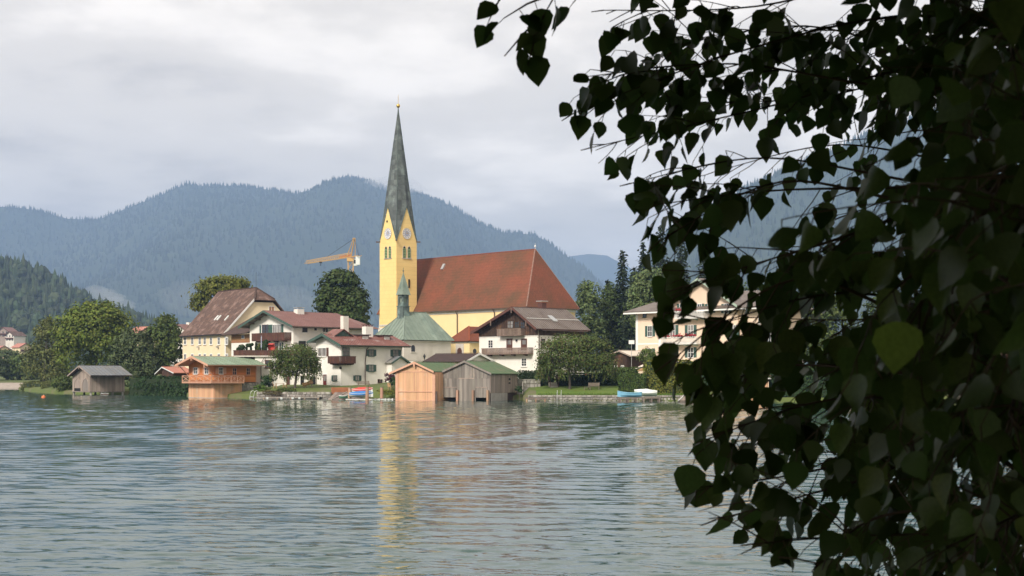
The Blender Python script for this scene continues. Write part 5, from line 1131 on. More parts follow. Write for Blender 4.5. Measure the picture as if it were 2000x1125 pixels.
# ------------------------------------------------------------------ jetties, boats, furniture
def plank_deck(name, label, cx, cy, rz, Lx, Ly, z, n, postn, m='dock_wood', edge=None):
    o = thing(name, label, 'jetty', (cx, cy, z), rz); st = Lx / n
    me = MB().box(-st / 2 + .012, st / 2 - .012, 0, Ly, -.05, 0); first = None
    for k in range(n):
        if first is None: first = me.build('plank', m, o, loc=(k * st + st / 2, 0, 0))
        else:
            c = first.copy(); col.objects.link(c); c.parent = o; c.location = (k * st + st / 2, 0, random.uniform(-.012, .012))
    for yy in (.12, Ly - .12): MB().box(0, Lx, yy - .07, yy + .07, -.22, -.065).build('beam', edge or m, o)
    for k in range(postn):
        for yy in (.12, Ly - .12): u = .2 + (Lx - .4) * k / max(1, postn - 1); MB().path([(u, yy, -2.2), (u, yy, -.2)], [.11, .1], 7).build('post', 'pile_wood', o)
    return o
a = at(489, 776.5, 216); j = plank_deck('jetty', 'low plank jetty with pale edge beside the orange boathouse', gx(488, 215), 214.2, R(-1), gx(622, 213) - gx(488, 215), 2.2, .38, 44, 6, edge='stone_pale')
for k, u in enumerate((2.6, 4.7, 6.4, 7.4)): MB().box(u, u + .35, -.12, -.01, -.3, -.08).build('fender', 'boat_white', j)
# swim ladder with curved handrails on that jetty
o = thing('swim_ladder', 'white curved swim ladder at the end of the low jetty', 'ladder', (gx(489, 214.4), 214.6, .38))
for dx in (0, .55, ): MB().path([(dx, -.6, -1.2), (dx + .02, -.55, .2), (dx + .12, -.35, .75), (dx + .35, .1, .95), (dx + .5, .5, .7), (dx + .55, .65, 0)], [.035] * 6, 7).build('handrail', 'boat_white', o, smooth=True)
for z in (-.8, -.4, 0): MB().beam((0, -.58, z), (.55, -.58, z), .05).build('rung', 'boat_white', o)
# slipway ramp and timber-sided raised bed
sl_o = thing('slipway', 'sloping wooden boat slipway with pale runners', 'slipway', (gx(640, 209), 208.3, 0), R(-4))
for k in range(9): MB().add([(k * .55, 0, -.15), (k * .55 + .52, 0, -.15), (k * .55 + .52, 6, .95), (k * .55, 6, .95), (k * .55, 0, -.05), (k * .55 + .52, 0, -.05), (k * .55 + .52, 6, 1.05), (k * .55, 6, 1.05)], [(0, 3, 2, 1), (4, 5, 6, 7), (0, 1, 5, 4), (1, 2, 6, 5), (2, 3, 7, 6), (3, 0, 4, 7)]).build('plank', 'dock_wood', sl_o)
for k in (0.6, 2.4, 4.2): MB().beam((k, .1, .02), (k + 1.2, 5.9, 1.12), .09, .07).build('runner', 'stone_pale', sl_o)
b = thing('retaining_boards', 'rust orange board retaining wall above the slipway', 'wall', (gx(647, 216.4), 216.4, .7), R(-2)); w = gx(684, 216) - gx(647, 216)
for k in range(3): MB().box(0, w + .1, -.03 - .015 * (k % 2), .12, k * .36, k * .36 + .34).build('board', 'rust_orange', b)
MB().box(-.02, w + .12, .13, .3, -.8, 1.05).build('backing', 'concrete', b)
stone_wall('stone_wall', 'low mossy rubble bank wall behind the plank jetty', (gx(500, 217.2), 217.6), (gx(646, 216), 215.4), -.2, 1.1, .7, 'stone_grey', 3, 19, (.4, 1.0), None)
# mooring piles
for pxp, Yp, yt, lab in ((683, 206, 758, 'weathered round mooring pile beside the green rowing boat'), (717, 201.5, 757.5, 'pale tall mooring pile in front of the blue boat cover'), (745.5, 204, 757, 'tan mooring pile with flat cap near the larch boathouse')):
    o = thing('mooring_pile', lab, 'pile', (gx(pxp, Yp), Yp, -1.2), 0, 'mooring piles by the boats'); zt_p = gz(yt, Yp) + 1.2
    MB().path([(0, 0, 0), (0, 0, zt_p * .6), (.01, 0, zt_p)], [.26, .24, .22], 10).build('shaft', 'pile_wood', o); MB().disc((.01, 0, zt_p), .25, .06, 10, 'z').build('cap', 'weathered_wood', o)
j = plank_deck('jetty', 'floating white edged jetty under the covered boats', gx(677, 204.5), 203.2, R(-2), gx(772, 204.5) - gx(677, 204.5), 1.3, .3, 24, 5, edge='boat_white')
for pxp in (733, 741, 753, 760, 767): MB().box(gx(pxp, 203) - j.location.x - .06, gx(pxp, 203) - j.location.x + .06, -.2, -.07, -1.5, .02).build('white_post', 'boat_white', j)
def boat(name, label, L, B, D, hull, inside, loc, rz, cover=None, group=None, tilt=0):
    o = thing(name, label, 'boat', loc, rz, group); o.rotation_euler = (0, tilt, rz); ns = 13; prof = []
    V = []
    for i in range(ns):
        t = i / (ns - 1); x = (t - .5) * L; w = B / 2 * (math.sin(math.pi * min(1, t * .62 + .36)) ** .7 if t > .0 else .8); w = B / 2 * max(.03, (1 - abs(2 * (t - .42)) ** 2.4)) if t > .42 else B / 2 * (1 - .35 * ((.42 - t) / .42) ** 2)
        sh = D * (1 + .35 * (2 * t - .8) ** 2); kl = .12 * D * (2 * t - 1) ** 4
        V.append([(x, -w, sh), (x, -w * .86, sh * .45), (x, -w * .4, kl + .02), (x, 0, kl), (x, w * .4, kl + .02), (x, w * .86, sh * .45), (x, w, sh)])
    F = [(i * 7 + k, (i + 1) * 7 + k, (i + 1) * 7 + k + 1, i * 7 + k + 1) for i in range(ns - 1) for k in range(6)]; F += [tuple(range(7)), tuple((ns - 1) * 7 + k for k in range(7))]
    MB().add([p for r_ in V for p in r_], F).build('hull', hull, o, smooth=False)
    inn = [[(p[0] * .96, p[1] * .9, p[2] + (.06 if 0 < k < 6 else -.02)) for k, p in enumerate(r_)] for r_ in V]
    MB().add([p for r_ in inn for p in r_], [(i * 7 + k, i * 7 + k + 1, (i + 1) * 7 + k + 1, (i + 1) * 7 + k) for i in range(ns - 1) for k in range(6)]).build('inner_hull', inside, o)
    for sd in (0, 6): MB().path([(r_[sd][0], r_[sd][1], r_[sd][2] + .02) for r_ in V], [.045] * ns, 6).build('gunwale', inside, o)
    if cover:
        cv = []
        for i in range(ns):
            w = abs(V[i][0][1]) * 1.05; x = V[i][0][0]; sh = V[i][0][2]; hgt = .42 * math.sin(math.pi * (i + .6) / ns) + random.uniform(-.03, .03)
            cv.append([(x, -w, sh - .18), (x, -w, sh + .06), (x, -w * .5, sh + hgt * .7), (x, 0, sh + hgt), (x, w * .5, sh + hgt * .7), (x, w, sh + .06), (x, w, sh - .18)])
        MB().add([p for r_ in cv for p in r_], [(i * 7 + k, (i + 1) * 7 + k, (i + 1) * 7 + k + 1, i * 7 + k + 1) for i in range(ns - 1) for k in range(6)]).build('tarpaulin', cover, o, smooth=True)
    else:
        for t in (-.22, .08, .3): k = min(range(ns), key=lambda i: abs(V[i][0][0] - t * L)); w = abs(V[k][0][1]) * .9; MB().box(t * L - .13, t * L + .13, -w, w, V[k][0][2] * .72, V[k][0][2] * .72 + .04).build('thwart', inside, o)
    return o
boat('rowing_boat', 'white rowing boat under a blue tarpaulin between the mooring piles', 3.4, 1.4, .5, 'boat_white', 'boat_white', (gx(705, 205.5), 205.8, .42), R(2), 'cover_blue')
boat('rowing_boat', 'boat under a bright red tarpaulin behind the blue covered one', 3.0, 1.3, .55, 'boat_white', 'boat_white', (gx(707, 208), 208.6, .92), R(-4), 'cover_red')
boat('dinghy', 'small green dinghy pulled up on the slipway', 1.35, .8, .38, 'boat_green', 'boat_white', (gx(671, 208), 208.2, .18), R(4))
boat('rowing_boat', 'light blue rowing boat on the rack below the clipped hedge', 3.3, 1.35, .55, 'boat_blue', 'boat_blue', (gx(1229, 194), 193.4, .62), R(168))
boat('rowing_boat', 'white and pale green boat beside the light blue rowing boat', 3.1, 1.3, .6, 'pale_green_metal', 'boat_white', (gx(1261, 195), 195.0, .70), R(176), 'boat_white')
rk = thing('boat_rack', 'rough timber boat rack standing in the shallow water', 'rack', (gx(1209, 193.5), 193.5, .0), 0)
for y_ in (-.4, .5, 1.9): MB().beam((0, y_, .52), (5.6, y_, .52), .14).build('rail', 'dock_wood', rk)
for k in range(6):
    for y_ in (-.4, 1.9): MB().path([(.15 + k * 1.06, y_, -1.8), (.15 + k * 1.06, y_, .45)], [.1, .09], 7).build('post', 'dock_wood', rk)
def bench(label, px, Y, rz, m, w=1.7, z=None):
    x = gx(px, Y); o = thing('bench', label, 'bench', (x, Y, gnd(x, Y) if z is None else z), rz)
    for k in range(3): MB().box(-w / 2, w / 2, -.45 + k * .16, -.32 + k * .16, .42, .46).build('seat_slat', m, o)
    for k in range(3): MB().box(-w / 2, w / 2, .07 + k * .03, .1 + k * .03, .55 + k * .16, .67 + k * .16).build('back_slat', m, o)
    for s_ in (-1, 1):
        MB().box(s_ * (w / 2 - .06) - .04, s_ * (w / 2 - .06) + .04, -.45, -.37, -.15, .64).build('leg', m, o); MB().prism([(s_ * (w / 2 - .06) - .04, .0, -.15), (s_ * (w / 2 - .06) - .04, .08, -.15), (s_ * (w / 2 - .06) - .04, .2, 1.05), (s_ * (w / 2 - .06) - .04, .12, 1.05)], (.08, 0, 0)).build('leg', m, o)
        MB().box(s_ * (w / 2 - .06) - .04, s_ * (w / 2 - .06) + .04, -.47, .1, .645, .69).build('armrest', m, o)
    return o
bench('weathered wooden bench against the white wall of the rust roofed chalet', 710, 219.5, R(14), 'old_bench', 1.8)
bench('old dark wooden bench on the lawn under the hedge', 1160, 206, R(-6), 'old_bench', 1.6)
def gtable(label, px, Y, m, w, d, hh, z=None, rz=0):
    x = gx(px, Y); o = thing('garden_table', label, 'table', (x, Y, gnd(x, Y) if z is None else z), rz); k_ = 5
    for k in range(k_): MB().box(-w / 2, w / 2, -d / 2 + k * d / k_ + .01, -d / 2 + (k + 1) * d / k_ - .01, hh - .04, hh).build('slat', m, o)
    for sx in (-1, 1):
        for sy in (-1, 1): MB().box(sx * (w / 2 - .08) - .035, sx * (w / 2 - .08) + .035, sy * (d / 2 - .08) - .035, sy * (d / 2 - .08) + .035, -.15, hh - .041).build('leg', m, o)
    return o
def gchair(label, px, Y, m, rz, group=None, z=None):
    x = gx(px, Y); o = thing('garden_chair', label, 'chair', (x, Y, gnd(x, Y) if z is None else z), rz, group); MB().box(-.28, .28, -.26, .26, .42, .47).build('seat', m, o); MB().prism([(-.28, .22, .47), (-.28, .28, .47), (-.28, .4, 1.02), (-.28, .34, 1.02)], (.56, 0, 0)).build('backrest', m, o)
    for sx in (-1, 1):
        for sy in (-1, 1): MB().box(sx * .24 - .03, sx * .24 + .03, sy * .22 - .03, sy * .22 + .03, -.15, .419).build('leg', m, o)
    return o
gtable('teak garden table under the tree before the terrace wing', 546.5, 220.5, 'teak', 1.3, .8, .72); gchair('teak garden chair left of the teak table', 537, 220, 'teak', R(100)); gchair('teak garden chair right of the teak table', 556.5, 220, 'teak', R(-95))
gtable('low dark slatted table beside the old lawn bench', 1147, 205.5, 'old_bench', 1.0, .6, .45)
gchair('small teak chair on the grass beside the larch boathouse', 762.5, 212, 'teak', R(150))
gtable('white garden table behind the clipped hedge', 1161, 221, 'boat_white', 1.3, .9, .9); gchair('red garden chair behind the clipped hedge', 1148, 222, 'cover_red', R(20)); gchair('tall white garden chair behind the clipped hedge', 1155, 222.4, 'boat_white', R(10)); gchair('white garden chair at the far end behind the hedge', 1172, 222, 'boat_white', R(-30))
bx = gx(603, 221.5); o = boat('wooden_skiff', 'brown wooden skiff stored in the opening beside the red door', 1.7, .8, .5, 'teak', 'teak', (bx, 221.0, gnd(bx, 221) + .35), R(5), None, None, R(-18))
for a in (-.5, .5): MB().box(a - .06, a + .06, -.3, .3, -.6, .1).build('trestle', 'old_bench', o)
# lawn wall in front of the timber gabled chalet, its landing and rails
stone_wall('stone_wall', 'mossy stone lake wall along the lawn', (2.2, 198.4), (16.4, 197.4), -.2, .86, .6, 'stone_grey', 3, 9, (.35, .85), None)
stone_wall('stone_wall', 'darker stone lake wall continuing towards the blue boat', (16.4, 197.38), (27.5, 194.8), -.2, .86, .6, 'stone_grey', 3, 12, (.4, .95), None)
stone_wall('stone_wall', 'dark garden wall beside the grey boathouse with small steps', (gx(1011, 209), 209), (gx(1056, 210), 210), gnd(1, 209) - .3, gz(741.5, 209), .5, 'stone_grey', 4, 15, (.4, .8), 'stone_pale')
plank_deck('jetty', 'short dark jetty on posts below the lawn wall', gx(1026, 197), 196.0, R(0), gx(1067, 197) - gx(1026, 197), 1.4, gz(776.5, 196), 12, 3, 'dock_wood')
o = thing('ladder_rail', 'pair of pale curved handrails of the lawn bathing ladder', 'handrail', (gx(1092, 197.6), 197.9, .6))
for dx in (-.27, .27): MB().path([(dx, -.3, -1), (dx, -.28, .6), (dx + .02, -.15, .86), (dx + .04, .05, .9), (dx + .05, .2, .75), (dx + .05, .25, .1)], [.03] * 6, 7).build('rail', 'boat_white', o, smooth=True)
o = tag(MB().path([(0, 0, 0), (0, 0, 2.1)], [.06, .05], 8).build('garden_post', 'stone_pale'), 'thin pale post standing before the dark garden wall', 'post'); o.location = (gx(1021, 207.5), 207.5, gnd(1.4, 207.5) - .1)
# garden steps with dark rail
o = thing('garden_steps', 'garden steps with dark handrail between the two hedges', 'steps', (gx(1083, 209), 209, gnd(6.2, 209) - .1), R(10))
for k in range(5): MB().box(-.6, .6, k * .3, k * .3 + .32, 0, .17 * (k + 1)).build('step', 'stone_pale', o)
for s_ in (-.62, .62): MB().beam((s_, 0, 1.0), (s_, 1.5, 1.9), .07).beam((s_, .05, 0), (s_, .05, 1.02), .08).beam((s_, 1.45, .7), (s_, 1.45, 1.9), .08).build('handrail', 'red_brown', o)
# street lamp by the chapel
o = thing('street_lamp', 'black lantern street lamp in front of the chapel wall', 'street lamp', (gx(829, 236), 236, gnd(-14, 236) - .2)); zl = gz(692, 236) - gnd(-14, 236) + .2
MB().path([(0, 0, 0), (0, 0, .4), (0, 0, zl - .8)], [.09, .06, .045], 8).build('post', 'iron_black', o); MB().lathe([(.06, zl - .8), (.2, zl - .35), (.2, zl - .3)], 6).build('lantern_glass', 'glass_dark', o); MB().lathe([(.27, zl - .32), (.1, zl - .1), (.03, zl + .1), (0, zl + .1)], 6).build('lantern_roof', 'iron_black', o)
# deck house, slip and boathouse to the right, seen between the leaves
o = thing('boat_deck', 'flat roofed pink boarded boat shed with a sun deck', 'shed', (gx(1398, 189), 189, 0), R(-6)); w = gx(1500, 189) - gx(1398, 189)
MB().box(.8, w, 0, 5, -.8, gz(741, 189) - .05).build('wall', 'pink_plaster', o); bw_ = MB()
for k in range(int((w - .8) / .3)): bw_.box(.82 + k * .3, .82 + k * .3 + .28, -.03 - .012 * (k % 3), -.002, .05, gz(741, 189) - .06)
bw_.build('wall_boards', 'larch_pale', o, kind='stuff'); MB().box(.8, w, -.08, .0, -.6, .04).build('plinth', 'concrete', o)
MB().box(-.2, w + .3, -.4, 5.2, gz(740, 189) - .04, gz(738, 189)).build('deck_slab', 'trim_white', o); MB().box(-.2, w + .3, -.42, -.36, gz(734.5, 189), gz(733.5, 189)).build('deck_rail', 'red_brown', o)
for k in range(9): MB().box(-.1 + k * .11, -.02 + k * .11, -.3, -.26, gz(757, 189), gz(741, 189) - .05).build('picket', 'pinkgrey_wood', o)
for k in range(8): MB().box(k * w / 7.5, k * w / 7.5 + .06, -.4, -.37, gz(738, 189), gz(734.5, 189)).build('rail_post', 'red_brown', o)
o = thing('covered_skiff', 'low upturned boat cover on the bank below the big hedge', 'boat', (gx(1344, 189), 189, .25), 0)
MB().prism([(-1.3, -.6, .0), (-.5, -.6, .75), (1.3, -.6, .75), (1.3, -.6, .0)], (0, 1.8, 0)).build('hull_cover', 'pinkgrey_wood', o); MB().beam((-1.34, -.65, .0), (-.5, -.65, .8), .08).build('white_edge', 'boat_white', o); MB().box(-1.2, 1.2, -.5, 1, -.5, -.002).build('cradle', 'dock_wood', o)
h = House('boathouse', 'boathouse with pale green roof half hidden behind the birch leaves', 'boathouse', 1700, 178, 0.0, -23)
f = .4; eL = (-3.6, gz(742, 178)); ap = (.2, gz(703, 178)); eRr = (4.0, gz(742, 178))
zw0, zw1 = h.gable(-3.2, 3.6, 12, eL, ap, eRr, f, .4, 'weathered_wood', 'pale_green_metal', .8, True, 'weathered_wood', zb=-.8, underside='weathered_wood')
zt = lambda u: (eL[1] + (ap[1] - eL[1]) * (u - eL[0]) / (ap[0] - eL[0]) if u < ap[0] else eRr[1] + (ap[1] - eRr[1]) * (eRr[0] - u) / (eRr[0] - ap[0])) - .05
h.clad('front', 0, -3.2, 3.6, .1, zt, .22, 'weathered_wood', 'wall_boards'); h.clad('side', 3.6, .05, 12, .1, zw1 - .1, .22, 'pinkgrey_wood', 'side_boards')
plank_deck('jetty', 'rusty edged landing jetty in front of the pale green roof', gx(1640, 176), 174.5, R(-3), 26, 2.0, .62, 60, 8, edge='rust_orange')
o = thing('terrace', 'paved lakeside terrace by the large chalet on the right', 'terrace', (gx(1890, 178), 176.5, 0)); MB().box(0, 30, 0, 8, -.8, 1.15).build('slab', 'stone_pale', o); MB().box(0, 30, -.08, -.001, 1.0, 1.2).build('edge', 'trim_white', o)
for k in range(14): MB().box(k * 1.2, k * 1.2 + .05, .05, .1, 1.151, 2.0).build('rail_post', 'iron_black', o)
MB().box(0, 17, .05, .1, 2.0, 2.05).build('rail', 'iron_black', o)
o = thing('parasol', 'red folded parasol on the lakeside terrace', 'parasol', (gx(1917, 178), 178.2, 1.15)); MB().path([(0, 0, 0), (0, 0, 2.8)], [.03, .03]).build('pole', 'steel', o); MB().lathe([(.05, .9), (.28, 1.1), (.22, 2.1), (.05, 2.75), (0, 2.8)], 10).build('folded_canopy', 'cover_red', o)
for k, q in enumerate((1935, 1950, 1968)): gchair('white terrace chair, %s from the red parasol' % ('first', 'second', 'third')[k], q, 179 + k * .3, 'boat_white', R(30 * k), None, 1.15)
o = thing('parasol', 'cream open parasol beside the pink hotel', 'parasol', (gx(1255, 226), 226, 2.3)); zc = gz(712, 226) - 2.3; MB().path([(0, 0, 0), (0, 0, zc)], [.04, .03]).build('pole', 'steel', o); MB().lathe([(1.35, zc - .75), (.7, zc - .35), (0, zc)], 8).build('canopy', 'canvas', o)
o = thing('garden_kiosk', 'little yellow flower kiosk behind the low hedge', 'kiosk', (gx(1254, 215), 215, 2.2)); MB().box(-.55, .55, -.4, .4, 0, gz(724, 215) - 2.2).build('body', 'pink_plaster', o); MB().prism([(-.7, -.5, gz(724, 215) - 2.19), (.7, -.5, gz(724, 215) - 2.19), (0, -.5, gz(719, 215) - 2.2)], (0, 1, 0)).build('roof', 'teak', o)
for a in (-.3, .3): MB().box(a - .12, a + .12, -.42, -.4, .3, 1.0).build('hatch', 'shutter_brown', o)
h = House('chalet', 'large white chalet with salmon red roof behind the birch at the right', 'house', 1935, 212, 1.8, -20)
f = 1.3; eL = (-7.2, gz(655, 212) - 1.8); ap = (1.0, gz(588, 212) - 1.8); eRr = (9.2, gz(655, 212) - 1.8)
h.gable(-6, 8, 13, eL, ap, eRr, f, 1, 'white_plaster', 'salmon_roof', barge='trim_white', bw=.35)
zt = lambda u: (eL[1] + (ap[1] - eL[1]) * (u - eL[0]) / (ap[0] - eL[0]) if u < ap[0] else eRr[1] + (ap[1] - eRr[1]) * (eRr[0] - u) / (eRr[0] - ap[0])) - .08
h.clad('front', 0, -5.5, 7.5, gz(640, 212) - 1.8, zt, .25, 'dark_wood', 'gable_boards'); lt = h.mb('front', -.06)
for k in range(9): u = -3.6 + k; lt.beam((u, .02, gz(638, 212) - 1.8), (u + .9, .02, gz(629, 212) - 1.8), .06).beam((u + .9, .02, gz(638, 212) - 1.8), (u, .02, gz(629, 212) - 1.8), .06)
lt.build('lattice', 'trim_white', h.root, kind='stuff')
for z0, z1 in ((674, 660), (702, 690)): h.balcony('front', 0, -5.5, 7.5, gz(z0, 211) - 1.8, gz(z1, 211) - 1.8, 1.2, 'balcony_brown', .2, .03)
for k in range(5):
    for yy in (646, 680, 712): h.window('front', 0, 1862 + k * 34, yy, 1872 + k * 34, yy + 14, mull=(1, 1), shut='shutter_brown', sw=.5)

# ------------------------------------------------------------------ crane
cb = Vector((gx(685, 420), 420)); o = thing('tower_crane', 'yellow tower crane with its jib stretched out behind the chestnut tree', 'crane', (cb.x, cb.y, 4.0), 0)
zj = gz(502, 420) - 4; tipv = Vector((gx(598, 447) - cb.x, 27.0, gz(515, 447) - 4)); hw = .75
ms = MB(); zb_ = 0
for sx in (-1, 1):
    for sy in (-1, 1): ms.beam((sx * hw, sy * hw, -1), (sx * hw, sy * hw, zj - 1.2), .16)
n = 18
for k in range(n):
    za, zb2 = (zj - 1.4) * k / n, (zj - 1.4) * (k + 1) / n
    for s_ in (-1, 1): ms.beam((-hw, s_ * hw, za), (hw, s_ * hw, zb2), .08).beam((s_ * hw, -hw, za), (s_ * hw, hw, zb2), .08)
ms.build('mast', 'crane_yellow', o, kind='stuff')
MB().box(-1, 1, -1, 1, zj - 1.3, zj - .3).build('slewing_ring', 'crane_yellow', o); MB().box(.95, 2.0, -1.1, .1, zj - 2.6, zj - .6).build('cab', 'boat_white', o); MB().box(1.0, 1.95, -1.13, -1.1, zj - 2.0, zj - .9).build('cab_window', 'glass_dark', o)
jb = MB(); A = Vector((0, 0, zj)); Bv = tipv; d = (Bv - A); sd = Vector((d.y, -d.x, 0)).normalized() * .6; n = 22; up_ = Vector((0, 0, 1.3))
jb.beam(A + sd, Bv + sd * .8, .11).beam(A - sd, Bv - sd * .8, .11).beam(A + up_, Bv + up_ * .7, .11)
for k in range(n):
    p, q, m_ = A + d * (k / n), A + d * ((k + 1) / n), A + d * ((k + .5) / n) + up_ * (1 - .3 * k / n)
    jb.beam(p + sd, m_, .06).beam(m_, q + sd, .06).beam(p - sd, m_, .06).beam(m_, q - sd, .06).beam(p + sd, p - sd, .05)
jb.build('jib', 'crane_yellow', o, kind='stuff')
MB().beam(A + d * .03 + sd * 1.05 + up_ * .5, A + d * .28 + sd * 1.05 + up_ * .45, .04, .7).build('jib_sign_panel', 'crane_red', o)
cj = MB(); bk = -d.normalized() * 6; cj.beam(A + sd, A + sd + bk, .16).beam(A - sd, A - sd + bk, .16)
for k in range(5): cj.beam(A + sd + bk * (k / 5), A - sd + bk * ((k + 1) / 5), .08)
cj.build('counter_jib', 'crane_yellow', o); q = A + bk * .8; MB().box(q.x - .6, q.x + .6, q.y - .6, q.y + .6, q.z - 2.6, q.z - .1).build('counterweight', 'boat_white', o)
pk = Vector((gx(691.5, 418) - cb.x, -2.0, gz(466, 418) - 4)); tp = MB()
for s_ in (-1, 1): tp.beam(A + sd * s_ * 1.2 + Vector((-.5, 0, 0)), pk + sd * s_ * .3, .16).beam(A + sd * s_ * 1.2 + Vector((.7, -.6, 0)), pk + sd * s_ * .3 + Vector((.2, 0, 0)), .16)
for k in range(7): t = (k + .5) / 7; tp.beam((A + Vector((-.5, 0, 0)) + sd * 1.2).lerp(pk, t), (A + Vector((.7, -.6, 0)) - sd * 1.2).lerp(pk, t), .08)
tp.beam(pk - sd * .6, pk + sd * .6, .4).build('tower_peak', 'crane_yellow', o, kind='stuff')
MB().path([pk, A + d * .52 + up_ * .85], [.05, .05], 5).build('tie_rope', 'iron_black', o); MB().path([pk, A + bk * .9], [.05, .05], 5).build('tie_rope', 'iron_black', o)
q = A + d * .66; MB().box(q.x - .4, q.x + .4, q.y - .4, q.y + .4, q.z - .5, q.z - .1).build('trolley', 'iron_black', o); MB().path([q, q - Vector((0, 0, 1.3))], [.05, .1], 5).build('hook', 'iron_black', o)

# ------------------------------------------------------------------ chalets on the far hill
def far_house(label, px, py, Y, w, d, hh, rzd, wm, rm):
    p = at(px, py, Y); h = House('far_chalet', label, 'house', px, Y, p.z, rzd); e = hh * .62
    h.gable(-w / 2, w / 2, d, (-w / 2 - .8, e - .3), (0, hh), (w / 2 + .8, e - .3), .8, .6, wm, rm, barge='red_brown', bw=.4, zb=-6)
    for k in range(3):
        u = -w / 2 + w * (k + .5) / 3
        for z_ in (.9, 3.3):
            if z_ < e - 1: h.mb('front', 0).box(u - .5, u + .5, 0, .06, z_, z_ + 1.2).build('window', 'glass_dark', h.root)
    h.mb('front', 0).box(-w / 2 + .5, w / 2 - .5, 0, .9, e - 2.4, e - 1.5).build('balcony', 'balcony_brown', h.root)
far_house('distant brown roofed chalet highest on the left hillside', 6, 660, 1000, 9, 9, 7.5, -20, 'pinkgrey_wood', 'red_metal')
far_house('distant white and timber chalet lower on the left hillside', 19, 668, 960, 9, 9, 7, -35, 'chapel_plaster', 'old_tile')
far_house('distant house with orange roof low on the left shore', 8, 695, 800, 7, 8, 5.5, 40, 'cream_plaster', 'salmon_roof')
far_house('distant house with orange roof behind the olive birch', 50, 690, 800, 7, 8, 5.5, 50, 'cream_plaster', 'salmon_roof')
far_house('distant low house with orange roof behind the big linden', 292, 668, 470, 8, 8, 5, 44, 'cream_plaster', 'salmon_roof')
# ------------------------------------------------------------------ trees and hedges
def crown_cards(blobs, n, size, rg, clump=0.22, up=0.35, shell=0.6):
    """leaf faces in clumps spread through ellipsoid blobs (centre, radii)"""
    vol = np.array([r[0] * r[1] * r[2] for c, r in blobs]) ** (2 / 3); vol /= vol.sum(); Cs = []; Ns = []
    for (c, r), w in zip(blobs, vol):
        c = np.array(c); r = np.array(r); k = max(8, int(n * w / 26)); d = unit(rg.normal(size=(k, 3))); d[:, 2] = np.where(d[:, 2] < -.55, -d[:, 2], d[:, 2])
        cc = d * (rg.uniform(shell ** 3, 1.08, k) ** (1 / 3))[:, None]
        m = int(n * w / k) + 1
        off = rg.normal(size=(k, m, 3)) * clump * rg.uniform(.6, 1.3, (k, 1, 1)); off[..., 2] *= .65
        p = (cc[:, None, :] + off).reshape(-1, 3); nn = unit(off.reshape(-1, 3) + d.repeat(m, 0) * .35 + rg.normal(size=(k * m, 3)) * .25 + np.array([0, 0, up]) * .5)
        Cs.append(c + p * r); Ns.append(nn)
    C = np.concatenate(Cs); Nn = unit(np.concatenate(Ns)); return leaf_cards(C, Nn, rg.uniform(.7, 1.25, len(C)) * size, rg)
def trunk_mesh(base, top, r0, r1, limbs, rr):
    m = MB(); mid = base.lerp(top, .5) + Vector((rr.uniform(-.3, .3), rr.uniform(-.3, .3), 0)); m.path([base - Vector((0, 0, .5)), base + Vector((0, 0, .3)), mid, top], [r0 * 1.35, r0, (r0 + r1) / 2, r1], 9)
    for q in limbs:
        q = Vector(q); s_ = base.lerp(top, rr.uniform(.45, .85)); md = s_.lerp(q, .5) + Vector((rr.uniform(-.4, .4), rr.uniform(-.4, .4), rr.uniform(.1, .7))); m.path([s_, md, q], [r1 * .8, r1 * .5, r1 * .12], 6)
    return m
def tree(name, label, px, base_py, Y, blobs, n, size, mtl, seed, bark='bark', group=None, r0=.32, zg=None, cat='tree', **kw):
    """blobs: (px, py, rx_px, ry_px) ellipses in the photo, placed at the tree's own distance"""
    rg = np.random.default_rng(seed); rr = random.Random(seed); s = Y / FPX; x = gx(px, Y); z = gnd(x, Y) if zg is None else zg
    o = thing(name, label, cat, (x, Y, z), 0, group); B = []
    for (bx, by, rx, ry) in blobs:
        dep = rr.uniform(-.25, .25) * rx * s; B.append(((gx(bx, Y) - x, dep, gz(by, Y) - z), (rx * s, max(rx, ry) * s * .9, ry * s)))
    top = max(B, key=lambda b: b[0][2])[0]
    trunk_mesh(Vector((0, 0, 0)), Vector((top[0] * .6, top[1] * .5, top[2])), r0, r0 * .35, [tuple(np.array(b[0]) + np.array([rr.uniform(-.5, .5) * b[1][0], rr.uniform(-.5, .5) * b[1][1], rr.uniform(0, .5) * b[1][2]])) for b in B for _ in range(3)], rr).build('trunk', bark, o)
    link('crown', quad_mesh('crown', crown_cards(B, n, size, rg, **kw)), mtl, o, kind='stuff')
    return o
tree('linden_tree', 'large round linden tree rising behind the old grey boathouse', 190, 765, 296, [(188, 655, 72, 58), (150, 695, 40, 50), (228, 692, 42, 50), (190, 622, 48, 32), (150, 650, 40, 40), (222, 648, 42, 42)], 15000, .34, 'fol_linden', 1, clump=.16)
tree('birch_tree', 'olive green birch at the tip of the wooded shore', 85, 765, 335, [(92, 672, 30, 42), (80, 715, 36, 42), (105, 720, 30, 40), (95, 645, 18, 24)], 7500, .30, 'fol_birch', 2, 'bark_birch', clump=.17)
tree('willow_tree', 'grey green willow leaning over the old grey boathouse', 262, 765, 281, [(262, 680, 36, 38), (250, 715, 36, 36), (285, 718, 34, 38), (268, 745, 34, 24)], 9000, .26, 'fol_willow', 3, clump=.15)
tree('maple_tree', 'loose mid green tree between the willow and the yellow house', 325, 760, 284, [(325, 650, 26, 34), (338, 680, 22, 34), (308, 672, 24, 38), (322, 700, 26, 24)], 6000, .30, 'fol_mid', 4, clump=.17)
tree('ash_tree', 'olive crowned tree standing behind the mossy tiled roof', 430, 700, 305, [(440, 562, 40, 22), (415, 575, 34, 30), (395, 595, 22, 24), (462, 562, 22, 18)], 6500, .33, 'fol_olive', 5)
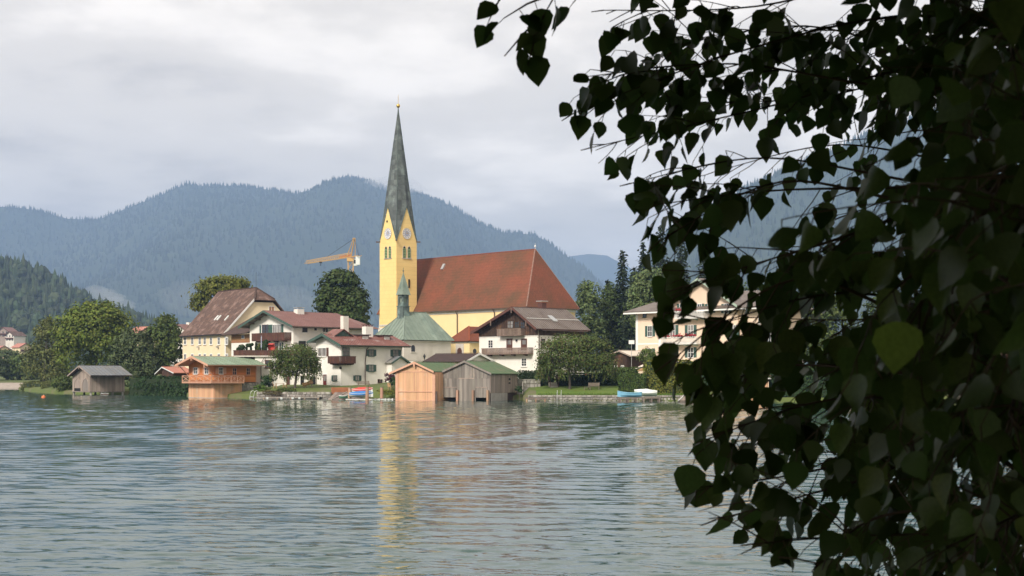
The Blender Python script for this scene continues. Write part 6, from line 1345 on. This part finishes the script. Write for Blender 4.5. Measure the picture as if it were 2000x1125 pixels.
tree('chestnut_tree', 'big dense dark chestnut in front of the crane', 668, 700, 272, [(664, 562, 38, 34), (672, 595, 46, 38), (645, 590, 26, 34), (695, 600, 24, 36), (668, 628, 46, 22), (705, 630, 16, 16)], 13000, .36, 'fol_dark', 6, clump=.15)
tree('birch_tree', 'tall pale green birch right of the church choir', 1150, 700, 292, [(1152, 580, 24, 34), (1148, 620, 28, 42), (1162, 660, 30, 40), (1138, 665, 22, 36)], 8000, .26, 'fol_light', 7, 'bark_birch', clump=.16)
tree('beech_tree', 'light green broadleaf tree among the dark spruces', 1275, 700, 270, [(1272, 560, 36, 32), (1250, 590, 26, 34), (1298, 575, 26, 40), (1270, 620, 36, 40)], 8000, .28, 'fol_light', 8)
tree('beech_tree', 'dark broadleaf tree behind the hotel roof', 1185, 700, 300, [(1195, 640, 26, 46), (1225, 650, 30, 46), (1190, 600, 22, 38)], 7000, .3, 'fol_dark', 9)
for k, (px, top, hw, lab) in enumerate(((1480, 560, 60, 'broad tree behind the right wing of the pink hotel'), (1600, 575, 70, 'broad tree between the hotel and the green roofed boathouse'), (1745, 580, 70, 'broad tree behind the green roofed boathouse'), (1850, 600, 55, 'broad tree left of the salmon roofed chalet'))):
    tree('broadleaf_tree', lab, px, 740, 262 - k * 4, [(px, top + 30, hw * .7, 36), (px - hw * .4, top + 70, hw * .6, 45), (px + hw * .4, top + 70, hw * .6, 45), (px, top + 110, hw * .8, 40)], 5200, .36, 'fol_mid' if k % 2 else 'fol_dark', 20 + k)
for k, (px, top, hw, Y, lab) in enumerate(((12, 690, 30, 470, 'round dark tree on the far left shore'), (40, 700, 24, 460, 'smaller tree right of the round one on the far left shore'), (-18, 695, 26, 455, 'dark tree at the outer end of the far left shore'), (62, 712, 20, 475, 'low tree at the inner end of the far left shore'))):
    tree('shore_tree', lab, px, 750, Y, [(px, top + 14, hw, 20), (px - hw * .5, top + 32, hw * .8, 18), (px + hw * .5, top + 34, hw * .8, 18)], 2600, .5, 'fol_mid' if k % 2 else 'fol_willow', 30 + k, zg=1.6, r0=.25)
def conifer(label, px, top_py, Y, hw_px, seed, mtl='fol_conifer', name='spruce_tree', nsc=1.0):
    rg = np.random.default_rng(seed); s = Y / FPX; x = gx(px, Y); z = gnd(x, Y); H = gz(top_py, Y) - z; W = hw_px * s
    o = thing(name, label, 'tree', (x, Y, z)); MB().path([(0, 0, -.5), (0, 0, H * .5), (0, 0, H)], [.3, .18, .03], 8).build('trunk', 'bark', o); Cs = []; Ns = []; Ax = []
    lv = int(H / .55)
    for i in range(lv):
        t = i / lv; zz = H * (.08 + .92 * t); r = W * (1 - t) ** .72 * rg.uniform(.7, 1.15) + .25; nb = max(5, int(11 * (1 - t) + 4)); a0 = rg.uniform(0, 6.28)
        for b in range(nb):
            a = a0 + b * 6.283 / nb + rg.normal(0, .2); rl = r * rg.uniform(.65, 1.12); m = max(4, int(rl / .17 * nsc)); q = np.linspace(.15, 1, m); jit = rg.normal(0, .16, (m, 3))
            pos = np.stack([np.cos(a) * rl * q, np.sin(a) * rl * q, zz - .32 * rl * q + .1 * rl * q ** 2], 1) + jit; Cs.append(pos); ax = np.tile(np.array([np.cos(a), np.sin(a), -.45]), (m, 1)) + rg.normal(0, .35, (m, 3)); Ax.append(ax)
            Ns.append(unit(np.tile(np.array([-.2 * np.cos(a), -.2 * np.sin(a), 1.0]), (m, 1)) + rg.normal(0, .45, (m, 3))))
    C = np.concatenate(Cs); Nn = unit(np.concatenate(Ns)); A_ = unit(np.concatenate(Ax)); link('crown', quad_mesh('crown', leaf_cards(C, Nn, rg.uniform(.3, .55, len(C)), rg, .5, A_)), mtl, o, kind='stuff')
    return o
conifer('tall dark spruce rising left of the pink hotel', 1216, 488, 298, 34, 41); conifer('tallest spruce of the group behind the pink hotel', 1290, 440, 305, 42, 42); conifer('slim spruce between the two tallest ones', 1256, 472, 312, 28, 43)
conifer('spruce right of the tallest one behind the hotel', 1330, 468, 300, 40, 44); conifer('shorter spruce at the left edge of the group', 1188, 545, 305, 26, 45); conifer('dark spruce low behind the hotel roof', 1238, 520, 290, 32, 46); conifer('spruce over the middle gable of the hotel', 1375, 490, 296, 40, 47)

def weeping(label, px, Y, blobs, n, bot, mtl, mtl2, seed, n_str):
    """domed tree with drooping twigs: clumped leaves plus hanging fringes"""
    rg = np.random.default_rng(seed); rr = random.Random(seed); s = Y / FPX; x = gx(px, Y); z = gnd(x, Y); o = thing('weeping_tree', label, 'tree', (x, Y, z)); B = []
    for (bx, by, rx, ry) in blobs: B.append(((gx(bx, Y) - x, rr.uniform(-.3, .3) * rx * s, gz(by, Y) - z), (rx * s, rx * s * .9, ry * s)))
    top = max(B, key=lambda b: b[0][2])[0]; trunk_mesh(Vector((0, 0, 0)), Vector((top[0] * .5, 0, top[2])), .2, .1, [tuple(np.array(b[0]) + np.array([rr.uniform(-.6, .6) * b[1][0], rr.uniform(-.6, .6) * b[1][1], 0])) for b in B for _ in range(3)], rr).build('trunk', 'bark', o)
    V1 = crown_cards(B, n, .15, rg, clump=.2); sp = rg.random(len(V1)) < .8
    zb = gz(bot, Y) - z; Cs = []; Ns = []; Ax = []
    for i in range(n_str):
        c, r = B[rg.integers(len(B))]; a = rg.uniform(0, 6.283); q = rg.uniform(.55, 1.05); p0 = np.array(c) + np.array([math.cos(a) * r[0] * q, math.sin(a) * r[1] * q, rg.uniform(-.5, .3) * r[2]]); L = min(rg.uniform(.4, 1.9), max(.3, p0[2] - zb - rg.uniform(0, .8))); m = max(4, int(L / .07)); t = np.linspace(0, 1, m)
        Cs.append(p0 + np.stack([math.cos(a) * .25 * t * L, math.sin(a) * .25 * t * L, -L * t ** 1.2], 1) + rg.normal(0, .07, (m, 3))); Ns.append(unit(np.tile([math.cos(a) * .7, math.sin(a) * .7, .5], (m, 1)) + rg.normal(0, .55, (m, 3)))); Ax.append(np.tile([math.cos(a) * .3, math.sin(a) * .3, -1.0], (m, 1)) + rg.normal(0, .45, (m, 3)))
    C = np.concatenate(Cs); V2 = leaf_cards(C, unit(np.concatenate(Ns)), rg.uniform(.09, .17, len(C)), rg, .5, unit(np.concatenate(Ax))); s2 = rg.random(len(V2)) < .8
    link('crown', quad_mesh('crown', np.concatenate([V1[sp], V2[s2]])), mtl, o, kind='stuff'); link('browned_twigs', quad_mesh('crown', np.concatenate([V1[~sp], V2[~s2]])), mtl2, o, kind='stuff')
    return o
weeping('small weeping tree with domed crown before the terrace wing', 576, 219.5, [(577, 692, 38, 20), (552, 710, 24, 22), (602, 705, 24, 24), (578, 715, 34, 20), (556, 728, 20, 14), (600, 722, 18, 18), (540, 722, 12, 16), (617, 715, 10, 16)], 9000, 750, 'fol_weep', 'fol_weep_brown', 51, 200)
weeping('broad weeping tree on the lawn before the timber gabled chalet', 1113, 207, [(1120, 672, 48, 20), (1085, 692, 34, 26), (1160, 690, 38, 28), (1122, 700, 44, 26), (1072, 712, 22, 24), (1178, 712, 24, 24), (1140, 716, 30, 16), (1060, 722, 14, 18), (1190, 722, 14, 20), (1095, 722, 26, 14)], 14000, 750, 'fol_weep', 'fol_weep_brown', 52, 330)

def hedge(name, label, px0, px1, Y, top, thick, mtl, seed, bot=None, dens=55, round_=.25, size=.13, dY=0, cat='hedge', lump=.12):
    """clipped hedge from px0 to px1: dark core and a skin of leaf faces"""
    rg = np.random.default_rng(seed); x0, x1 = gx(px0, Y), gx(px1, Y + dY); w = x1 - x0; rz = math.atan2(dY, w); L = math.hypot(w, dY); zb = gnd((x0 + x1) / 2, Y) - .15 if bot is None else gz(bot, Y); H = gz(top, Y) - zb
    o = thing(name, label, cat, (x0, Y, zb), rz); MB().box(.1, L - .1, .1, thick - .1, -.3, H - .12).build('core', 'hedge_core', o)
    A = [(L * H, 0), (L * thick, 1), (thick * H, 2), (thick * H, 3)]; Cs = []; Ns = []
    for ar, k in A:
        n = int(ar * dens) + 20; u, v = rg.random(n), rg.random(n)
        P = {0: np.stack([u * L, np.zeros(n), v * H], 1), 1: np.stack([u * L, v * thick, np.full(n, H)], 1), 2: np.stack([np.zeros(n), u * thick, v * H], 1), 3: np.stack([np.full(n, L), u * thick, v * H], 1)}[k]; Nn = np.tile([(0, -1, .25), (0, 0, 1), (-1, 0, .25), (1, 0, .25)][k], (n, 1))
        Cs.append(P); Ns.append(Nn)
    C = np.concatenate(Cs); Nn = np.concatenate(Ns).astype(float)
    e = np.clip((C[:, 2] - (H - round_)) / round_, 0, 1); C[:, 1] = C[:, 1] + (thick / 2 - C[:, 1]) * e * .25; ex = np.clip((np.abs(C[:, 0] - L / 2) - (L / 2 - round_)) / round_, 0, 1); C[:, 2] -= ex ** 2 * round_ * .5
    nz_ = fbm(C[:, 0] * .9, C[:, 2] * .9 + C[:, 1] * .5, seed, 3)[:, None] * lump * 3; C = C + unit(Nn) * (rg.normal(0, .05, (len(C), 1)) + nz_)
    link('leaves', quad_mesh('leaves', leaf_cards(C, unit(unit(Nn) + rg.normal(0, .55, C.shape)), rg.uniform(.7, 1.3, len(C)) * size, rg)), mtl, o, kind='stuff')
    return o
hedge('hedge', 'dark clipped hedge between garden wall and steps', 1012, 1082, 211, 725, 1.3, 'fol_hedge_dark', 61)
hedge('hedge', 'long dark clipped hedge along the back of the lawn', 1087, 1211, 210.5, 730, 1.3, 'fol_hedge_dark', 62)
hedge('hedge', 'lighter low clipped hedge behind the long dark one', 1178, 1262, 219, 718.5, 1.2, 'fol_hedge', 63)
hedge('hedge', 'square green clipped hedge behind the light blue boat', 1210, 1262, 198.6, 731.5, 2.2, 'fol_hedge', 64, size=.14)
hedge('hedge', 'tall block of clipped yellow green hedge beside the hotel', 1262, 1356, 199.5, 705, 3.0, 'fol_yellow', 65, round_=.9, size=.14, lump=.2)
hedge('hedge', 'dark ivy hedge right of the tall clipped block', 1357, 1428, 201, 719, 2.0, 'fol_shrub', 66, size=.15, lump=.2)
hedge('shrub_bank', 'dense dark shrubbery on the shore between grey and orange boathouses', 252, 366, 258, 739, 4.0, 'fol_shrub', 67, bot=775, dens=50, round_=1.2, size=.2, dY=-14, cat='shrubs', lump=.5)
def bush(label, px, py, Y, rx, ry, mtl, seed, n=900, size=.16, zg=None):
    return tree('shrub', label, px, py, Y, [(px - rx * .3, py - ry * .7, rx * .75, ry * .8), (px + rx * .35, py - ry * .6, rx * .7, ry * .7)], n, size, mtl, seed, r0=.06, cat='shrub', zg=zg)
bush('bright green shrub beside the old grey boathouse', 125, 768, 280, 20, 22, 'fol_mid', 71, 2600, .2); bush('low olive shrub on the tip of the wooded shore', 62, 766, 340, 20, 14, 'fol_birch', 72, 1500, .22); bush('reddish shrub on the shore left of the bright one', 98, 767, 305, 18, 12, 'fol_birch', 73, 1300, .2)
bush('dark rhododendron by the wall of the terrace wing', 521, 757, 224.5, 13, 16, 'fol_shrub', 74); bush('green fern clump by the rubble stone base', 508, 764, 218.5, 12, 8, 'fol_grass', 75, 600, .12); bush('low green plants under the weeping tree', 558, 768, 217.5, 18, 7, 'fol_mid', 76, 800, .11); bush('brownish groundcover along the jetty bank', 535, 772, 216.8, 24, 6, 'fol_weep_brown', 77, 900, .1)
bush('dark shrub squeezed beside the larch boathouse', 770, 757, 212, 8, 13, 'fol_shrub', 78, 700, .13); bush('purple leaved small tree before the porch', 763, 750, 216, 11, 15, 'fol_red', 79, 500, .13); bush('yellow green groundcover behind the mooring piles', 755, 772, 209, 20, 7, 'fol_yellow', 80, 900, .1)
bush('ivy clump against the dark garden wall', 1014, 768, 206, 8, 10, 'fol_shrub', 81, 500, .12); bush('round bay tree in front of the pink hotel', 1268, 715, 222, 19, 22, 'fol_mid', 82, 1600, .15); bush('pale leafy shrub right of the hotel veranda', 1452, 735, 205, 20, 22, 'fol_light', 83, 1400, .16); bush('shrub by the lakeside terrace of the right chalet', 1880, 765, 186, 26, 24, 'fol_mid', 84, 1500, .15)
# grass tufts along the lake wall
rg = np.random.default_rng(90); n = 2600; gxs = rg.uniform(3.6, 27, n); gy = np.array([shoreY(a) for a in gxs]) + .75 + np.abs(rg.normal(0, .9, n)); C = np.stack([gxs, gy, np.array([gnd(a, b) for a, b in zip(gxs, gy)]) + .08], 1)
o = link('grass_tufts', quad_mesh('grass', leaf_cards(C, unit(np.stack([rg.normal(0, .3, n), -np.ones(n), rg.normal(0, .2, n)], 1)), rg.uniform(.08, .16, n), rg, .35, unit(np.stack([rg.normal(0, .3, n), rg.normal(0, .2, n), np.ones(n)], 1)))), 'fol_grass', kind='stuff'); o['label'] = 'grass tufts along the edge of the lawn wall'; o['category'] = 'grass'
hedge('undergrowth', 'dense olive undergrowth along the tip of the wooded shore', 50, 140, 338, 748, 5.0, 'fol_birch', 91, bot=769, dens=30, round_=1.4, size=.26, dY=-56, cat='shrubs', lump=.7)
hedge('hedge', 'long dark hedge between the pink boat shed and the green roofed boathouse', 1480, 1660, 192, 716, 2.2, 'fol_shrub', 92, size=.17, lump=.3, dY=-6)
hedge('hedge', 'dark shrubbery between green roofed boathouse and lakeside terrace', 1770, 1895, 186, 712, 2.2, 'fol_hedge_dark', 93, size=.17, lump=.3)
# ------------------------------------------------------------------ foreground birch
bt = thing('birch_tree', 'overhanging birch with dark heart shaped leaves close to the camera', 'tree', (2.9, 3.4, 1.75))
T0 = Vector((2.9, 3.4, 1.75)); rr = random.Random(11); rg = np.random.default_rng(12)
def W(p): return tuple(Vector(p) - T0)
MB().path([W((2.9, 3.4, 1.2)), W((2.88, 3.4, 2.2)), W((2.8, 3.35, 4.5)), W((2.7, 3.2, 7)), W((2.5, 3.0, 10))], [.19, .16, .13, .09, .03], 12).build('trunk', 'bark_birch', bt, smooth=True)
# left edge of the leaves in the photograph (row -> column)
EY = [-80, 0, 60, 110, 150, 225, 290, 330, 360, 400, 470, 570, 650, 720, 780, 850, 910, 960, 1020, 1060, 1110, 1140]
EX = [1160, 1170, 1185, 1160, 1125, 1100, 1135, 1180, 1215, 1245, 1262, 1285, 1288, 1285, 1330, 1368, 1345, 1322, 1378, 1445, 1570, 1640]
def proj(p):
    return 1000 + FPX * p[0] / p[1], HZ - FPX * (p[2] - CAMZ) / p[1]
def density(px, py):
    d = px - np.interp(py, EY, EX)
    if d < 0: return 0
    v = float(np.interp(d, [0, 50, 160, 350, 600], [.58, .58, .6, .7, .82]))
    for gx_, gy_, rx_, ry_, a in ((1660, 320, 150, 80, .6), (1480, 250, 70, 60, .45), (1770, 420, 120, 60, .6), (1370, 440, 80, 60, .5), (1520, 880, 60, 40, .15), (1820, 300, 80, 70, .6), (1330, 640, 80, 70, .6), (1600, 1000, 110, 60, .3), (1930, 880, 80, 60, .55), (1640, 40, 80, 40, .2)):
        v -= a * math.exp(-((px - gx_) / rx_) ** 2 - ((py - gy_) / ry_) ** 2)
    return v
branches = []     # (tip px, tip py, depth at tip, depth at right edge, start z above/below)
rowsb = [(1165, 20, 3.7), (1128, 150, 3.5), (1105, 222, 3.5), (1142, 288, 3.6), (1218, 358, 3.5), (1250, 402, 3.4), (1275, 470, 3.0), (1320, 560, 2.7), (1375, 635, 2.6), (1295, 705, 2.5), (1340, 780, 2.7), (1375, 855, 2.8), (1328, 955, 2.9),
         (1385, 1015, 2.8), (1460, 1062, 2.6), (1580, 1105, 2.4), (1300, 90, 4.2), (1350, 200, 4.4), (1400, 330, 4.3), (1440, 520, 4.0), (1460, 620, 3.9), (1470, 730, 3.8), (1480, 850, 3.7), (1500, 950, 3.6), (1560, 60, 4.8), (1600, 180, 4.8), (1620, 300, 4.6),
         (1640, 420, 4.4), (1660, 520, 4.4), (1650, 640, 4.3), (1660, 760, 4.2), (1680, 880, 4.0), (1720, 1000, 3.8), (1750, 1080, 3.5), (1780, 150, 5.0), (1800, 350, 5.0), (1800, 560, 4.8), (1810, 700, 4.6), (1830, 820, 4.4), (1850, 960, 4.2),
         (1850, 60, 3.2), (1870, 240, 2.4), (1850, 400, 1.9), (1820, 560, 1.8), (1760, 640, 1.7), (1880, 740, 1.9), (1880, 900, 2.1), (1900, 1040, 2.0), (1940, 330, 1.6), (1950, 560, 1.5), (1960, 120, 2.0), (1960, 800, 1.7)]
leaves = []; twigs = MB(); nbr = 0
def leaf_at(p, dirv, size, shade):
    px, py = proj(p + dirv * size * .5)
    if px < np.interp(py, EY, EX) - 4: return False
    leaves.append((p, dirv, size, (px, py))); return True
def twig(p, d, L, r, force=False):
    """a thin twig from p along d with alternate hanging leaves"""
    if not force and rr.random() > density(*proj(p + d.normalized() * L * .5)): return
    pts = [p.copy()]; q = p.copy(); dd = d.normalized(); n = max(3, int(L / .035))
    for i in range(n):
        dd = (dd + Vector((rr.gauss(0, .1), rr.gauss(0, .1), -.055 + rr.gauss(0, .05)))).normalized(); q = q + dd * (L / n); pts.append(q.copy())
        if i >= 1:
            px, py = proj(q)
            if px < np.interp(py, EY, EX) - 2: pts.pop(); break
            side = dd.cross(Vector((0, 0, 1))).normalized() * (1 if i % 2 else -1)
            ld = (side * rr.uniform(.25, .8) + dd * rr.uniform(.1, .6) + Vector((0, rr.gauss(0, .35), -rr.uniform(.5, 1.3)))).normalized()
            pet = q + ld * .018
            if leaf_at(pet, ld, rr.uniform(.042, .068) * (1.0 if p.y > 2.3 else .72), 0): twigs.path([q, pet], [.0012, .0009], 3)
    if len(pts) > 1: twigs.path(pts, [r * (1 - .7 * i / len(pts)) for i in range(len(pts))], 4)
for bi, (tx_, ty_, dt) in enumerate(rowsb):
    tip = at(tx_ + 14, ty_, dt); ex_ = at(2140, ty_ - rr.uniform(-40, 150) * (1 if ty_ > 200 else .2), dt + rr.uniform(-.1, .6)); st = Vector((2.85, 3.4, max(2.4, ex_.z + rr.uniform(-.5, .2))))
    ctrl = [st, ex_.lerp(st, .35) + Vector((0, 0, .08)), ex_, ex_.lerp(tip, .35) + Vector((0, rr.gauss(0, .12), rr.uniform(-.06, .16))), ex_.lerp(tip, .7) + Vector((0, rr.gauss(0, .08), rr.uniform(-.01, .11))), tip]
    pts = []
    for i in range(len(ctrl) - 1):
        a, b, c, d = ctrl[max(0, i - 1)], ctrl[i], ctrl[i + 1], ctrl[min(len(ctrl) - 1, i + 2)]
        for k in range(8):
            t = k / 8; pts.append(.5 * ((2 * b) + (c - a) * t + (2 * a - 5 * b + 4 * c - d) * t * t + (3 * b - a - 3 * c + d) * t ** 3))
    pts.append(tip); n = len(pts)
    MB().path([W(p) for p in pts], [.011 * (1 - i / n) ** 1.4 + .0012 for i in range(n)], 6).build('branch', 'twig', bt, smooth=True)
    seg = 0.0
    for i in range(9, n - 1):
        p, q = pts[i], pts[i + 1]; ln = (q - p).length; seg += ln; d = (q - p).normalized()
        while seg > .045:
            seg -= .045; s_ = p.lerp(q, rr.random()); v = Vector((rr.gauss(-.3, .5), rr.gauss(0, .8), rr.gauss(-.1, .75))); twig(s_, (d * .8 + v).normalized(), rr.uniform(.12, .30), .0018)
    twig(tip, (tip - pts[-3]).normalized(), .1, .0018, True)
    for k in (1, 2, 3, 5, 7):
        d = (pts[-k] - pts[-k - 2]).normalized(); twig(pts[-k - 1], (d + Vector((rr.gauss(-.1, .3), rr.gauss(0, .4), rr.gauss(-.35, .35)))).normalized(), rr.uniform(.08, .15), .0016, bi < 16)
# the sprig hanging in from above, left of the main mass
for a, b, dep in (((1125, -70), (1062, 30), 3.0), ((1062, 30), (1030, 128), 3.0), ((1075, -10), (985, 35), 3.0), ((1000, -40), (955, 40), 3.05), ((1062, 30), (985, 110), 3.02), ((1180, -60), (1120, 5), 3.1)):
    p, q = at(*a, dep), at(*b, dep); twigs.path([p, p.lerp(q, .5) + Vector((0, .01, .008)), q], [.003, .0022, .0012], 4)
    L = (q - p).length; k = max(2, int(L / .034))
    for i in range(1, k + 1):
        s_ = p.lerp(q, i / k); ld = Vector((rr.gauss(-.2, .5), rr.gauss(0, .4), -1)).normalized(); px, py = proj(s_ + ld * .03)
        if py > 0 and px > 938 and py < 128: twigs.path([s_, s_ + ld * .015], [.0012, .0009], 3); leaves.append((s_ + ld * .015, ld, rr.uniform(.042, .066), (px, py)))
p, q = at(1125, -70, 3.0), Vector((2.5, 3.1, 5.2)); MB().path([W(p), W(p.lerp(q, .5) + Vector((0, 0, .12))), W(q)], [.004, .01, .02], 6).build('branch', 'twig', bt)
p, q = at(1000, -40, 3.05), at(1125, -70, 3.0); twigs.path([p, q], [.002, .003], 4)
p, q = at(1180, -60, 3.1), at(1125, -70, 3.0); twigs.path([p, q], [.002, .003], 4)
twigs.v = [W(v) for v in twigs.v]; twigs.build('twigs', 'twig', bt, kind='stuff')
# leaf shapes: ovate, pointed tip, toothed edge, folded along the midrib
def leaf_mesh(name, wdt, fold, curl, seed):
    r = random.Random(seed); TT = [0, .03, .09, .18, .29, .41, .53, .65, .76, .86, .94, 1.0]; n = len(TT) - 1; L_ = []; Rr = []; Mm = []
    for i, t in enumerate(TT):
        w = wdt * [0, .15, .30, .42, .485, .475, .42, .335, .24, .145, .06, 0][i]
        if 2 < i < n - 1: w *= 1 + (.055 if i % 2 else -.03)
        z = -curl * t * t
        Mm.append((0, t, z)); L_.append((-w, t - (.02 if i % 2 else 0), z + w * fold + r.gauss(0, .008))); Rr.append((w, t - (.02 if i % 2 else 0), z + w * fold + r.gauss(0, .008)))
    V = Mm + L_[1:n] + Rr[1:n]; li = lambda i: n + i; ri = lambda i: n + (n - 1) + i; F = [(0, 1, li(1)), (0, ri(1), 1), (n - 1, n, li(n - 1)), (n - 1, ri(n - 1), n)]
    for i in range(1, n - 1): F += [(i, i + 1, li(i + 1), li(i)), (i, ri(i), ri(i + 1), i + 1)]
    me = bpy.data.meshes.new(name); me.from_pydata(V, [], F); me.update(); me.polygons.foreach_set('use_smooth', [True] * len(me.polygons)); return me
def leafmat(name, c, tr):
    m = mat(name, c, tuple(x * .75 for x in c), 9, 0.42, orand=.35, island=.35 if name.endswith('mass') else 0, spec=.35, translucent=tr, detail=2); return m
for nm in ('birch_leaf', 'birch_leaf_mass'): leafmat(nm, (0.074, 0.112, 0.030), .44)
leafmat('birch_leaf_glow_tint', (0.12, 0.19, 0.035), .5)  # paler leaf colour standing in for light shining through
LM = [leaf_mesh('leaf_shape', w, f, c, i) for i, (w, f, c) in enumerate(((.92, .25, .1), (.8, .45, .15), (1.0, .12, .05), (.85, .3, -.08), (.72, .7, .2), (.9, .2, .25)))]
for me in LM: me.materials.append(MATS['birch_leaf'])
LML = LM[2].copy(); LML.materials.clear(); LML.materials.append(MATS['birch_leaf_glow_tint'])
def leaf_matrix(p, d, size):
    nrm = Vector((rr.gauss(0, .6), rr.gauss(-.55, .6), rr.gauss(.35, .5))); x = d.cross(nrm).normalized(); z = x.cross(d).normalized(); M = Matrix((x * size, d * size, z * size)).transposed().to_4x4(); M.translation = p - T0; return M
def vis(l): px, py = l[3]; return l[2] / l[0].y if (-20 < px < 2020 and -20 < py < 1145) else 0
leaves.sort(key=vis, reverse=True)
# one big yellow-green leaf, its backlight put into a paler colour
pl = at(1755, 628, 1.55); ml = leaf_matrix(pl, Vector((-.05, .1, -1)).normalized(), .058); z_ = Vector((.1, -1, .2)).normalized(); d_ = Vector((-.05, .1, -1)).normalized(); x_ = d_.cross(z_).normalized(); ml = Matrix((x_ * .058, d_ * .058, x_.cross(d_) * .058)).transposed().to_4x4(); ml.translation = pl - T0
o = bpy.data.objects.new('leaf', LML); col.objects.link(o); o.parent = bt; o.matrix_local = ml; o['label'] = 'large yellow green leaf with backlight painted in its colour'
VV = []; FF = []; base_co = []
for me in LM: base_co.append((np.array([v.co[:] for v in me.vertices]), [tuple(p.vertices) for p in me.polygons]))
off = 0
for i, l in enumerate(leaves):
    k = rr.randrange(len(LM)); M = leaf_matrix(*l[:3])
    if i < 299:
        o = bpy.data.objects.new('leaf', LM[k]); col.objects.link(o); o.parent = bt; o.matrix_local = M
    else:
        co, fs_ = base_co[k]; Mn = np.array(M); VV.append(co @ Mn[:3, :3].T + Mn[:3, 3]); FF += [tuple(a + off for a in f_) for f_ in fs_]; off += len(co)
me = bpy.data.meshes.new('foliage'); me.from_pydata(np.concatenate(VV).tolist(), [], FF); me.update(); me.polygons.foreach_set('use_smooth', [True] * len(me.polygons)); link('foliage', me, 'birch_leaf_mass', bt, kind='stuff')
print('LEAVES', len(leaves))
# unseen rest of the crown, added above and behind to shade the leaves
n = 140000; C = np.stack([rg.uniform(-5.5, 8.5, n), rg.uniform(-8, 6.5, n), rg.uniform(4.0, 11, n)], 1)
q = ((C[:, 0] - 1.6) / 7.0) ** 2 + ((C[:, 1] + .6) / 7.2) ** 2 + ((C[:, 2] - 7.2) / 3.9) ** 2; keep = (q < 1) & ((C[:, 2] > CAMZ + .2625 * np.maximum(C[:, 1], 0) + .55))
side = (np.stack([rg.uniform(1.8, 7, 14000), rg.uniform(-5, 5, 14000), rg.uniform(2.2, 6, 14000)], 1)); sk = (1000 + FPX * side[:, 0] / np.maximum(side[:, 1], .05) > 2200) | (side[:, 1] < .3)
C = np.concatenate([C[keep], side[sk]]); Nn = unit(rg.normal(size=C.shape) + np.array([0, 0, .8])); link('shade_crown', quad_mesh('shade_crown', leaf_cards(C - np.array(T0[:]), Nn, rg.uniform(.09, .15, len(C)), rg, .75)), 'birch_leaf_mass', bt, kind='stuff')
for k in range(10):
    a = k * .63; z0 = 4.2 + k * .45; e = Vector((1.6 + 5.2 * math.cos(a), -.6 + 5 * math.sin(a), z0 + 2.2)); s_ = Vector((2.85 - .03 * k, 3.35 - .02 * k, z0)); m_ = s_.lerp(e, .5) + Vector((0, 0, .7))
    if e.y > 2.5: e.z = max(e.z, CAMZ + .2625 * e.y + 1)
    MB().path([W(s_), W(m_), W(e)], [.05, .03, .008], 7).build('limb', 'bark_birch', bt)

# ------------------------------------------------------------------ mist wisps in the valley and at the summit
mm = bpy.data.materials.new('mist'); mm.use_nodes = True; nt = mm.node_tree; nt.nodes.clear(); out = nt.nodes.new('ShaderNodeOutputMaterial'); pv = nt.nodes.new('ShaderNodeVolumePrincipled')
pv.inputs['Color'].default_value = (1, 1, 1, 1); pv.inputs['Density'].default_value = 0.0055; pv.inputs['Anisotropy'].default_value = 0.2; nt.links.new(pv.outputs[0], out.inputs['Volume'])
mm2 = mm.copy(); mm2.node_tree.nodes['Principled Volume'].inputs['Density'].default_value = 0.0012
mm3 = mm.copy(); mm3.node_tree.nodes['Principled Volume'].inputs['Density'].default_value = 0.0030
for (px, py, rx, ry, Y, M_, lab) in ((203, 574, 40, 15, 2600, mm, 'white mist wisp rising behind the low wooded hill'), (232, 592, 34, 12, 2750, mm, 'thin lower mist wisp behind the low wooded hill'), (365, 585, 60, 34, 3200, mm2, 'faint mist patch in the valley left of the yellow house'), (570, 585, 70, 28, 3300, mm2, 'faint mist patch in the valley behind the red roofed chalet'), (775, 362, 62, 16, 7250, mm3, 'cloud wisp clinging to the summit beside the spire')):
    s_ = Y / FPX; V, F = [], []; nu, nv = 28, 14; r = np.random.default_rng(int(px))
    for j in range(nv + 1):
        for i in range(nu):
            th, ph = math.pi * j / nv, 2 * math.pi * i / nu; d = (math.sin(th) * math.cos(ph), math.sin(th) * math.sin(ph), math.cos(th)); k = 1 + 1.1 * float(fbm(np.array([d[0] * 1.7 + d[1] + 9 + px]), np.array([d[2] * 1.7 + 5]), int(px), 4)[0])
            V.append((d[0] * rx * s_ * k, d[1] * rx * s_ * .8 * k, d[2] * ry * s_ * k + .35 * d[0] * -ry * s_))
    for j in range(nv):
        for i in range(nu): F.append((j * nu + i, j * nu + (i + 1) % nu, (j + 1) * nu + (i + 1) % nu, (j + 1) * nu + i))
    me = bpy.data.meshes.new('mist'); me.from_pydata(V, [], F); me.update(); fixn(me); me.materials.append(M_); o = bpy.data.objects.new('mist', me); col.objects.link(o); o.location = at(px, py, Y); o['kind'] = 'stuff'; o['label'] = lab; o['category'] = 'mist'
# ------------------------------------------------------------------ haze
hz = MB().box(-9000, 9000, -250, 12400, -3.4, 1090).build('haze', None); hz['kind'] = 'stuff'; hz['label'] = 'thin bluish haze over lake and mountains'
m = bpy.data.materials.new('haze'); m.use_nodes = True; nt = m.node_tree; nt.nodes.clear(); out = nt.nodes.new('ShaderNodeOutputMaterial'); pv = nt.nodes.new('ShaderNodeVolumePrincipled')
pv.inputs['Color'].default_value = (0.43, 0.62, 1.0, 1); pv.inputs['Density'].default_value = 0.000125; pv.inputs['Anisotropy'].default_value = 0.2
nt.links.new(pv.outputs[0], out.inputs['Volume']); hz.data.materials.append(m)
